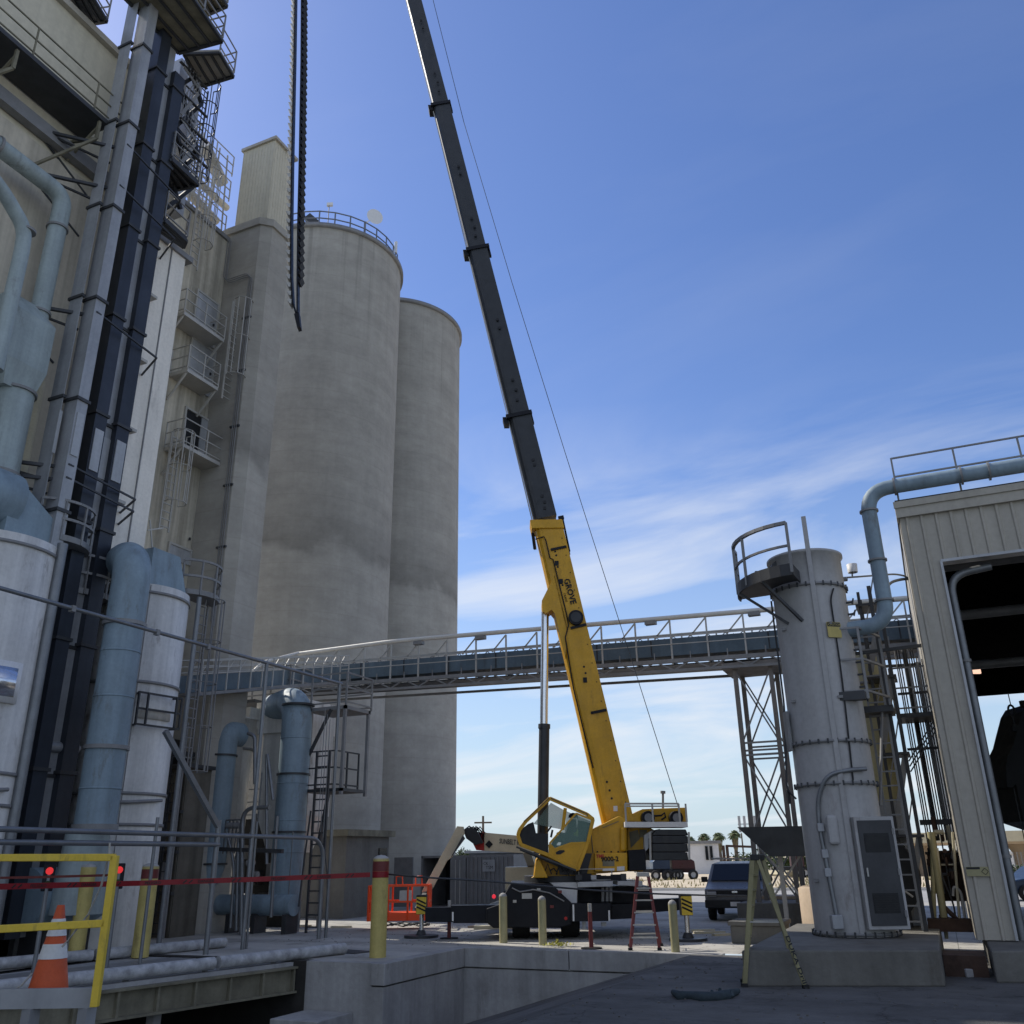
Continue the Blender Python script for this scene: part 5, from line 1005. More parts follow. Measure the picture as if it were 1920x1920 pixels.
yl = stepladder('step_ladder', 'tall yellow step ladder with black cap in front of the concrete pad', [F0, F1, F2, F3], [A0_, A1_, A2_, A3_], 'dull_yellow', 'black', 7, rail_w=.078, stepm='dull_yellow', rt=.035)
d_ = (F2-A2_).normalized(); q = A2_.lerp(F2, .60)-FWD*.055; yd = d_.cross(FWD); yd = yd if yd.dot(RGT) > 0 else -yd
text('lettering', 'DUKA Driller', q-yd*.03, d_, yd, .07, 'black', yl, .002, .002, sx=1.7)
# hose / rag heap on the ramp edge
t = thing('tarp_roll', 'dark blue crumpled tarp roll lying on the asphalt left of the yellow ladder', 'tarp', W(1320, 1862, Z=0)); MATS['tarp'] = mat('tarp', (.035, .05, .06), .8, var=.3, scale=6)
P = [W(u, v, Z=.05) for u, v in ((1262, 1860), (1275, 1868), (1295, 1866), (1315, 1870), (1340, 1869), (1362, 1866), (1384, 1858))]; MB().tube(P, .07, 10, rs=[.04, .075, .06, .085, .07, .08, .04]).build('roll', 'tarp', t)
b = MB(); 
for u, v in ((1335, 1856), (1350, 1852), (1372, 1856)): q = W(u, 1866, Z=.05); b.tube([q, W(u, v, D=q.dot(FWD))], .035, 7, rs=[.05, .02])
b.build('folds', 'tarp', t)
q = W(1822, 1832, Z=0); t = thing('floodlight', 'small white box light lying on the ground by the shed post', 'light', q); b = MB(); b.obox(q+UPV*.07, RGT*.12, FWD*.08, UPV*.07); b.build('housing', 'tower_paint', t, .015); b = MB(); b.obox(q+UPV*.06+RGT*.14-FWD*.02, RGT*.03, FWD*.07, UPV*.05); b.build('lens', 'black', t)
# ================================================================ TRUCK SCALE
sd_ = V((.222, .975, 0)).normalized(); sn = V((-.975, .222, 0))   # along / away from the camera side
S0 = W(665, 1789, Z=0.0); S0.z = 0; S0 = S0+sd_*.1
ts = thing('truck_scale', 'long steel truck scale deck with pipe guide rails over a dark pit', 'truck scale', S0)
Ls = 22.; Wd = 4.7
def sp(s, n, z): q = S0-sd_*s+sn*n; return V((q.x, q.y, z))
b = MB(); b.hexa([sp(Ls, .1, -.16), sp(0, .1, -.16), sp(0, Wd, -.16), sp(Ls, Wd, -.16), sp(Ls, .1, -.02), sp(0, .1, -.02), sp(0, Wd, -.02), sp(Ls, Wd, -.02)]); b.build('deck', 'deck_steel', ts)
b = MB()
for n0, n1 in ((.9, 1.6), (2.9, 3.6)): b.hexa([sp(Ls, n0, -.02), sp(0, n0, -.02), sp(0, n1, -.02), sp(Ls, n1, -.02), sp(Ls, n0, -.012), sp(0, n0, -.012), sp(0, n1, -.012), sp(Ls, n1, -.012)])
b.build('wheel_lane', 'grey_steel', ts)
b = MB(); b.hexa([sp(Ls, .1, -.62), sp(.1, .1, -.62), sp(.1, .16, -.62), sp(Ls, .16, -.62), sp(Ls, .1, -.1), sp(.1, .1, -.1), sp(.1, .16, -.1), sp(Ls, .16, -.1)])
for z in (-.15, -.64): b.hexa([sp(Ls, -.04, z), sp(.1, -.04, z), sp(.1, .25, z), sp(Ls, .25, z), sp(Ls, -.04, z+.045), sp(.1, -.04, z+.045), sp(.1, .25, z+.045), sp(Ls, .25, z+.045)])
s_ = .2
while s_ < Ls: b.hexa([sp(s_+.05, -.0, -.6), sp(s_, -.0, -.6), sp(s_, .1, -.6), sp(s_+.05, .1, -.6), sp(s_+.05, -.0, -.12), sp(s_, -.0, -.12), sp(s_, .1, -.12), sp(s_+.05, .1, -.12)]); s_ += .85
b.build('side_beam', 'olive_beam', ts)
b = MB(); s_ = .6
while s_ < Ls: b.box(*[f(sp(s_, .3, 0).x, sp(s_, .5, 0).x) for f in (min, max)], sp(s_, .3, 0).y-.1, sp(s_, .3, 0).y+.1, -2.6, -.62); s_ += 4.5
b.build('pier', 'retaining_concrete', ts)
s_ = .25
while s_ < Ls: 
    MB().tube([sp(s_, .22, .13), sp(s_+3.6, .22, .13)], .125, 16).build('guide_rail', 'rail_pipe', ts); s_ += 3.72
s_ = -.9+1.5
while s_ < Ls:
    MB().tube([sp(s_, Wd-.25, .13), sp(s_+3.6, Wd-.25, .13)], .125, 16).build('guide_rail', 'rail_pipe', ts); s_ += 3.72
s_ = .5
while s_ < Ls: MB().bar(sp(s_, .3, -.02), sp(s_, .3, .12), .08).build('rail_bracket', 'grey_steel', ts); MB().bar(sp(s_+.9, Wd-.3, -.02), sp(s_+.9, Wd-.3, .12), .08).build('rail_bracket', 'grey_steel', ts); s_ += 1.8
b = MB(); b.hexa([sp(-.55, .0, -.03), sp(.1, .0, -.03), sp(.1, .9, -.03), sp(-.55, .9, -.03), sp(-.55, .0, .018), sp(.1, .0, .018), sp(.1, .9, .018), sp(-.55, .9, .018)]); b.build('cover_plate', 'dark_steel', ts)
b = MB(); b.prism([sp(0.1, -.0, -.0)+V((0, 0, -.005)), sp(-.1, Wd, -.005), V((-19, 19, -.005)), V((-11.5, 19, -.005)), V((-11.5, 18.5, -.005))], (0, 0, -.3)); b.build('approach_slab', 'retaining_concrete', ts)
# traffic lights
for u, vl, vb, lab, dd in ((93, 1633, 1830, 'red traffic light on a thin pole behind the traffic cone', 0), (224, 1631, 1815, 'red traffic light right of the yellow railing', 0)):
    q = W(u-12, vb, Z=0); h = W(u, vl, D=q.dot(FWD)); q = V((h.x, h.y, 0)); t = thing('traffic_light', lab, 'traffic light', q, 'red traffic lights by the scale'); f_ = (V((0, 0, 0))-q).normalized(); r_ = f_.cross(UPV)
    MB().cyl(q, V((q.x, q.y, h.z)), .045, 10).build('pole', 'galvanised', t)
    b = MB(); c = V((q.x, q.y, h.z-.13)); b.obox(c-f_*.05, r_*.115, f_*.08, UPV*.27); b.build('housing', 'crane_black', t, .02)
    for k, (dz, m) in enumerate(((.2, emit('lit_red%d' % u, (.8, .03, .03), .55)), (-.14, 'tree_green'))): c2 = c+UPV*(dz if dz < 0 else .13)+f_*.03; MB().cyl(c2, c2+f_*.03, .075, 18).build('lamp', m, t)
# ================================================================ NEAR CATWALK WITH YELLOW RAILING AND CONE
yr = thing('yellow_railing', 'bright yellow square tube railing in the lower left corner', 'railing', W(180, 1885, D=8.2)); b = MB()
def yq(u, v, d=8.2): return W(u, v, D=d)
post_b, post_t = yq(181, 1888), yq(214, 1606); post_t = V((post_b.x, post_b.y, yq(214, 1606).z)); post_t2 = yq(214, 1606)
px_ = yq(196, 1750); pb = V((px_.x, px_.y, yq(180, 1888).z)); pt = V((px_.x, px_.y, yq(214, 1604).z))
b = MB(); b.bar(pb, pt, .06, up=RGT); b.build('post', 'yellow_paint', yr, .006)
for nm, v0, v1 in (('top_rail', 1608, 1608), ('mid_rail', 1743, 1731)):
    r0 = yq(-260, v0+2); zz = yq(196, v1).z; r1 = V((pt.x, pt.y, zz)); b = MB(); b.bar(r1, V((r0.x, r0.y, yq(0, v0).z+(zz-yq(0, v0).z)*-1)), .06); b.build(nm, 'yellow_paint', yr, .006)
r0 = yq(-260, 1750); b = MB(); b.bar(V((r0.x, r0.y, pb.z)), V((r0.x, r0.y, pt.z)), .06, up=RGT); b.build('post', 'yellow_paint', yr)
nc = thing('near_walkway', 'raised grey steel walkway edge under the yellow railing', 'walkway', yq(60, 1880)); za, zb__ = yq(90, 1855).z, yq(90, 1893).z
a_ = yq(-300, 1860, 8.25); c_ = yq(176, 1860, 8.25); b = MB(); b.hexa([V((a_.x, a_.y, zb__)), V((c_.x, c_.y, zb__)), V((c_.x, c_.y, zb__))+FWD*.04, V((a_.x, a_.y, zb__))+FWD*.04, V((a_.x, a_.y, za)), V((c_.x, c_.y, za)), V((c_.x, c_.y, za))+FWD*.04, V((a_.x, a_.y, za))+FWD*.04]); b.build('toe_plate', 'casing_grey', nc)
zd = zb__+.05; b = MB(); b.hexa([V((a_.x, a_.y, zd-.05))+FWD*.05, V((c_.x, c_.y, zd-.05))+FWD*.05, V((c_.x, c_.y, zd-.05))+FWD*.9-RGT*.5, V((a_.x, a_.y, zd-.05))+FWD*.9, V((a_.x, a_.y, zd))+FWD*.05, V((c_.x, c_.y, zd))+FWD*.05, V((c_.x, c_.y, zd))+FWD*.9-RGT*.5, V((a_.x, a_.y, zd))+FWD*.9]); b.build('deck', 'grey_steel', nc)
for u in (165, 60): q = yq(u, 1885, 8.3); b = MB(); b.bar(V((q.x, q.y, ramph(q.x, q.y))), V((q.x, q.y, zb__)), .1); b.build('leg', 'casing_grey', nc)
q = yq(88, 1868, 8.62); q.z = zd; tc_ = thing('traffic_cone', 'orange traffic cone with two white bands behind the yellow railing', 'cone', q); top = yq(105, 1697, 8.62).z-zd; rr = .165
b = MB(); b.lathe(q, [(rr, .03), (.03, top), (.028, top), (0, top)], 32); b.build('cone', 'cone_orange', tc_)
for f0, f1 in ((.38, .55), (.64, .84)): MB().lathe(q, [(rr+(.03-rr)*f0+.004, .03+(top-.03)*f0), (rr+(.03-rr)*f1+.004, .03+(top-.03)*f1)], 32).build('band', 'white_paint', tc_)
b = MB(); b.box(q.x-.2, q.x+.2, q.y-.2, q.y+.2, zd, zd+.03); b.build('base', 'rubber', tc_, .01)
t = thing('chain', 'slack pale chain hanging from the yellow post past the cone', 'chain', yq(150, 1700)); b = MB(); P = [yq(206, 1580, 8.24), yq(205, 1600, 8.24), yq(190, 1660, 8.3), yq(165, 1715, 8.4), yq(130, 1760, 8.5), yq(117, 1775, 8.5)]
for a_, c_ in zip(P, P[1:]):
    n = max(2, int((c_-a_).length/.035))
    for k in range(n): s0, s1 = a_.lerp(c_, k/n), a_.lerp(c_, (k+1.1)/n); b.bar(s0, s1, .006 if k % 2 else .016, .016 if k % 2 else .006)
P = [yq(60, 1825, 8.5), yq(40, 1848, 8.5), yq(15, 1862, 8.5), yq(-20, 1864, 8.5)]
b.tube(P, .008, 6); b.build('chain', 'light_steel', t)
# barrier tape
def tape(name, lab, P, wd, m, words=None):
    t = thing(name, lab, 'tape', P[0]); b = MB()
    for a_, c_ in zip(P, P[1:]): b.hexa([a_-UPV*wd/2, c_-UPV*wd/2, c_-UPV*wd/2+FWD*.002, a_-UPV*wd/2+FWD*.002, a_+UPV*wd/2, c_+UPV*wd/2, c_+UPV*wd/2+FWD*.002, a_+UPV*wd/2+FWD*.002])
    o = b.build('strip', m, t)
    if words:
        tot = 0; k = 0
        for a_, c_ in zip(P, P[1:]):
            L_ = (c_-a_).length; d = (c_-a_).normalized(); s_ = .1
            while s_ < L_-.9:
                nrm = d.cross(UPV); off = nrm*(.006 if nrm.dot(-FWD) > 0 else -.006)
                text('lettering', words[k % 2], a_+d*s_-UPV*wd*.28+off, d, UPV, wd*.56, 'black', o, .0005, .0015, sx=1.05)
                q = a_+d*(s_+(.74 if k % 2 == 0 else .80))+off; bb = MB()
                for e in (0, .12): bb.bar(q+d*e-UPV*wd*.3-d*.02, q+d*(e+.05)+UPV*wd*.3, .028, .002, up=off.normalized())
                bb.build('slashes', 'black', o); s_ += 1.08; k += 1
    return t
bq, bt_, br = B2
P = [W(-60, 1664, D=17.5), W(262, 1656, D=20.6), W(500, 1648, D=21.5), bq+V((0, 0, 0))]; e = W(694, 1640, D=bq.dot(FWD)-.2); P[-1] = e
MATS['tape_red'] = mat('tape_red', (.22, .008, .014), .4, var=.15, scale=4)
tape('barrier_tape', 'red barrier tape stretched from the left edge to the thick bollard', P, .105, 'tape_red', ['DANGER', 'PELIGRO'])
MB().lathe(V((bq.x, bq.y, e.z)), [(br+.008, -.07), (br+.008, .07)], 28).build('wrap', 'tape_red', bpy.data.objects['barrier_tape'])
P = [W(0, 1646, D=8.9), W(60, 1645, D=8.7), W(205, 1641, D=8.28)]; tape('twisted_tape', 'narrow twisted grey tape tied to the yellow post', P, .02, 'dull_red')
t = thing('guy_cable', 'thick dark cable sagging from the thick bollard across the crane to the right', 'cable', bq); P = [V((bq.x, bq.y, e.z))+RGT*br, W(790, 1645, D=21.8), W(900, 1651, D=22), W(1000, 1660, D=22), W(1120, 1670, D=22.3), W(1200, 1675, D=22.6), W(1330, 1679, D=23.2), W(1400, 1680, D=24)]
MB().tube(fillet(P, .5, 3), .02, 7).build('cable', 'dark_steel', t)
# ================================================================ VAN
q = W(1383, 1728, Z=0); vdir = V((-.12, .99, 0)).normalized(); vr = V((vdir.y, -vdir.x, 0))
vn = thing('parked_van', 'dark grey pickup style van with tinted windscreen and roof rack facing the camera', 'van', q)
vw = 1.02; 
def vp(x, y, z): c = q+vr*x+vdir*y; return V((c.x, c.y, z))
prof = [(0, .42), (-.02, .75), (.02, 1.02), (1.15, 1.22), (1.95, 1.82), (5.2, 1.88), (5.3, .5), (4.9, .42)]
b = MB()
def slab(b, pr, x0, x1, tap=0):
    A_ = [vp(x0+(tap if z > 1.3 else 0), y, z) for y, z in pr]; B_ = [vp(x1-(tap if z > 1.3 else 0), y, z) for y, z in pr]; n = len(pr); b.add(A_+B_, [tuple(range(n)), tuple(range(2*n-1, n-1, -1))]+[(i, n+i, n+(i+1) % n, (i+1) % n) for i in range(n)])
slab(b, prof, -vw, vw, .13); b.build('body', 'van_paint', vn, .05)
b = MB(); b.add([vp(-.86, 1.20, 1.25), vp(.86, 1.20, 1.25), vp(.77, 1.90, 1.77), vp(-.77, 1.90, 1.77)], [(0, 1, 2, 3)]); me = b; b2 = MB(); b2.prism([vp(-.88, 1.17, 1.26), vp(.88, 1.17, 1.26), vp(.78, 1.88, 1.79), vp(-.78, 1.88, 1.79)], -vdir*.02+UPV*.01); b2.build('windscreen', 'glass_dark', vn)
b = MB(); b.prism([vp(-.9, -.04, .78), vp(.9, -.04, .78), vp(.9, -.04, .98), vp(-.9, -.04, .98)], vdir*.03); b.build('grille', 'black', vn); b = MB(); b.prism([vp(-1.03, -.1, .42), vp(1.03, -.1, .42), vp(1.03, -.1, .68), vp(-1.03, -.1, .68)], vdir*.12); b.build('bumper', 'black', vn, .03)  # grille drawn large in black for shade on the lower front
for s_ in (-1, 1): b = MB(); b.obox(vp(.78*s_, -.06, .86), vr*.16, vdir*.03, UPV*.08); b.build('headlight', 'casing_light', vn, .02); b = MB(); b.obox(vp(1.13*s_, 1.35, 1.3), vr*.11, vdir*.05, UPV*.09); b.bar(vp(.9*s_, 1.4, 1.26), vp(1.1*s_, 1.35, 1.26), .04); b.build('mirror', 'black', vn, .02)
for s_ in (-1, 1):
    for y in (.95, 4.2): wheel(vp(.9*s_, y, .4), vr, .4, .25, vn)
b = MB(); b.obox(vp(0, -.115, .55), vr*.17, vdir*.008, UPV*.07); b.build('number_plate', 'plaster', vn); b = MB(); b.obox(vp(0, -.07, .93), vr*.09, vdir*.01, UPV*.03); b.build('emblem', 'chrome', vn)
b = MB()
for y in (2.1, 3.4, 4.8): b.bar(vp(-.85, y, 1.98), vp(.85, y, 1.98), .05)
for s_ in (-1, 1): b.bar(vp(.85*s_, 1.9, 2.0), vp(.85*s_, 5.1, 2.0), .05)
b.build('roof_rack', 'light_steel', vn)
# blocks beside it
for u0, u1, vb_, vt_, Y_, lab, m in ((1372, 1470, 1770, 1728, 25.2, 'low dark concrete block in front of the trestle footing', 'concrete_pad'), (1420, 1500, 1722, 1680, 33.2, 'tan concrete planter block at the trestle foot', 'tan')):
    a_, c_ = W(u0, vb_, Y=Y_), W(u1, vb_, Y=Y_); z1 = W((u0+u1)/2, vt_, Y=Y_).z; t = thing('concrete_block', lab, 'block', (a_.x, Y_, 0)); b = MB(); b.box(a_.x, c_.x, Y_, Y_+1.2, 0, z1-.1); b.build('block', m, t, .03); b = MB(); b.box(a_.x-.05, c_.x+.05, Y_-.05, Y_+1.25, z1-.1, z1); b.build('rim', m, t, .01)
t = thing('pink_planter', 'rounded pinkish concrete wall left of the filter tower foot', 'planter', (-3.2, 26, 0)); MB().lathe((-2.6, 27, 0), [(1.1, 0), (1.1, 1.25), (1.0, 1.3), (.9, 1.2), (0, 1.2)], 36).build('wall', 'tan', t)
# ================================================================ FILTER TOWER ON THE RIGHT
TX, TY, TR = -1.83, 20.9, .80
tw = thing('filter_tower', 'tall grey cylindrical filter tower with a railed crescent platform at its top', 'tower', (TX, TY, .56))
MB().lathe((TX, TY, 0), [(TR, .57), (TR, 7.75), (TR, 8.45), (TR+.05, 8.47), (TR+.05, 8.53), (0, 8.56)], 56).build('shell', 'tower_paint', tw)
for z in (7.72, 4.3, 3.45, .62): 
    fl = MB().ring((TX, TY, 0), TR, z, .05, 56, .025).build('flange', 'grey_steel', tw)
    b = MB()
    for k in range(28): a = math.radians(360/28*k+3); c = V((TX+(TR+.045)*math.cos(a), TY+(TR+.045)*math.sin(a), z)); b.obox(c, (.018, 0, 0), (0, .018, 0), (0, 0, .05))
    b.build('bolts', 'dark_steel', fl)
a0 = math.degrees(math.atan2(-TY, -TX))  # towards the camera
def tp(a, z, r=TR): aa = math.radians(a0+a); return V((TX+r*math.cos(aa), TY+r*math.sin(aa), z))
b = MB(); b.bar(tp(8, .6, TR+.02), tp(8, 9.3, TR+.04), .10, .05); b.build('seam_channel', 'tower_paint', tw)
P = [tp(40, 7.6, TR+.04), tp(32, 7.35, TR+.03), tp(32, 6.0, TR+.03), tp(30, 5, TR+.03), tp(25, 3.5, TR+.03)]; MB().tube(fillet(P, .3), .018, 6).build('cable', 'black', tw)
# door housing
dv = (V((0, 0, 0))-V((TX, TY, 0))).normalized(); dr_ = V((-dv.y, dv.x, 0)); dr_ = dr_ if dr_.x > 0 else -dr_
dn = (dv*.88+dr_*.30).normalized(); dt = V((-dn.y, dn.x, 0)); dt = dt if dt.x > 0 else -dt
cpos = V((TX, TY, 0))+dn*.78+dt*.32
dzb, dzt = .72, 2.78; b = MB(); b.obox(cpos+UPV*(dzb+dzt)/2, dt*.40, dn*.20, UPV*(dzt-dzb)/2); dh = b.build('door_housing', 'tower_paint', tw, .01)
b = MB(); b.obox(cpos+dn*.205+UPV*(dzb+dzt)/2, dt*.34, dn*.012, UPV*((dzt-dzb)/2-.07)); dd = b.build('door', 'dark_steel', tw, label='dark grey louvred door in a pale frame')
for base in (2.15, 1.05):
    b = MB(); b.obox(cpos+dn*.219+UPV*(base+.14), dt*.25, dn*.003, UPV*.18)
    for k in range(8): b.obox(cpos+dn*.222+UPV*(base+k*.04), dt*.24, dn*.008, UPV*.012)
    b.build('louvre', 'black', dd)
# conduit on tower face
P = [tp(-14, .82, TR+.08), tp(-28, 1.6, TR+.05), tp(-32, 2.8, TR+.05), tp(-22, 3.5, TR+.06), tp(15, 3.65, TR+.1), tp(50, 3.7, TR+.2)]
P = [tp(-22, .9, TR+.07), tp(-30, 2.6, TR+.06), tp(-28, 3.15, TR+.06), tp(-10, 3.62, TR+.06), tp(20, 3.7, TR+.06), tp(45, 3.72, TR+.1)]
MB().tube(fillet(P, .4), .045, 10).build('conduit', 'galvanised', tw); b = MB(); b.obox(tp(-22, .85, TR+.1), dt*.11, dn*.08, UPV*.13); b.build('junction_box', 'casing_grey', tw, .02)
for s_ in (2.1, 1.75, 2.6): b = MB(); b.obox(tp(-27.5+2*(2.4-s_), s_, TR+.08), dt*.065, dn*.05, UPV*.08); b.build('junction_box', 'casing_grey', tw, .01)
b = MB(); b.obox(tp(-12, 2.55, TR+.06), dt*.11, dn*.06, UPV*.28); b.build('cover', 'tower_paint', tw, .05)
# sign: black header with CAUTION, yellow below
sc_ = tp(30, 6.65, TR+.04); sN = (sc_-V((TX, TY, sc_.z))).normalized(); sT = UPV.cross(sN)
b = MB(); b.obox(sc_, sT*.16, sN*.006, UPV*.17); sg = b.build('sign', 'bollard_yellow', tw); b = MB(); b.obox(sc_+UPV*.115+sN*.008, sT*.15, sN*.003, UPV*.045); b.build('sign_header', 'black', sg); text('lettering', 'CAUTION', sc_+UPV*.09+sN*.012-sT*.135, sT, UPV, .05, 'bollard_yellow', sg, .001)
# hatch bolts (right edge)
for k in range(9): z = 7.35-.27*k; b = MB(); b.bar(tp(75, z, TR), tp(75, z, TR+.14), .04); b.bar(tp(75, z-.05, TR+.12), tp(75, z+.08, TR+.16), .03); b.build('latch', 'dark_steel', tw)
# top platform
pl = thing('tower_platform', 'dark crescent shaped platform with curved railing on top of the grey tower', 'platform', (TX, TY, 7.6)); zP = 7.8; r1 = 1.58; AA = [a0-100+k*9 for k in range(0, 13)]
PP = [V((TX+r1*math.cos(math.radians(a)), TY+r1*math.sin(math.radians(a)), zP)) for a in AA]; QQ = [V((TX+(TR+.06)*math.cos(math.radians(a)), TY+(TR+.06)*math.sin(math.radians(a)), zP)) for a in AA[::-1]]
PP = PP[:11]; QQ = QQ[2:]
# the landing is the left half only
MB().prism(PP+QQ, (0, 0, .06)).build('deck', 'dark_steel', pl)
b = MB()
for k in range(len(PP)-1): b.bar(PP[k]+V((0, 0, .08)), PP[k+1]+V((0, 0, .08)), .04, .26)
b.bar(PP[-1]+V((0,0,.08)), QQ[0]+V((0,0,.08)), .04, .26); b.build('toe_board', 'dark_steel', pl)
b = MB()
for hh_, w_ in ((1.15, .075), (.62, .05)):
    for k in range(len(PP)-1): b.bar(PP[k]+V((0, 0, hh_)), PP[k+1]+V((0, 0, hh_)), w_)
for k in (0, 2, 5, 10): b.bar(PP[k], PP[k]+V((0, 0, 1.15)), .06)
b.build('railing', 'grey_steel', pl)
b = MB(); b.bar(PP[3]-V((0, 0, .05)), tp(-40, 6.9), .06); b.bar(PP[7]-V((0, 0, .05)), tp(-15, 6.9), .06); b.build('brace', 'dark_steel', pl)
mt = thing('tower_motor', 'dark motor with belt guard lying on the tower platform', 'motor', PP[5]); c = tp(-55, 8.05, TR+.25); MB().cyl(c-RGT*.25, c+RGT*.12, .13, 18).build('motor', 'dark_steel', mt); MB().cyl(tp(-50, 8.2, TR-.1)-FWD*.04, tp(-50, 8.2, TR-.1)+FWD*.05, .24, 20).build('pulley', 'dark_steel', mt)
# vent box on the left side
b = MB(); c = tp(-72, 4.6, TR+.08); b.obox(c, dt*.03, dn*.12, UPV*.42); b.build('side_cover', 'grey_steel', tw)
# small white lamp can on a bent conduit
c0 = W(1598, 1066, D=20); lm = thing('siren', 'small pale drum shaped siren on a conduit beside the tower top', 'siren', c0)
c1 = V((c0.x, c0.y, c0.z)); MB().lathe(c1, [(.11, -.10), (.12, .10), (0, .13)], 24).build('drum', 'plaster', lm); b = MB(); P = [W(1505, 1090, D=19.7), W(1570, 1084, D=20), W(1600, 1082, D=20), W(1680, 1076, D=20.4), W(1704, 1082, D=20.6), W(1715, 1110, D=20.7)]; b.tube(fillet(P, .2), .022, 7); b.tube([W(1598, 1080, D=20), c1], .02, 6); b.cyl(W(1588, 1086, D=20), W(1580, 1087, D=20), .05, 8); b.build('conduit', 'galvanised', lm)
t = thing('small_pipe', 'short curved grey pipe between the blue duct and the shed', 'pipe', W(1680, 1087, D=20.6)); MB().tube(fillet([W(1660, 1110, D=20.6), W(1668, 1092, D=20.6), W(1690, 1086, D=20.6), W(1712, 1085, D=20.8)], .2), .035, 8).build('pipe', 'galvanised', t)
# blue duct, down from the shed roof to the tower
YB_ = 20.6
def bq2(u, v, Y=YB_): return W(u, v, Y=Y)
dct = thing('roof_duct', 'blue duct running over the shed roof then bending down into the grey tower', 'duct', bq2(1640, 1000)); xr = bq2(1645, 1050).x; zt = bq2(1660, 915).z; zl = bq2(1610, 1176).z
a_ = V((bq2(1930, 890).x+1.5, YB_, zt+.02)); b_ = V((xr, YB_, zt)); c_ = V((xr, YB_, zl)); d_ = V((TX+.6, TY-.15, zl))
MB().tube(fillet([a_, b_, c_, d_], .55, 8), .165, 24).build('pipe', 'blue_duct', dct)
for q, dr in ((V((xr, YB_, bq2(1623, 960).z)), UPV), (V((xr, YB_, bq2(1640, 1052).z)), UPV), (V((xr, YB_, bq2(1654, 1127).z)), UPV), (b_+V((.62, 0, 0)), V((1, 0, 0))), (b_+V((2.0, 0, 0)), V((1, 0, 0))), (b_+V((2.55, 0, 0)), V((1, 0, 0)))): MB().cyl(q-dr*.02, q+dr*.02, .205, 24).build('flange', 'grey_steel', dct)
# ================================================================ SHED
SX, SY = .36, 20.8
sh_ = thing('drive_through_shed', 'tall ribbed metal drive through shed with open front, right edge', 'shed', (SX, SY, 0)); ZT = 9.15; oz = 8.04; ox = 1.02; X9 = 9.5; YE = 42.
b = MB()
b.box(SX, ox, SY, SY+.25, .52, ZT); b.box(ox, X9, SY, SY+.25, oz, ZT)
x = SX+.1
while x < X9:
    z0 = .52 if x < ox-.08 else oz
    for k in range(1): b.prism([(x, SY, z0), (x+.025, SY-.035, z0), (x+.065, SY-.035, z0), (x+.09, SY, z0)], (0, 0, ZT-z0))
    x += .30
b.build('front_wall', 'cream_cladding', sh_)
b = MB(); b.box(SX-.02, SX+.06, SY+.25, YE, .5, ZT); b.box(X9, X9+.1, SY, YE, 0, ZT+.3); b.build('side_wall', 'cream_cladding', sh_)
b = MB(); b.box(SX-.06, X9+.2, SY-.1, SY+.3, ZT, ZT+.33); b.box(SX-.08, X9+.2, SY-.14, SY-.1, ZT+.22, ZT+.37); b.build('fascia', 'cream_cladding', sh_)
b = MB(); b.box(SX-.04, X9+.1, SY, YE, ZT+.33, ZT+.45); b.build('roof', 'dark_steel', sh_)
b = MB(); b.box(SX, X9, YE, YE+.2, 8.14, ZT+.3); b.box(SX-.0, SX+.3, YE, YE+.2, 0, 8.14); b.build('rear_wall', 'shade_black', sh_); b = MB(); b.box(SX+.1, X9, SY+.3, YE, ZT+.2, ZT+.3); b.build('ceiling', 'shade_black', sh_)  # interior shade painted on as a near-black rear wall and ceiling
b = MB(); b.box(ox-.02, ox+.03, SY-.06, SY+.27, .52, oz); b.box(ox, X9, SY-.05, SY+.27, oz-.03, oz+.03); b.build('opening_trim', 'casing_light', sh_)
b = MB(); b.rail([(SX+.05, SY, ZT+.45), (X9, SY, ZT+.45)], 1.05, 2, 1.3, .02); b.build('roof_railing', 'grey_steel', sh_)
# sign on the pillar
q = W(1833, 1634, Y=SY-.05); b = MB(); b.obox(q, (.20, 0, 0), (0, .006, 0), (0, 0, .085)); sg = b.build('sign', 'bollard_faded', sh_); b = MB(); b.obox(q+V((-.07, -.008, .06)), (.12, 0, 0), (0, .002, 0), (0, 0, .02)); 
dcn = q+V((.13, -.01, 0)); 
for a_, c_ in ((0, 1), (1, 2), (2, 3), (3, 0)): R4 = [V((.06, 0, 0)), V((0, 0, .06)), V((-.06, 0, 0)), V((0, 0, -.06))]; b.bar(dcn+R4[a_], dcn+R4[c_], .008)
b.build('sign_marks', 'black', sg)
# pipe inside opening
sp_ = thing('downpipe', 'curved grey pipe inside the shed opening along the pillar', 'pipe', (1.25, 21.4, .4)); MB().tube(fillet([(2.0, 21.2, 7.9), (1.14, 21.2, 7.8), (1.14, 21.2, .5)], .7, 7), .085, 14).build('pipe', 'galvanised', sp_); 
for z in (5.9, 2.0): MB().cyl((1.14, 21.2, z-.03), (1.14, 21.2, z+.03), .11, 14).build('clamp', 'grey_steel', sp_)
# lamp inside, far
q = W(1831, 1258, D=33); t = thing('ceiling_lamp', 'small glowing warm lamp in the dark shed ceiling', 'lamp', q); b = MB(); b.obox(q, RGT*.14, FWD*.04, UPV*.10); b.build('lamp', emit('warm_lamp', (1., .62, .45), 1.1), t)
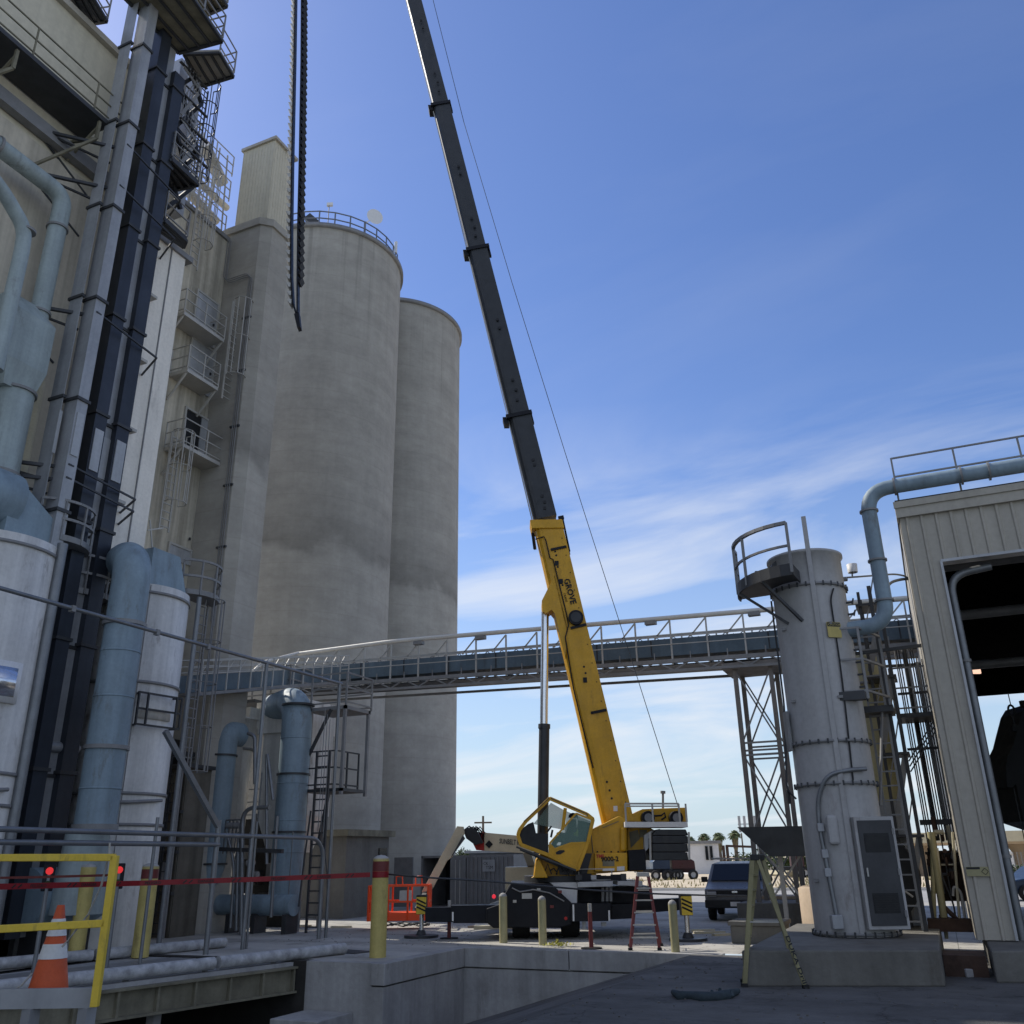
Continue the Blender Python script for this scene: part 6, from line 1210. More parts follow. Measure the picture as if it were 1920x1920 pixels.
# hanging dark spout + ring
t = thing('loading_spout', 'black sagging rubber loading spout hanging in the shed opening', 'spout', W(1910, 1400, D=26)); DS = 26
b = MB(); b.pd([(1925, 1320), (1916, 1335), (1907, 1370), (1901, 1395), (1889, 1420), (1886, 1440), (1889, 1476), (1899, 1477), (1905, 1470), (1912, 1500), (1920, 1540), (1980, 1560), (1980, 1320)], DS, DS+1.2); b.build('spout', 'black', t)
for a_, c_ in (((1890, 1300), (1896, 1325)), ((1898, 1340), (1903, 1362)), ((1901, 1478), (1930, 1620))): MB().bar(W(*a_, D=DS), W(*c_, D=DS), .025).build('rope', 'black', t)
b = MB(); b = MB(); cc = W(1896.5, 1332, D=DS); P = [cc+RGT*.09*math.cos(k/14*2*math.pi)+UPV*.15*math.sin(k/14*2*math.pi) for k in range(15)]; b.tube(P, .03, 8); b.build('ring', 'black', t); b = MB(); b.pd([(1898, 1359), (1908, 1359), (1910, 1370), (1900, 1371)], DS, DS+.15); b.build('bracket', 'black', t); b = MB(); b.pd([(1915, 1313), (1930, 1313), (1930, 1326), (1918, 1324)], DS, DS+.15); b.build('bracket', 'black', t)
# ================================================================ BEHIND THE TOWER
YL = 22.0
def r2(u, v, Y=YL): return W(u, v, Y=Y)
t = thing('access_ladder', 'dark steel ladder with side platform rising behind the grey tower', 'ladder', r2(1700, 1750)); 
for (u0, v0, u1, v1) in ((1655, 1340, 1742, 1735),): pass
a_, c_ = r2(1650, 1345), r2(1672, 1345); xm_ = (r2(1700, 1600).x+r2(1668, 1450).x)/2
xl = r2(1665, 1450).x; b = MB(); b.ladder((xl, YL, .6), (xl, YL, r2(1645, 1180).z), .36, (1, 0, 0), .31, .02); b.build('ladder', 'grey_steel', t)
z = r2(1635, 1330).z; x0_, x1_ = r2(1540, 1330, YL-.3).x, r2(1672, 1330).x; b = MB(); b.box(TX+TR*.6, x1_+.05, YL-.4, YL+.5, z-.12, z+.02); b.build('platform', 'dark_steel', t)
b = MB(); b.rail([(TX+.2, YL-1.75, z), (TX+TR+.15, YL-1.65, z), (x1_, YL-.5, z), (x1_, YL+.5, z)], 1.55, 3, 1.0, .025); b.build('railing', 'grey_steel', t)
b = MB(); b.box(TX+.05, TX+TR+.1, YL-1.8, YL-1.55, z-.02, z+.16); b.build('bracket', 'dark_steel', t); b = MB(); b.bar((TX+TR, YL-.6, z-2.1), (x1_-.2, YL-.3, z-.1), .045); b.build('brace', 'grey_steel', t)
xp = r2(1705, 1560).x; MB().box(xp-.045, xp+.045, YL+.1, YL+.2, .56, z+2.9).build('post', 'dark_steel', t); xp2 = r2(1690, 1450).x
b = MB(); zt_ = r2(1700, 1222).z; b.bar((TX+.5, YL-.3, zt_), (SX, YL-.3, zt_+.05), .07); b.build('cross_beam', 'dark_steel', t)
t = thing('yellow_tank', 'pale yellow tank on a dark base behind the grey tower', 'tank', r2(1640, 1500, 24)); a_, c_ = r2(1595, 1400, 24), r2(1690, 1400, 24); cx_ = (a_.x+c_.x)/2; rr_ = (c_.x-a_.x)/2*.8
MATS['tank_yellow'] = mat('tank_yellow', (.40, .36, .20), .6, var=.08, streak=.15)
MB().lathe((cx_, 24.3, 0), [(rr_*.96, r2(1640, 1505, 24).z), (rr_, r2(1640, 1470, 24).z), (rr_, r2(1640, 1230, 24).z), (0, r2(1640, 1215, 24).z)], 40).build('shell', 'tank_yellow', t); MB().ring((cx_, 24.3, 0), rr_, r2(1640, 1280, 24).z, .03, 40).build('seam', 'grey_steel', t)
b = MB(); b.box(cx_-rr_*.8, cx_+rr_*.9, 23.8, 25.2, .56, r2(1640, 1505, 24).z); b.build('base', 'casing_grey', t)
t = thing('dark_tank', 'black round topped tank end between tower door and ladder', 'tank', r2(1680, 1650, 22.8)); a_ = r2(1640, 1640, 22.8); c_ = r2(1712, 1640, 22.8); rr_ = (c_.x-a_.x)/2
MB().cyl(((a_.x+c_.x)/2-.42, 22.6, 1.6), ((a_.x+c_.x)/2-.42, 23.8, 1.6), .95, 40).build('shell', 'black', t); b = MB(); b.box(a_.x-.5, c_.x-.35, 22.7, 23.7, .56, 1.6); b.build('base', 'black', t)
t = thing('brace_pipe', 'thin pale diagonal pipe across the dark tank', 'pipe', r2(1690, 1660, 22.3)); MB().cyl(r2(1655, 1640, 22.3), r2(1712, 1682, 22.3), .02, 8).build('pipe', 'light_steel', t)
# pipe forest
YF = 24.5
pf_ = thing('pipe_rack', 'dense rack of thin vertical pipes between the ladder and the shed', 'pipe rack', r2(1740, 1600, YF)); xs0, xs1 = r2(1700, 1350, YF).x, r2(1748, 1350, YF).x
for k in range(12):
    x = xs0+(xs1-xs0)*k/11+random.uniform(-.015, .015); zt_ = r2(1720, 1215, YF).z+.0; r_ = .018 if k not in (4, 9) else .045
    MB().cyl((x, YF+random.uniform(-.15, .15), 2.35 if k % 3 else 1.2), (x, YF, zt_-random.random()*.4*(k > 8)), r_, 6).build('pipe', 'dark_steel' if k % 3 else 'grey_steel', pf_)
for v in (1340, 1405, 1540, 1545, 1600, 1620, 1300): z = r2(1730, v, YF).z; MB().box(xs0-.1, xs1+.25, YF-.2, YF-.16, z-.03, z+.03).build('bracket', 'dark_steel', pf_)
z = r2(1720, 1345, YF).z; b = MB(); b.box(xs0-.2, xs1+.15, YF-.9, YF+.3, z-.1, z); b.build('landing', 'dark_steel', pf_); b = MB(); b.rail([(xs0-.2, YF-.9, z), (xs1+.15, YF-.9, z)], 1.1, 3, .6, .02); b.build('railing', 'grey_steel', pf_)
b = MB(); 
for d_ in (0, .12, .24): b.bar((xs0-.1, YF-.8, z-1.1-d_), (xs1+.1, YF-.8, z-.1-d_), .03)
b.build('brace', 'dark_steel', pf_)
t = thing('pipe_tangle', 'tangle of rusty and cream pipes and valves low beside the shed post', 'pipes', r2(1770, 1650, 23.5))
for k in range(46):
    u, v = random.uniform(1742, 1795), random.uniform(1560, 1650); q = r2(u, v, 23.5+random.random()*.8); m = random.choice(['rust', 'rust', 'cream_paint', 'dark_steel']); l_ = random.uniform(.08, .4); d = random.choice([V((1, 0, 0)), UPV, UPV, V((0, 1, 0))])
    MB().cyl(q, q+d*l_, random.choice([.02, .03, .05]), 8).build('pipe', m, t)
for (P, m, r_) in (([(1756, 1590), (1775, 1760)], 'cream_paint', .04), ([(1786, 1560), (1800, 1735)], 'cream_paint', .03), ([(1787, 1680), (1788, 1660), (1802, 1672), (1812, 1740)], 'light_steel', .03), ([(1770, 1700), (1815, 1745)], 'rust', .05), ([(1760, 1720), (1830, 1738)], 'rust', .06), ([(1745, 1560), (1770, 1720)], 'tank_yellow', .08), ([(1765, 1640), (1790, 1700), (1792, 1740)], 'dark_steel', .02), ([(1748, 1600), (1752, 1740)], 'tank_yellow', .05)): MB().tube(fillet([r2(u, v, 23.4) for u, v in P], .2), r_, 8).build('pipe', m, t)
q0 = r2(1765, 1690, 24.5); q1 = r2(1808, 1600, 24.5); b = MB(); b.box(q0.x, q1.x, 24.6, 25.2, q0.z, q1.z); b.build('cabinet', 'rust', t)
q0 = r2(1745, 1765, 23.0); b = MB(); b.box(q0.x, q0.x+.9, 23.0, 23.4, .5, .75); b.build('manifold', 'rust', t)
t = thing('dark_pit_box', 'dark recess block between the pad and the shed footing', 'block', (0, 19.5, 0)); b = MB(); b.box(-.29, .42, 19.6, 20.6, 0, .35); b.build('block', 'rust', t)
# hopper (dark inverted trapezoid)
t = thing('dump_hopper', 'dark steel hopper with flat top left of the grey tower', 'hopper', W(1450, 1580, Y=28)); Yh_ = 28.2
o4 = [W(u, v, Y=Yh_) for u, v in ((1382, 1551), (1500, 1548), (1540, 1548), (1540, 1605), (1443, 1606))]; b = MB(); b.prism([o4[0], o4[2], o4[3], o4[4]], (0, 1.4, 0)); b.build('shell', 'boom_grey', t)
for u in (1462, 1530): q = W(u, 1610, Y=Yh_+.4); MB().box(q.x-.06, q.x+.06, Yh_+.4, Yh_+.52, 0, q.z+.2).build('leg', 'light_steel', t)
b = MB(); b.bar(W(1440, 1605, Y=Yh_+.4), W(1500, 1680, Y=Yh_+.4), .05); b.bar(W(1500, 1605, Y=Yh_+.5), W(1445, 1690, Y=Yh_+.5), .05); b.build('brace', 'light_steel', t)
# ================================================================ FAR BACKGROUND
def far(u, v): return W(u, v, Z=0)
def fbox(name, lab, cat, u0, u1, vt, D, m, dep=12, roof=None, vb=None):
    a_, c_ = W(u0, 1640, D=D), W(u1, 1640, D=D); z1 = W((u0+u1)/2, vt, D=D).z; p0 = V((a_.x, a_.y, 0)); p1 = V((c_.x, c_.y, 0)); t = thing(name, lab, cat, p0)
    MB().prism([p0, p1, p1+FWD*dep, p0+FWD*dep], (0, 0, z1)).build('wall', m, t)
    MB().prism([p0-RGT*.3-FWD*.3, p1+RGT*.3-FWD*.3, p1+RGT*.3+FWD*dep, p0-RGT*.3+FWD*dep], (0, 0, .35)).raise_(z1).build('roof', roof or m, t); return t, p0, p1, z1
t, p0, p1, z1 = fbox('warehouse', 'plain white warehouse behind the palms and the red truck', 'building', 1290, 1352, 1582, 118, 'plaster', 20, 'grey_steel')
b = MB()
for f_ in (.62, .76): q = p0.lerp(p1, f_)-FWD*.1; b.obox(q+UPV*2.4, RGT*.16, FWD*.1, UPV*.8)
b.build('window', 'glass_dark', t)
fbox('low_warehouse', 'low pinkish building far behind the van', 'building', 1354, 1440, 1622, 150, 'tan', 15, 'rust')
fbox('white_annex', 'small white building seen between trestle legs', 'building', 1470, 1530, 1626, 110, 'plaster', 10)
fbox('far_shed', 'low beige shed far behind the white metal shed', 'building', 1480, 1560, 1640, 95, 'cream_paint', 8)
t = thing('portal_frame', 'thin rusty portal frame beside the white warehouse', 'frame', W(1365, 1640, D=112)); b = MB()
for u in (1361, 1368): q = W(u, 1640, D=112); z = W(u, 1585, D=112).z; b.bar(V((q.x, q.y, 0)), V((q.x, q.y, z)), .3)
a_ = W(1361, 1586, D=112); c_ = W(1415, 1588, D=112); b.bar(a_, c_, .25); q = W(1415, 1640, D=112); b.bar(V((c_.x, c_.y, 0)), c_, .3); b.build('frame', 'rust', t)
# sand berm + curb + fence
b = MB(); kerbp = [W(u, v, Z=0) for u, v in ((860, 1688), (1330, 1688))]
t = thing('road_kerb', 'pale kerb along the sunny road', 'kerb', (0, 47, 0)); b = MB(); b.box(-80, 80, 61.8, 62.1, 0, .14); b.build('kerb', 'white_pipe', t)
grid('sand_berm', -120, 60, 66, 92, 'sand', lambda x, y: .02+max(0, .28*math.exp(-((y-74)/5.)**2))*(1+.25*math.sin(x*.3)+.15*math.sin(x*.9+y)), 1.5)
gr = MB()
for k in range(2600): x = random.uniform(-70, 20); y = random.uniform(63, 80); c = V((x, y, .25*math.exp(-((y-74)/5.)**2))); h = random.uniform(.15, .4); d = V((random.uniform(-.12, .12), random.uniform(-.1, .1), h)); gr.add([c-V((.05, 0, 0)), c+V((.05, 0, 0)), c+d], [(0, 1, 2)])
o = gr.build('dry_grass', mat('dry_grass', (.30, .27, .13), .9, var=.3, scale=1)); kind(o, 'stuff'); tag(o, 'sparse dry grass on the sand bank beyond the road', 'grass'); 
# trucks
def semi(u0, u1, D, m, lab, trailer=False, sgn=1, hz=3.4):
    a_, c_ = W(u0, 1645, D=D), W(u1, 1645, D=D); L_ = (c_-a_).length; p = V((a_.x, a_.y, 0)); t = thing('semi_truck', lab, 'truck', p, 'trucks parked beyond the sand bank'); b = MB()
    pr = [(0, .7), (0, hz), (L_*.42, hz), (L_*.60, hz*.80), (L_*.66, hz*.60), (L_*.97, hz*.48), (L_, .6)]
    if sgn < 0: pr = [(L_-x, z) for x, z in pr]
    b.prism([p+RGT*x+UPV*z for x, z in pr], FWD*2.4); b.build('cab', m, t, .06); b = MB(); x0_, x1_ = (L_*.5, L_*.60) if sgn > 0 else (L_*.40, L_*.5); b.prism([p+RGT*x0_+UPV*hz*.58-FWD*.03, p+RGT*x1_+UPV*hz*.58-FWD*.03, p+RGT*x1_+UPV*hz*.72-FWD*.03, p+RGT*x0_+UPV*hz*.78-FWD*.03], FWD*.02); b.build('window', 'glass_dark', t)
    b = MB(); b.prism([p-RGT*1.5+UPV*.7, p+RGT*L_*.95+UPV*.7, p+RGT*L_*.95+UPV*1.0, p-RGT*1.5+UPV*1.0], FWD*2.2); b.build('chassis', 'black', t)
    for x in (.12, .26, .86): q = p+RGT*L_*(x if sgn > 0 else 1-x)+UPV*.45; wheel(q-FWD*.1, FWD, .45, .4, t)
    return t
semi(1262, 1306, 90, 'truck_red', 'dark red semi truck cab beside the white warehouse')
semi(1225, 1258, 90, 'truck_blue', 'blue semi truck cab left of the dark red one', sgn=-1)
semi(1497, 1512, 92, 'truck_red', 'dark red truck front glimpsed left of the grey tower', hz=3.6)
# palms
def frond(b, c, a, el, L_):
    d = V((math.cos(a)*math.cos(el), math.sin(a)*math.cos(el), math.sin(el))); s = V((-math.sin(a), math.cos(a), 0)); P = [c+d*L_*t_+V((0, 0, -L_*.55*t_*t_)) for t_ in (0, .3, .6, .85, 1.05)]; wds = [.05, .2, .27, .2, .03]
    for i in range(4):
        for sg_ in (-1, 1): b.add([P[i], P[i+1], P[i+1]+s*sg_*wds[i+1]-V((0, 0, .08)), P[i]+s*sg_*wds[i]-V((0, 0, .05))], [(0, 1, 2, 3)])
    for k in range(5): t_ = .5+.12*k; c2 = c+d*L_*t_+V((0, 0, -L_*.55*t_*t_)); 
def palm(u, vt, vb, D, lab, seed):
    random.seed(seed); q = W(u, 1620, D=D); top = W(u, vt+14, D=D); p = V((q.x, q.y, 0)); c = V((top.x, top.y, top.z)); p = V((c.x, c.y, 0)); s = D/200.; t = thing('palm_tree', lab, 'palm tree', p, 'fan palms on the horizon')
    MB().tube([p, (p+c)/2, c], .4, 10, rs=[.5*s, .38*s, .35*s]).build('trunk', 'bark', t)
    b = MB()
    for k in range(120): frond(b, c, random.random()*6.28, math.radians(random.choice([80, 65, 50, 35, 20, 5, -10])+random.uniform(-8, 8)), random.uniform(1.15, 1.65)*s)
    b.build('crown', 'palm_green', t); b = MB()
    for k in range(150): a = random.random()*6.28; h = random.random(); r = (1.0*(1-h*.7))*s*random.uniform(.75, 1.05); z = -.5*s-3.6*h*s; cc = c+V((math.cos(a)*r, math.sin(a)*r, z)); sdv = V((-math.sin(a), math.cos(a), 0))*.22*s; b.add([cc+sdv*.6+UPV*.5*s, cc-sdv*.6+UPV*.5*s, cc-UPV*.6*s-V((math.cos(a), math.sin(a), 0))*.2*s], [(0, 1, 2)])
    b.cyl(c-UPV*.3*s, c-UPV*3.8*s, .75*s, 12, .3*s); b.build('dead_frond_skirt', 'palm_skirt', t)
for i, (u, vt, D, lab) in enumerate(((1292, 1560, 190, 'palm tree half hidden by the crane counterweight'), (1320, 1555, 190, 'second palm from the crane counterweight'), (1347, 1553, 190, 'third palm from the counterweight, over the warehouse end'), (1377, 1549, 190, 'rightmost fan palm, standing clear with its trunk in view'))): palm(u, vt, 1600, D, lab, 10+i)
def tree(u, vt, D, lab, r, m='tree_green', seed=1, group='trees on the horizon'):
    random.seed(seed); top = W(u, vt, D=D); p = V((top.x, top.y, 0)); t = thing('tree', lab, 'tree', p, group); H = top.z; tk = MB(); tk.tube([p, p+V((.2, 0, H*.35)), p+V((-.1, .2, H*.7))], .3, 8, rs=[.3, .22, .1])
    for k in range(5): a = k*1.3; tk.bar(p+V((0, 0, H*.35)), p+V((math.cos(a)*r*.6, math.sin(a)*r*.6, H*.7)), .12)
    tk.build('trunk', 'bark', t); b = MB(); cl = [(p+V((random.uniform(-r, r)*.7, random.uniform(-r, r)*.6, H*random.uniform(.45, .9))), random.uniform(.3, .55)*r) for _ in range(14)]
    for c, rr in cl:
        for _ in range(130):
            v_ = V((random.gauss(0, 1), random.gauss(0, 1), random.gauss(0, .8))).normalized()*rr*random.uniform(.6, 1.1); q = c+v_; e1 = V((random.uniform(-1, 1), random.uniform(-1, 1), random.uniform(-1, 1)))*.28; e2 = V((random.uniform(-1, 1), random.uniform(-1, 1), random.uniform(-1, 1)))*.28
            b.add([q, q+e1, q+e2], [(0, 1, 2)])
    b.build('crown', m, t)
for i, (u, vt, D, lab, r) in enumerate(((1408, 1612, 120, 'bushy dark tree behind the trestle foot', 3.2), (1470, 1608, 105, 'dark tree seen under the hopper', 3.5), (1500, 1614, 100, 'dark tree touching the grey tower edge', 2.5), (868, 1596, 140, 'small tree far behind the container roof', 2.0), (1904, 1640, 75, 'shrub in the gap right of the shed pillar', 1.6))): tree(u, vt, D, lab, r, seed=30+i)
# overpass
t = thing('overpass', 'beige concrete highway overpass on piers beyond the shed', 'bridge', W(1900, 1600, D=85)); D_ = 85
za, zb2 = W(1900, 1557, D=D_).z, W(1900, 1582, D=D_).z; a_ = W(1470, 1570, D=120); c_ = W(2300, 1570, D=60); a_ = W(1470, 1600, D=95); c_ = W(2300, 1600, D=80)
def up_(p, z): return V((p.x, p.y, z))
dirn = (up_(c_, 0)-up_(a_, 0)).normalized(); nn = dirn.cross(UPV)
MB().hexa([up_(a_, zb2), up_(c_, zb2), up_(c_, zb2)-nn*9, up_(a_, zb2)-nn*9, up_(a_, za-.9), up_(c_, za-.9), up_(c_, za-.9)-nn*9, up_(a_, za-.9)-nn*9]).build('deck', 'tan', t)
MB().hexa([up_(a_, za-.9)+nn*.5, up_(c_, za-.9)+nn*.5, up_(c_, za-.9)+nn*.25, up_(a_, za-.9)+nn*.25, up_(a_, za)+nn*.5, up_(c_, za)+nn*.5, up_(c_, za)+nn*.25, up_(a_, za)+nn*.25]).build('parapet', 'cream_paint', t)
L_ = (up_(c_, 0)-up_(a_, 0)).length
for k in range(1, 9): p = up_(a_, 0)+dirn*L_*k/8.6-nn*3; b = MB(); b.tube([p, up_(p, zb2*.7), up_(p, zb2)], .6, 12, rs=[.55, .6, 1.1]); b.build('pier', 'tan', t)
fbox('office_block', 'white building with dark windows under the overpass', 'building', 1896, 1990, 1600, 130, 'plaster', 10)
a_, c_ = W(1885, 1640, D=72), W(1990, 1640, D=72)
t = thing('chain_link_fence', 'grey wire fence on posts beyond the shed opening', 'fence', up_(a_, 0)); b = MB(); p0, p1 = up_(a_, 0), up_(c_, 0); n = 14
for k in range(n+1): b.bar(p0.lerp(p1, k/n), p0.lerp(p1, k/n)+UPV*2, .06)
for k in range(9): b.bar(p0+UPV*(.2+.22*k), p1+UPV*(.2+.22*k), .012)
b.build('mesh', 'grey_steel', t)
q = W(1906, 1690, Z=0); cr_ = thing('parked_car', 'dark parked car seen through the shed opening beside the pillar', 'car', q)
b = MB(); pr = [(-.3, .3), (-.3, .8), (.7, .95), (1.4, 1.42), (3.0, 1.42), (3.7, .95), (4.3, .85), (4.3, .3)]; b.prism([q+RGT*x+UPV*z for x, z in pr], FWD*1.7); b.build('body', 'truck_blue', cr_, .08)
for x in (.5, 3.5): wheel(q+RGT*x+UPV*.33-FWD*.02, FWD, .33, .2, cr_)
b = MB(); b.prism([q+RGT*x+UPV*z-FWD*.02 for x, z in ((.95, .95), (1.5, 1.34), (2.9, 1.34), (3.4, .95))], FWD*.02); b.build('window', 'glass_dark', cr_)
# poles and power line
def pole(u, vt, D, lab, arm=True):
    q = W(u, 1620, D=D); z = W(u, vt, D=D).z; p = V((q.x, q.y, 0)); t = thing('utility_pole', lab, 'pole', p, 'thin poles on the horizon'); b = MB(); b.cyl(p, up_(p, z), .13, 8, .09); b.build('pole', 'bark', t)
    if arm: b = MB(); b.bar(up_(p, z-.5)-RGT*.7, up_(p, z-.5)+RGT*.7, .12); b.build('crossarm', 'bark', t)
pole(906, 1530, 75, 'utility pole with crossarm above the boom lift arm'); pole(1418, 1500, 85, 'thin mast left of the trestle', False); pole(1396, 1562, 130, 'slim lamp pole behind the palms', False)
q = W(1401, 1545, D=110); t = thing('cell_tower', 'cluster of cell tower panels left of the trestle leg', 'antenna', q); b = MB(); 
for k in range(4): b.obox(q+RGT*(-.9+.6*k), RGT*.14, FWD*.1, UPV*.9)
b.bar(q-RGT*1.1, q+RGT*1.3, .1); b.bar(q+RGT*1.0, V((q.x, q.y, 0))+RGT*1., .3); b.build('panels', 'casing_light', t)
# mountains / horizon strip is open; a few far roofs close the gap on the left
fbox('long_low_building', 'long low grey building closing the horizon behind the crane', 'building', 1200, 1292, 1606, 170, 'casing_light', 20)
# ================================================================ MORE EQUIPMENT IN THE SHADE ON THE LEFT
random.seed(99)
X_ = -23.3
fm = thing('equipment_frame', 'dark steel frame with beams and grating behind the small filter', 'frame', W(345, 1730, X=-22.6)); 
ya, yb = W(292, 1600, X=-22.8).y, W(398, 1600, X=-22.8).y
for k in range(4): y = ya+(yb-ya)*k/3; MB().box(-22.9, -22.75, y-.07, y+.07, 0, 5.6).build('column', 'dark_steel', fm)
for z in (1.3, 2.6, 3.4, 4.2, 5.5): b = MB(); b.box(-22.95, -22.7, ya, yb, z, z+.14); b.build('beam', 'dark_steel', fm)
b = MB(); b.rail([(-22.7, ya, 4.34), (-22.7, yb, 4.34)], 1.1, 3, .8, .022); b.build('railing', 'dark_steel', fm)
b = MB(); b.box(-24.0, -23.4, ya-.6, yb+.7, 0.0, 6.1); b.build('housing', 'shade_grime', fm)  # near-black box stands in for the shade of an open bay
b = MB(); b.ladder((-22.5, yb-.35, 0), (-22.5, yb-.35, 5.2), .4, (0, 1, 0)); b.build('ladder', 'grey_steel', fm)
bh_ = thing('baghouse_skid', 'dark cluttered pump skid under the square filter house', 'machinery', py(480, 1720, 27.4)); x0, x1 = py(430, 1650, 27.4).x, py(530, 1650, 27.4).x
b = MB(); b.box(x0, x1, 27.6, 28.2, 0, 3.6); b.build('housing', 'shade_grime', bh_)
for k in range(14):
    x = random.uniform(x0, x1); z = random.uniform(.3, 3.2); s_ = random.uniform(.08, .22); m = random.choice(['dark_steel', 'grey_steel', 'casing_grey', 'dark_steel'])
    if k % 3 == 0: MB().cyl((x, 27.2, z), (x+s_*2.2, 27.2, z), s_*.8, 14).build('motor', m, bh_)
    elif k % 3 == 1: MB().box(x, x+s_*2, 27.2, 27.5, z, z+s_*2.4).build('box', m, bh_)
    else: MB().tube(fillet([V((x, 27.1, z)), V((x, 27.1, z+.7)), V((x+.5, 27.1, z+.9))], .15), .04, 8).build('pipe', m, bh_)
for z in (1.55, 2.5): b = MB(); b.box(x0-.2, x1+.2, 27.05, 27.15, z, z+.1); b.build('beam', 'dark_steel', bh_)
b = MB(); b.rail([(x0, 26.9, 3.6), (x1, 26.9, 3.6)], 1.0, 3, .9, .02); b.build('railing', 'grey_steel', bh_)
# stacked pipework between the tanks, behind the cone
gp2 = thing('gap_pipework', 'dim columns and pipes in the black gap between the white tanks', 'pipes', W(110, 1500, X=-21.4)); ya, yb = W(62, 1550, X=-21.5).y, W(150, 1550, X=-21.5).y
b = MB(); b.box(-21.95, -21.85, ya-.8, yb+.6, 0, 6.2); b.build('gap_shade_panel', 'shade_black', gp2)  # black sheet added for the deep shade between the tanks
for k in range(4): y = ya+(yb-ya)*(k+.3)/4; MB().box(-21.7, -21.5, y-.07, y+.07, 0, 6.0).build('column', 'dark_steel' if k % 2 else 'casing_grey', gp2)
for z in (1.9, 3.6, 5.3): MB().cyl((-21.4, ya-.3, z), (-21.4, yb+.3, z), .06, 10).build('pipe', 'galvanised', gp2)
q = W(90, 1400, X=-20.6); MB().cyl((-20.6, q.y-.4, q.z), (-20.6, q.y+.9, q.z+.02), .14, 14).build('pipe', 'casing_grey', gp2)
t = thing('link_duct', 'grey cylindrical duct stub between left tank and beige bin', 'duct', W(120, 1170, X=-21)); a, b_ = W(100, 1165, X=-21.0), W(142, 1175, X=-21.0); z = (a.z+b_.z)/2; MB().cyl((-21.0, a.y-.3, z), (-21.0, b_.y+.1, z), .38, 24).build('pipe', 'casing_grey', t)
# thin risers, hoses, small pipes in the cyclone area
rs = thing('thin_risers', 'several thin conduits and hoses rising by the service ladder', 'conduits', py(600, 1700, 25.4))
for u, v0, v1, r in ((560, 1740, 1690, .03), (610, 1740, 1580, .03), (596, 1560, 1330, .012), (601, 1560, 1340, .012), (606, 1570, 1350, .012), (537, 1735, 1560, .02), (430, 1745, 1560, .03), (388, 1745, 1650, .035), (470, 1700, 1450, .02)):
    q = py(u, v0, 25.3); q2 = py(u, v1, 25.3); MB().cyl((q.x, 25.3, max(0, q.z)), (q.x, 25.3, q2.z), r, 8).build('conduit', 'galvanised', rs)
MB().tube(fillet([py(612, 1740, 25.2), py(614, 1640, 25.2), py(608, 1590, 25.2), py(592, 1575, 25.2)], .5), .02, 7).build('hose', 'dark_steel', rs)
MB().tube(fillet([py(583, 1520, 25.2), py(572, 1600, 25.2), py(560, 1700, 25.2)], .3), .03, 7).build('hose', 'dark_steel', rs)
# lamp mast with bright arm over the middle tank
lm2 = thing('mast', 'thin bright mast with a cross arm over the middle white tank', 'mast', W(286, 1050, X=-20.4)); a, b_ = W(288, 1060, X=-20.6), W(281, 975, X=-20.6); b = MB(); b.bar(a, b_, .035); b.bar(W(277, 994, X=-20.6), W(306, 990, X=-20.6), .04); b.build('mast', 'light_steel', lm2)
# duct seams and stiffener bands
for nm, c, r, zs in (('elbow_duct', cD, rD, (3.9, 6.2, 7.4)),):
    for z in zs: MB().ring((c.x, c.y, 0), r, z, .012, 40, .02).build('seam', 'blue_duct', bpy.data.objects[nm])
for zz in (2.4, 3.4, 4.6, 6.1): MB().ring((cx3, Yd, 0), r3, zz, .010, 32, .015).build('seam', 'blue_duct', bpy.data.objects['tall_blue_duct'])
for tk, c, r in ((tB, cB, 1.35), (tA, cA, 1.55)):
    for a in (-70, -35): b = MB(); aa = math.radians(a); b.box(0, 0, 0, 0, 0, 0); b = MB(); b.bar((c.x+(r+.004)*math.cos(aa), c.y+(r+.004)*math.sin(aa), .3), (c.x+(r+.004)*math.cos(aa), c.y+(r+.004)*math.sin(aa), 9.7), .035, .02, up=(-math.sin(aa), math.cos(aa), 0)); b.build('weld_seam', 'grey_steel', tk)
    MB().tube(fillet([V((c.x+(r+.09)*math.cos(math.radians(a)), c.y+(r+.09)*math.sin(math.radians(a)), z)) for a, z in ((-60, 3.7), (-35, 3.65), (-10, 3.7), (15, 3.75))], .3), .045, 8).build('pipe', 'grey_steel', tk)
# crane: bolts, marks and lines along the dark sections
for (u0, v0, w0), (u1, v1, w1) in (((1022, 975, 49), (975, 787, 44)), ((975, 787, 44), (896, 474, 38)), ((896, 474, 38), (828, 203, 33.5)), ((828, 203, 33.5), (757, -72, 28))):
    for f_, du in ((.12, .1), (.18, .16), (.24, .12), (.55, .12), (.60, .12)):
        u, v = u0+(u1-u0)*f_, v0+(v1-v0)*f_; q = W(u+du*w0, v, D=CD-.30); b = MB(); b.obox(q, RGT*.045, FWD*.02, UPV*.05); b.build('marking', 'black', cr)
    b = MB(); b.bar(W(u0-w0*.50, v0, D=CD-.1), W(u1-w1*.50, v1, D=CD-.1), .03); b.build('side_line', 'light_steel', cr)
b = MB()
for f_ in [k/16 for k in range(1, 16)]: q = b0.lerp(b1, f_)-FWD*.365+RGT*wpx(1090, 1300, 52)*.40; b.cyl(q, q-FWD*.012, .018, 6)
b.build('bolt_row', 'crane_black', bb)
for (p, q) in (((1108, 1560), (1112, 1600)), ((1130, 1552), (1160, 1540))): b = MB(); b.bar(W(*p, D=27.53), W(*q, D=27.53), .02); b.build('weld_line', 'olive_beam', ss)
b = MB(); 
for k in range(5): q = W(1120+k*13, 1597, D=27.5); b.obox(q, RGT*.02, FWD*.02, UPV*.02)
b.build('bolts', 'crane_black', ss)
b = MB()
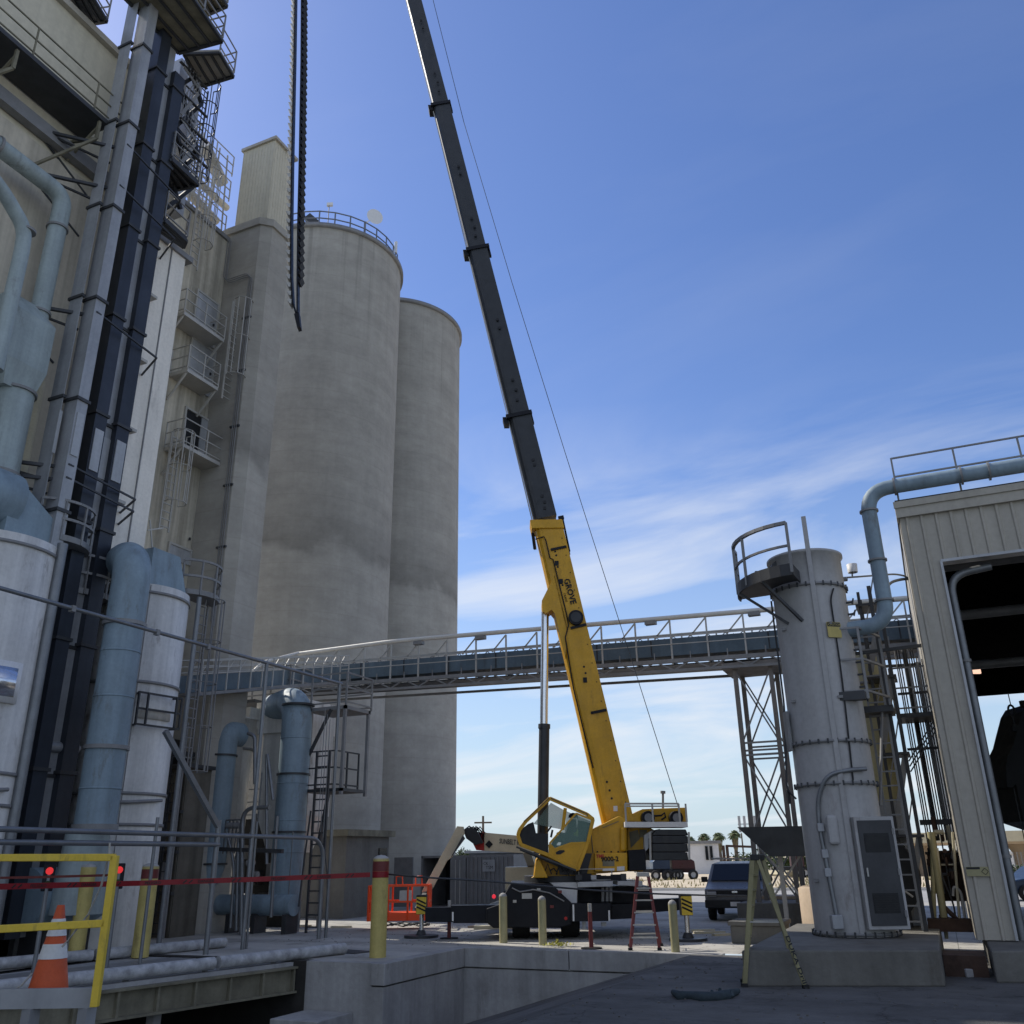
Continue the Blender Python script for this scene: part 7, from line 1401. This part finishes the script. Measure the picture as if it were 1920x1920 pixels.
for k in range(7): u = 1010+k*11; b.tube([W(u, 1640-k % 3*4, D=27.3), W(u+6, 1628-k % 2*8, D=27.25), W(u+13, 1642-k % 4*3, D=27.3)], .022, 6)
b.build('hydraulic_hoses', 'black', cr)
for k in range(7): q = W(1085+k*14, 1645, D=27.2); b = MB(); b.obox(q, RGT*random.uniform(.06, .16), FWD*.08, UPV*random.uniform(.04, .1)); b.build('deck_box', random.choice(['dark_steel', 'casing_light', 'crane_black']), ca)
# gallery lattice: mesh rails and cable trays
b = MB(); x = xa
while x < xb:
    z = zb_(x); b.bar((x, YG+1.2, z+1.1), (x+.325, YG+1.2, z+1.38), .03); b.bar((x+.65, YG+1.2, z+1.1), (x+.325, YG+1.2, z+1.38), .03); b.bar((x+.65, YG-.5, z+.1), (x+.65, YG-.5, z+.42), .035); x += .65
b.build('lattice', 'grey_steel', gl)
b = MB()
for dz_ in (1.0, .72): b.bar((xa, YG-.54, zb_(xa)+dz_), (xb, YG-.54, zb_(xb)+dz_), .03)
b.build('handrail', 'light_steel', gl)
b = MB(); b.hexa([(xa, YG-.45, zb_(xa)-.02), (xb, YG-.45, zb_(xb)-.02), (xb, YG+1.15, zb_(xb)-.02), (xa, YG+1.15, zb_(xa)-.02), (xa, YG-.45, zb_(xa)+.02), (xb, YG-.45, zb_(xb)+.02), (xb, YG+1.15, zb_(xb)+.02), (xa, YG+1.15, zb_(xa)+.02)]); b.build('walkway', 'dark_steel', gl)
for k in range(12): x = xa+1.3+2.1*k; z = zb_(x)+.74; b = MB(); b.box(x, x+.05, YG-.015, YG, z-.3, z+.3); b.build('panel_joint', 'dark_steel', gl)
# tower: extra hardware
for z in (1.6, 5.2, 6.8): 
    for a in (-50, 25): b = MB(); q = tp(a, z, TR+.02); b.obox(q, (.05, 0, 0), (0, .04, 0), (0, 0, .03)); b.build('lug', 'grey_steel', tw)
MB().tube(fillet([tp(-86, 7.6, TR+.05), tp(-86, 5.2, TR+.05), tp(-80, 3.4, TR+.22), tp(-80, 3.2, TR+.05)], .2), .022, 6).build('drain_line', 'dark_steel', tw)
b = MB(); b.obox(tp(-84, 3.25, TR+.2), dt*.03, dn*.05, UPV*.14); b.build('gauge', 'black', tw)
b = MB(); b.obox(cpos+dn*.225+dt*-.28+UPV*1.75, dt*.015, dn*.015, UPV*.08); b.build('door_handle', 'light_steel', dd)
for z in (1.0, 1.75, 2.5): b = MB(); b.obox(cpos+dn*.215+dt*.34+UPV*z, dt*.02, dn*.02, UPV*.06); b.build('hinge', 'grey_steel', dd)
# shed interior machinery, dim
mi = thing('shed_machinery', 'dim steel columns and conveyor pipes inside the dark shed', 'machinery', (5, 28, 0))
for x, y in ((4.5, 26), (4.5, 34), (7.5, 30)): MB().box(x-.12, x+.12, y-.12, y+.12, 0, 9).build('column', 'dark_steel', mi)
for z, y in ((7.6, 27), (6.9, 31), (8.2, 24)): MB().cyl((.8, y, z+.6), (9.2, y, z+.6), .14, 12).build('pipe', 'grey_steel', mi)
# litter and small stones in the yard and along the wall
lt = thing('wood_scraps', 'scattered boards and scraps on the sunlit yard by the crane', 'scraps', W(1330, 1755, Z=0))
for u, v, L_, a in ((1330, 1748, .9, 0), (1352, 1752, .5, .3), (1318, 1744, .7, -.1), (900, 1737, .8, .2), (640, 1738, .7, 0), (570, 1736, .5, .4)):
    q = W(u, v, Z=.03); d = RGT*math.cos(a)+FWD*math.sin(a); b = MB(); b.obox(q, d*L_/2, d.cross(UPV)*.09, UPV*.03); b.build('board', random.choice(['cream_paint', 'tan', 'olive_beam']), lt)
gv = MB()
for k in range(350):
    x, y = random.uniform(-6, 3), random.uniform(11, 22); s_ = random.uniform(.006, .02)
    if -3.6 < x < .5 and y > 17: continue
    gv.obox((x, y, ramph(x, y)+s_*.4+.004), (s_, 0, 0), (0, s_, 0), (0, 0, s_*.6))
for k in range(300):
    x, y = random.uniform(-18, -6), random.uniform(22.6, 30); s_ = random.uniform(.006, .014); gv.obox((x, y, s_*.4), (s_, 0, 0), (0, s_, 0), (0, 0, s_*.6))
o = gv.build('gravel', 'grit'); kind(o, 'stuff'); tag(o, 'loose grit scattered on the asphalt and yard', 'gravel')
# extra stair flights and framing behind the grey tower
es = thing('steel_stair', 'narrow steel stair flights and framing between grey tower and shed', 'stairs', (-.4, 23.4, 0)); xA, xB = r2(1672, 1500, 23.4).x, r2(1712, 1500, 23.4).x
for x in (xA, xB):
    for y in (23.2, 24.0): MB().box(x-.035, x+.035, y-.035, y+.035, .5, 8.2).build('post', 'dark_steel', es)
for k in range(4):
    z0 = .8+1.8*k; b = MB(); b.bar((xA, 23.2, z0), (xB, 23.2, z0+1.6), .03, .14); b.bar((xA, 23.2, z0+.9), (xB, 23.2, z0+2.5), .03); b.build('stringer', 'grey_steel', es); b = MB(); b.box(xA-.1, xB+.1, 23.1, 24.0, z0+1.62, z0+1.68); b.build('landing', 'dark_steel', es)
# thin dust-stained hoses, tags and lights on the crane carrier
for k, (u, v) in enumerate(((1050, 1672), (1010, 1668), (1035, 1700), (965, 1690))): q = W(u, v, D=26.96); b = MB(); b.obox(q, RGT*.05, FWD*.02, UPV*.035); b.build('reflector', 'light_steel' if k % 2 else 'dull_red', ca)
b = MB(); b.tube([W(u, v, D=26.94) for u, v in ((960, 1665), (975, 1672), (1000, 1668), (1030, 1674), (1058, 1690))], .02, 6); b.build('cable', 'grey_steel', ca)
b = MB(); b.rail([W(1086, 1652, D=27.3), W(1148, 1651, D=27.3)], .32, 1, .8, .012); b.build('deck_rail', 'light_steel', ca)
# dark lean-to and switchgear at the foot of the stair tower
MATS['dark_clad'] = mat('dark_clad', (.12, .11, .09), .8, var=.2, scale=1.2, streak=.3, dirt=.6)
ll = thing('lean_to', 'low dark brown lean-to with pipes at the foot of the stair tower', 'shed', (-23, 23.4, 0))
b = MB(); b.box(-23.95, -21.85, 22.9, 24.0, 0, 5.0); x = -23.9
while x < -21.9: b.box(x, x+.06, 22.87, 22.9, .1, 4.9); x += .28
b.build('wall', 'dark_clad', ll); b = MB(); b.box(-24.0, -21.7, 22.75, 24.02, 5.0, 5.12); b.build('roof', 'dark_steel', ll)
for z in (1.2, 2.4, 3.6): b = MB(); b.box(-23.9, -21.8, 22.72, 22.86, z, z+.1); b.build('beam', 'dark_steel', ll)
for x, z0, z1, r in ((-23.6, 0, 4.6, .06), (-23.1, .3, 3.8, .04), (-22.7, 0, 5.6, .09), (-22.2, .6, 4.2, .035), (-21.8, 0, 6.4, .05)): MB().cyl((x, 22.6, z0), (x, 22.6, z1), r, 10).build('pipe', random.choice(['grey_steel', 'galvanised', 'dark_steel']), ll)
for x, z, m in ((-23.4, 1.5, 'casing_grey'), (-22.5, 1.6, 'grey_steel'), (-23.0, 2.9, 'casing_grey')): b = MB(); b.box(x, x+.35, 22.6, 22.85, z, z+.6); b.build('switch_box', m, ll)
b = MB(); b.ladder((-22.0, 22.5, 0), (-22.0, 22.5, 5.8), .4, (1, 0, 0)); b.build('ladder', 'dark_steel', ll)
# conveyor running along the silo fronts to the gallery's left end
tcv = thing('transfer_conveyor', 'blue conveyor with railings along the stair tower foot, joining the gallery at its left end', 'conveyor', W(450, 1275, X=-21.1))
A1, B1 = W(335, 1284, X=-21.35), W(640, 1263, X=-21.35); n2 = V((1, 0, 0))
def tcp(f_, off, dz): return A1.lerp(B1, f_)+n2*off+V((0, 0, dz))
b = MB(); b.hexa([tcp(0, 0, -.28), tcp(1, 0, -.28), tcp(1, -.5, -.28), tcp(0, -.5, -.28), tcp(0, 0, .28), tcp(1, 0, .28), tcp(1, -.5, .28), tcp(0, -.5, .28)]); b.build('conveyor_box', 'blue_gallery', tcv)
b = MB(); b.bar(tcp(0, .35, -.36), tcp(1, .35, -.36), .08, .1); b.bar(tcp(0, -.5, -.36), tcp(1, -.5, -.36), .08, .1)
for k in range(18): b.bar(tcp(k/17, .35, -.36), tcp(k/17, -.5, -.36), .05)
b.build('truss', 'grey_steel', tcv)
b = MB()
for k in range(16): b.bar(tcp(k/15, .35, -.36), tcp(k/15, .35, .72), .04); b.bar(tcp(k/15, .35, .36), tcp(min(1, (k+.5)/15), .35, .72), .025)
for dz in (.72, .5, .3): b.bar(tcp(0, .35, dz), tcp(1, .35, dz), .035); b.bar(tcp(0, -.5, dz+.1), tcp(1, -.5, dz+.1), .03)
b.build('railing', 'light_steel', tcv)
# zigzag stair between the upper platforms
zs = thing('zigzag_stair', 'thin zigzag stair and braces in front of the spout columns', 'stairs', W(360, 250, X=-21.0)); 
for (u0, v0, u1, v1) in ((345, 125, 372, 165), (372, 175, 340, 215), (340, 222, 366, 262), (366, 270, 335, 312)):
    p_, q_ = W(u0, v0, X=-20.95), W(u1, v1, X=-20.95); b = MB(); b.bar(p_, q_, .03, .12); b.bar(p_+V((0, 0, .9)), q_+V((0, 0, .9)), .025); b.bar(p_+V((0, 0, .45)), q_+V((0, 0, .45)), .02)
    for k in range(6): r_ = p_.lerp(q_, k/5); b.bar(r_, r_+V((0, 0, .9)), .02)
    b.build('flight', 'grey_steel', zs)
for v in (115, 170, 220, 268): p_ = W(338, v, X=-20.95); b = MB(); b.bar(p_, p_+V((0, 1.4, 0)), .1, .05); b.bar(p_+V((-.6, 0, 0)), p_+V((-.6, 1.4, 0)), .05); b.build('landing', 'dark_steel', zs)
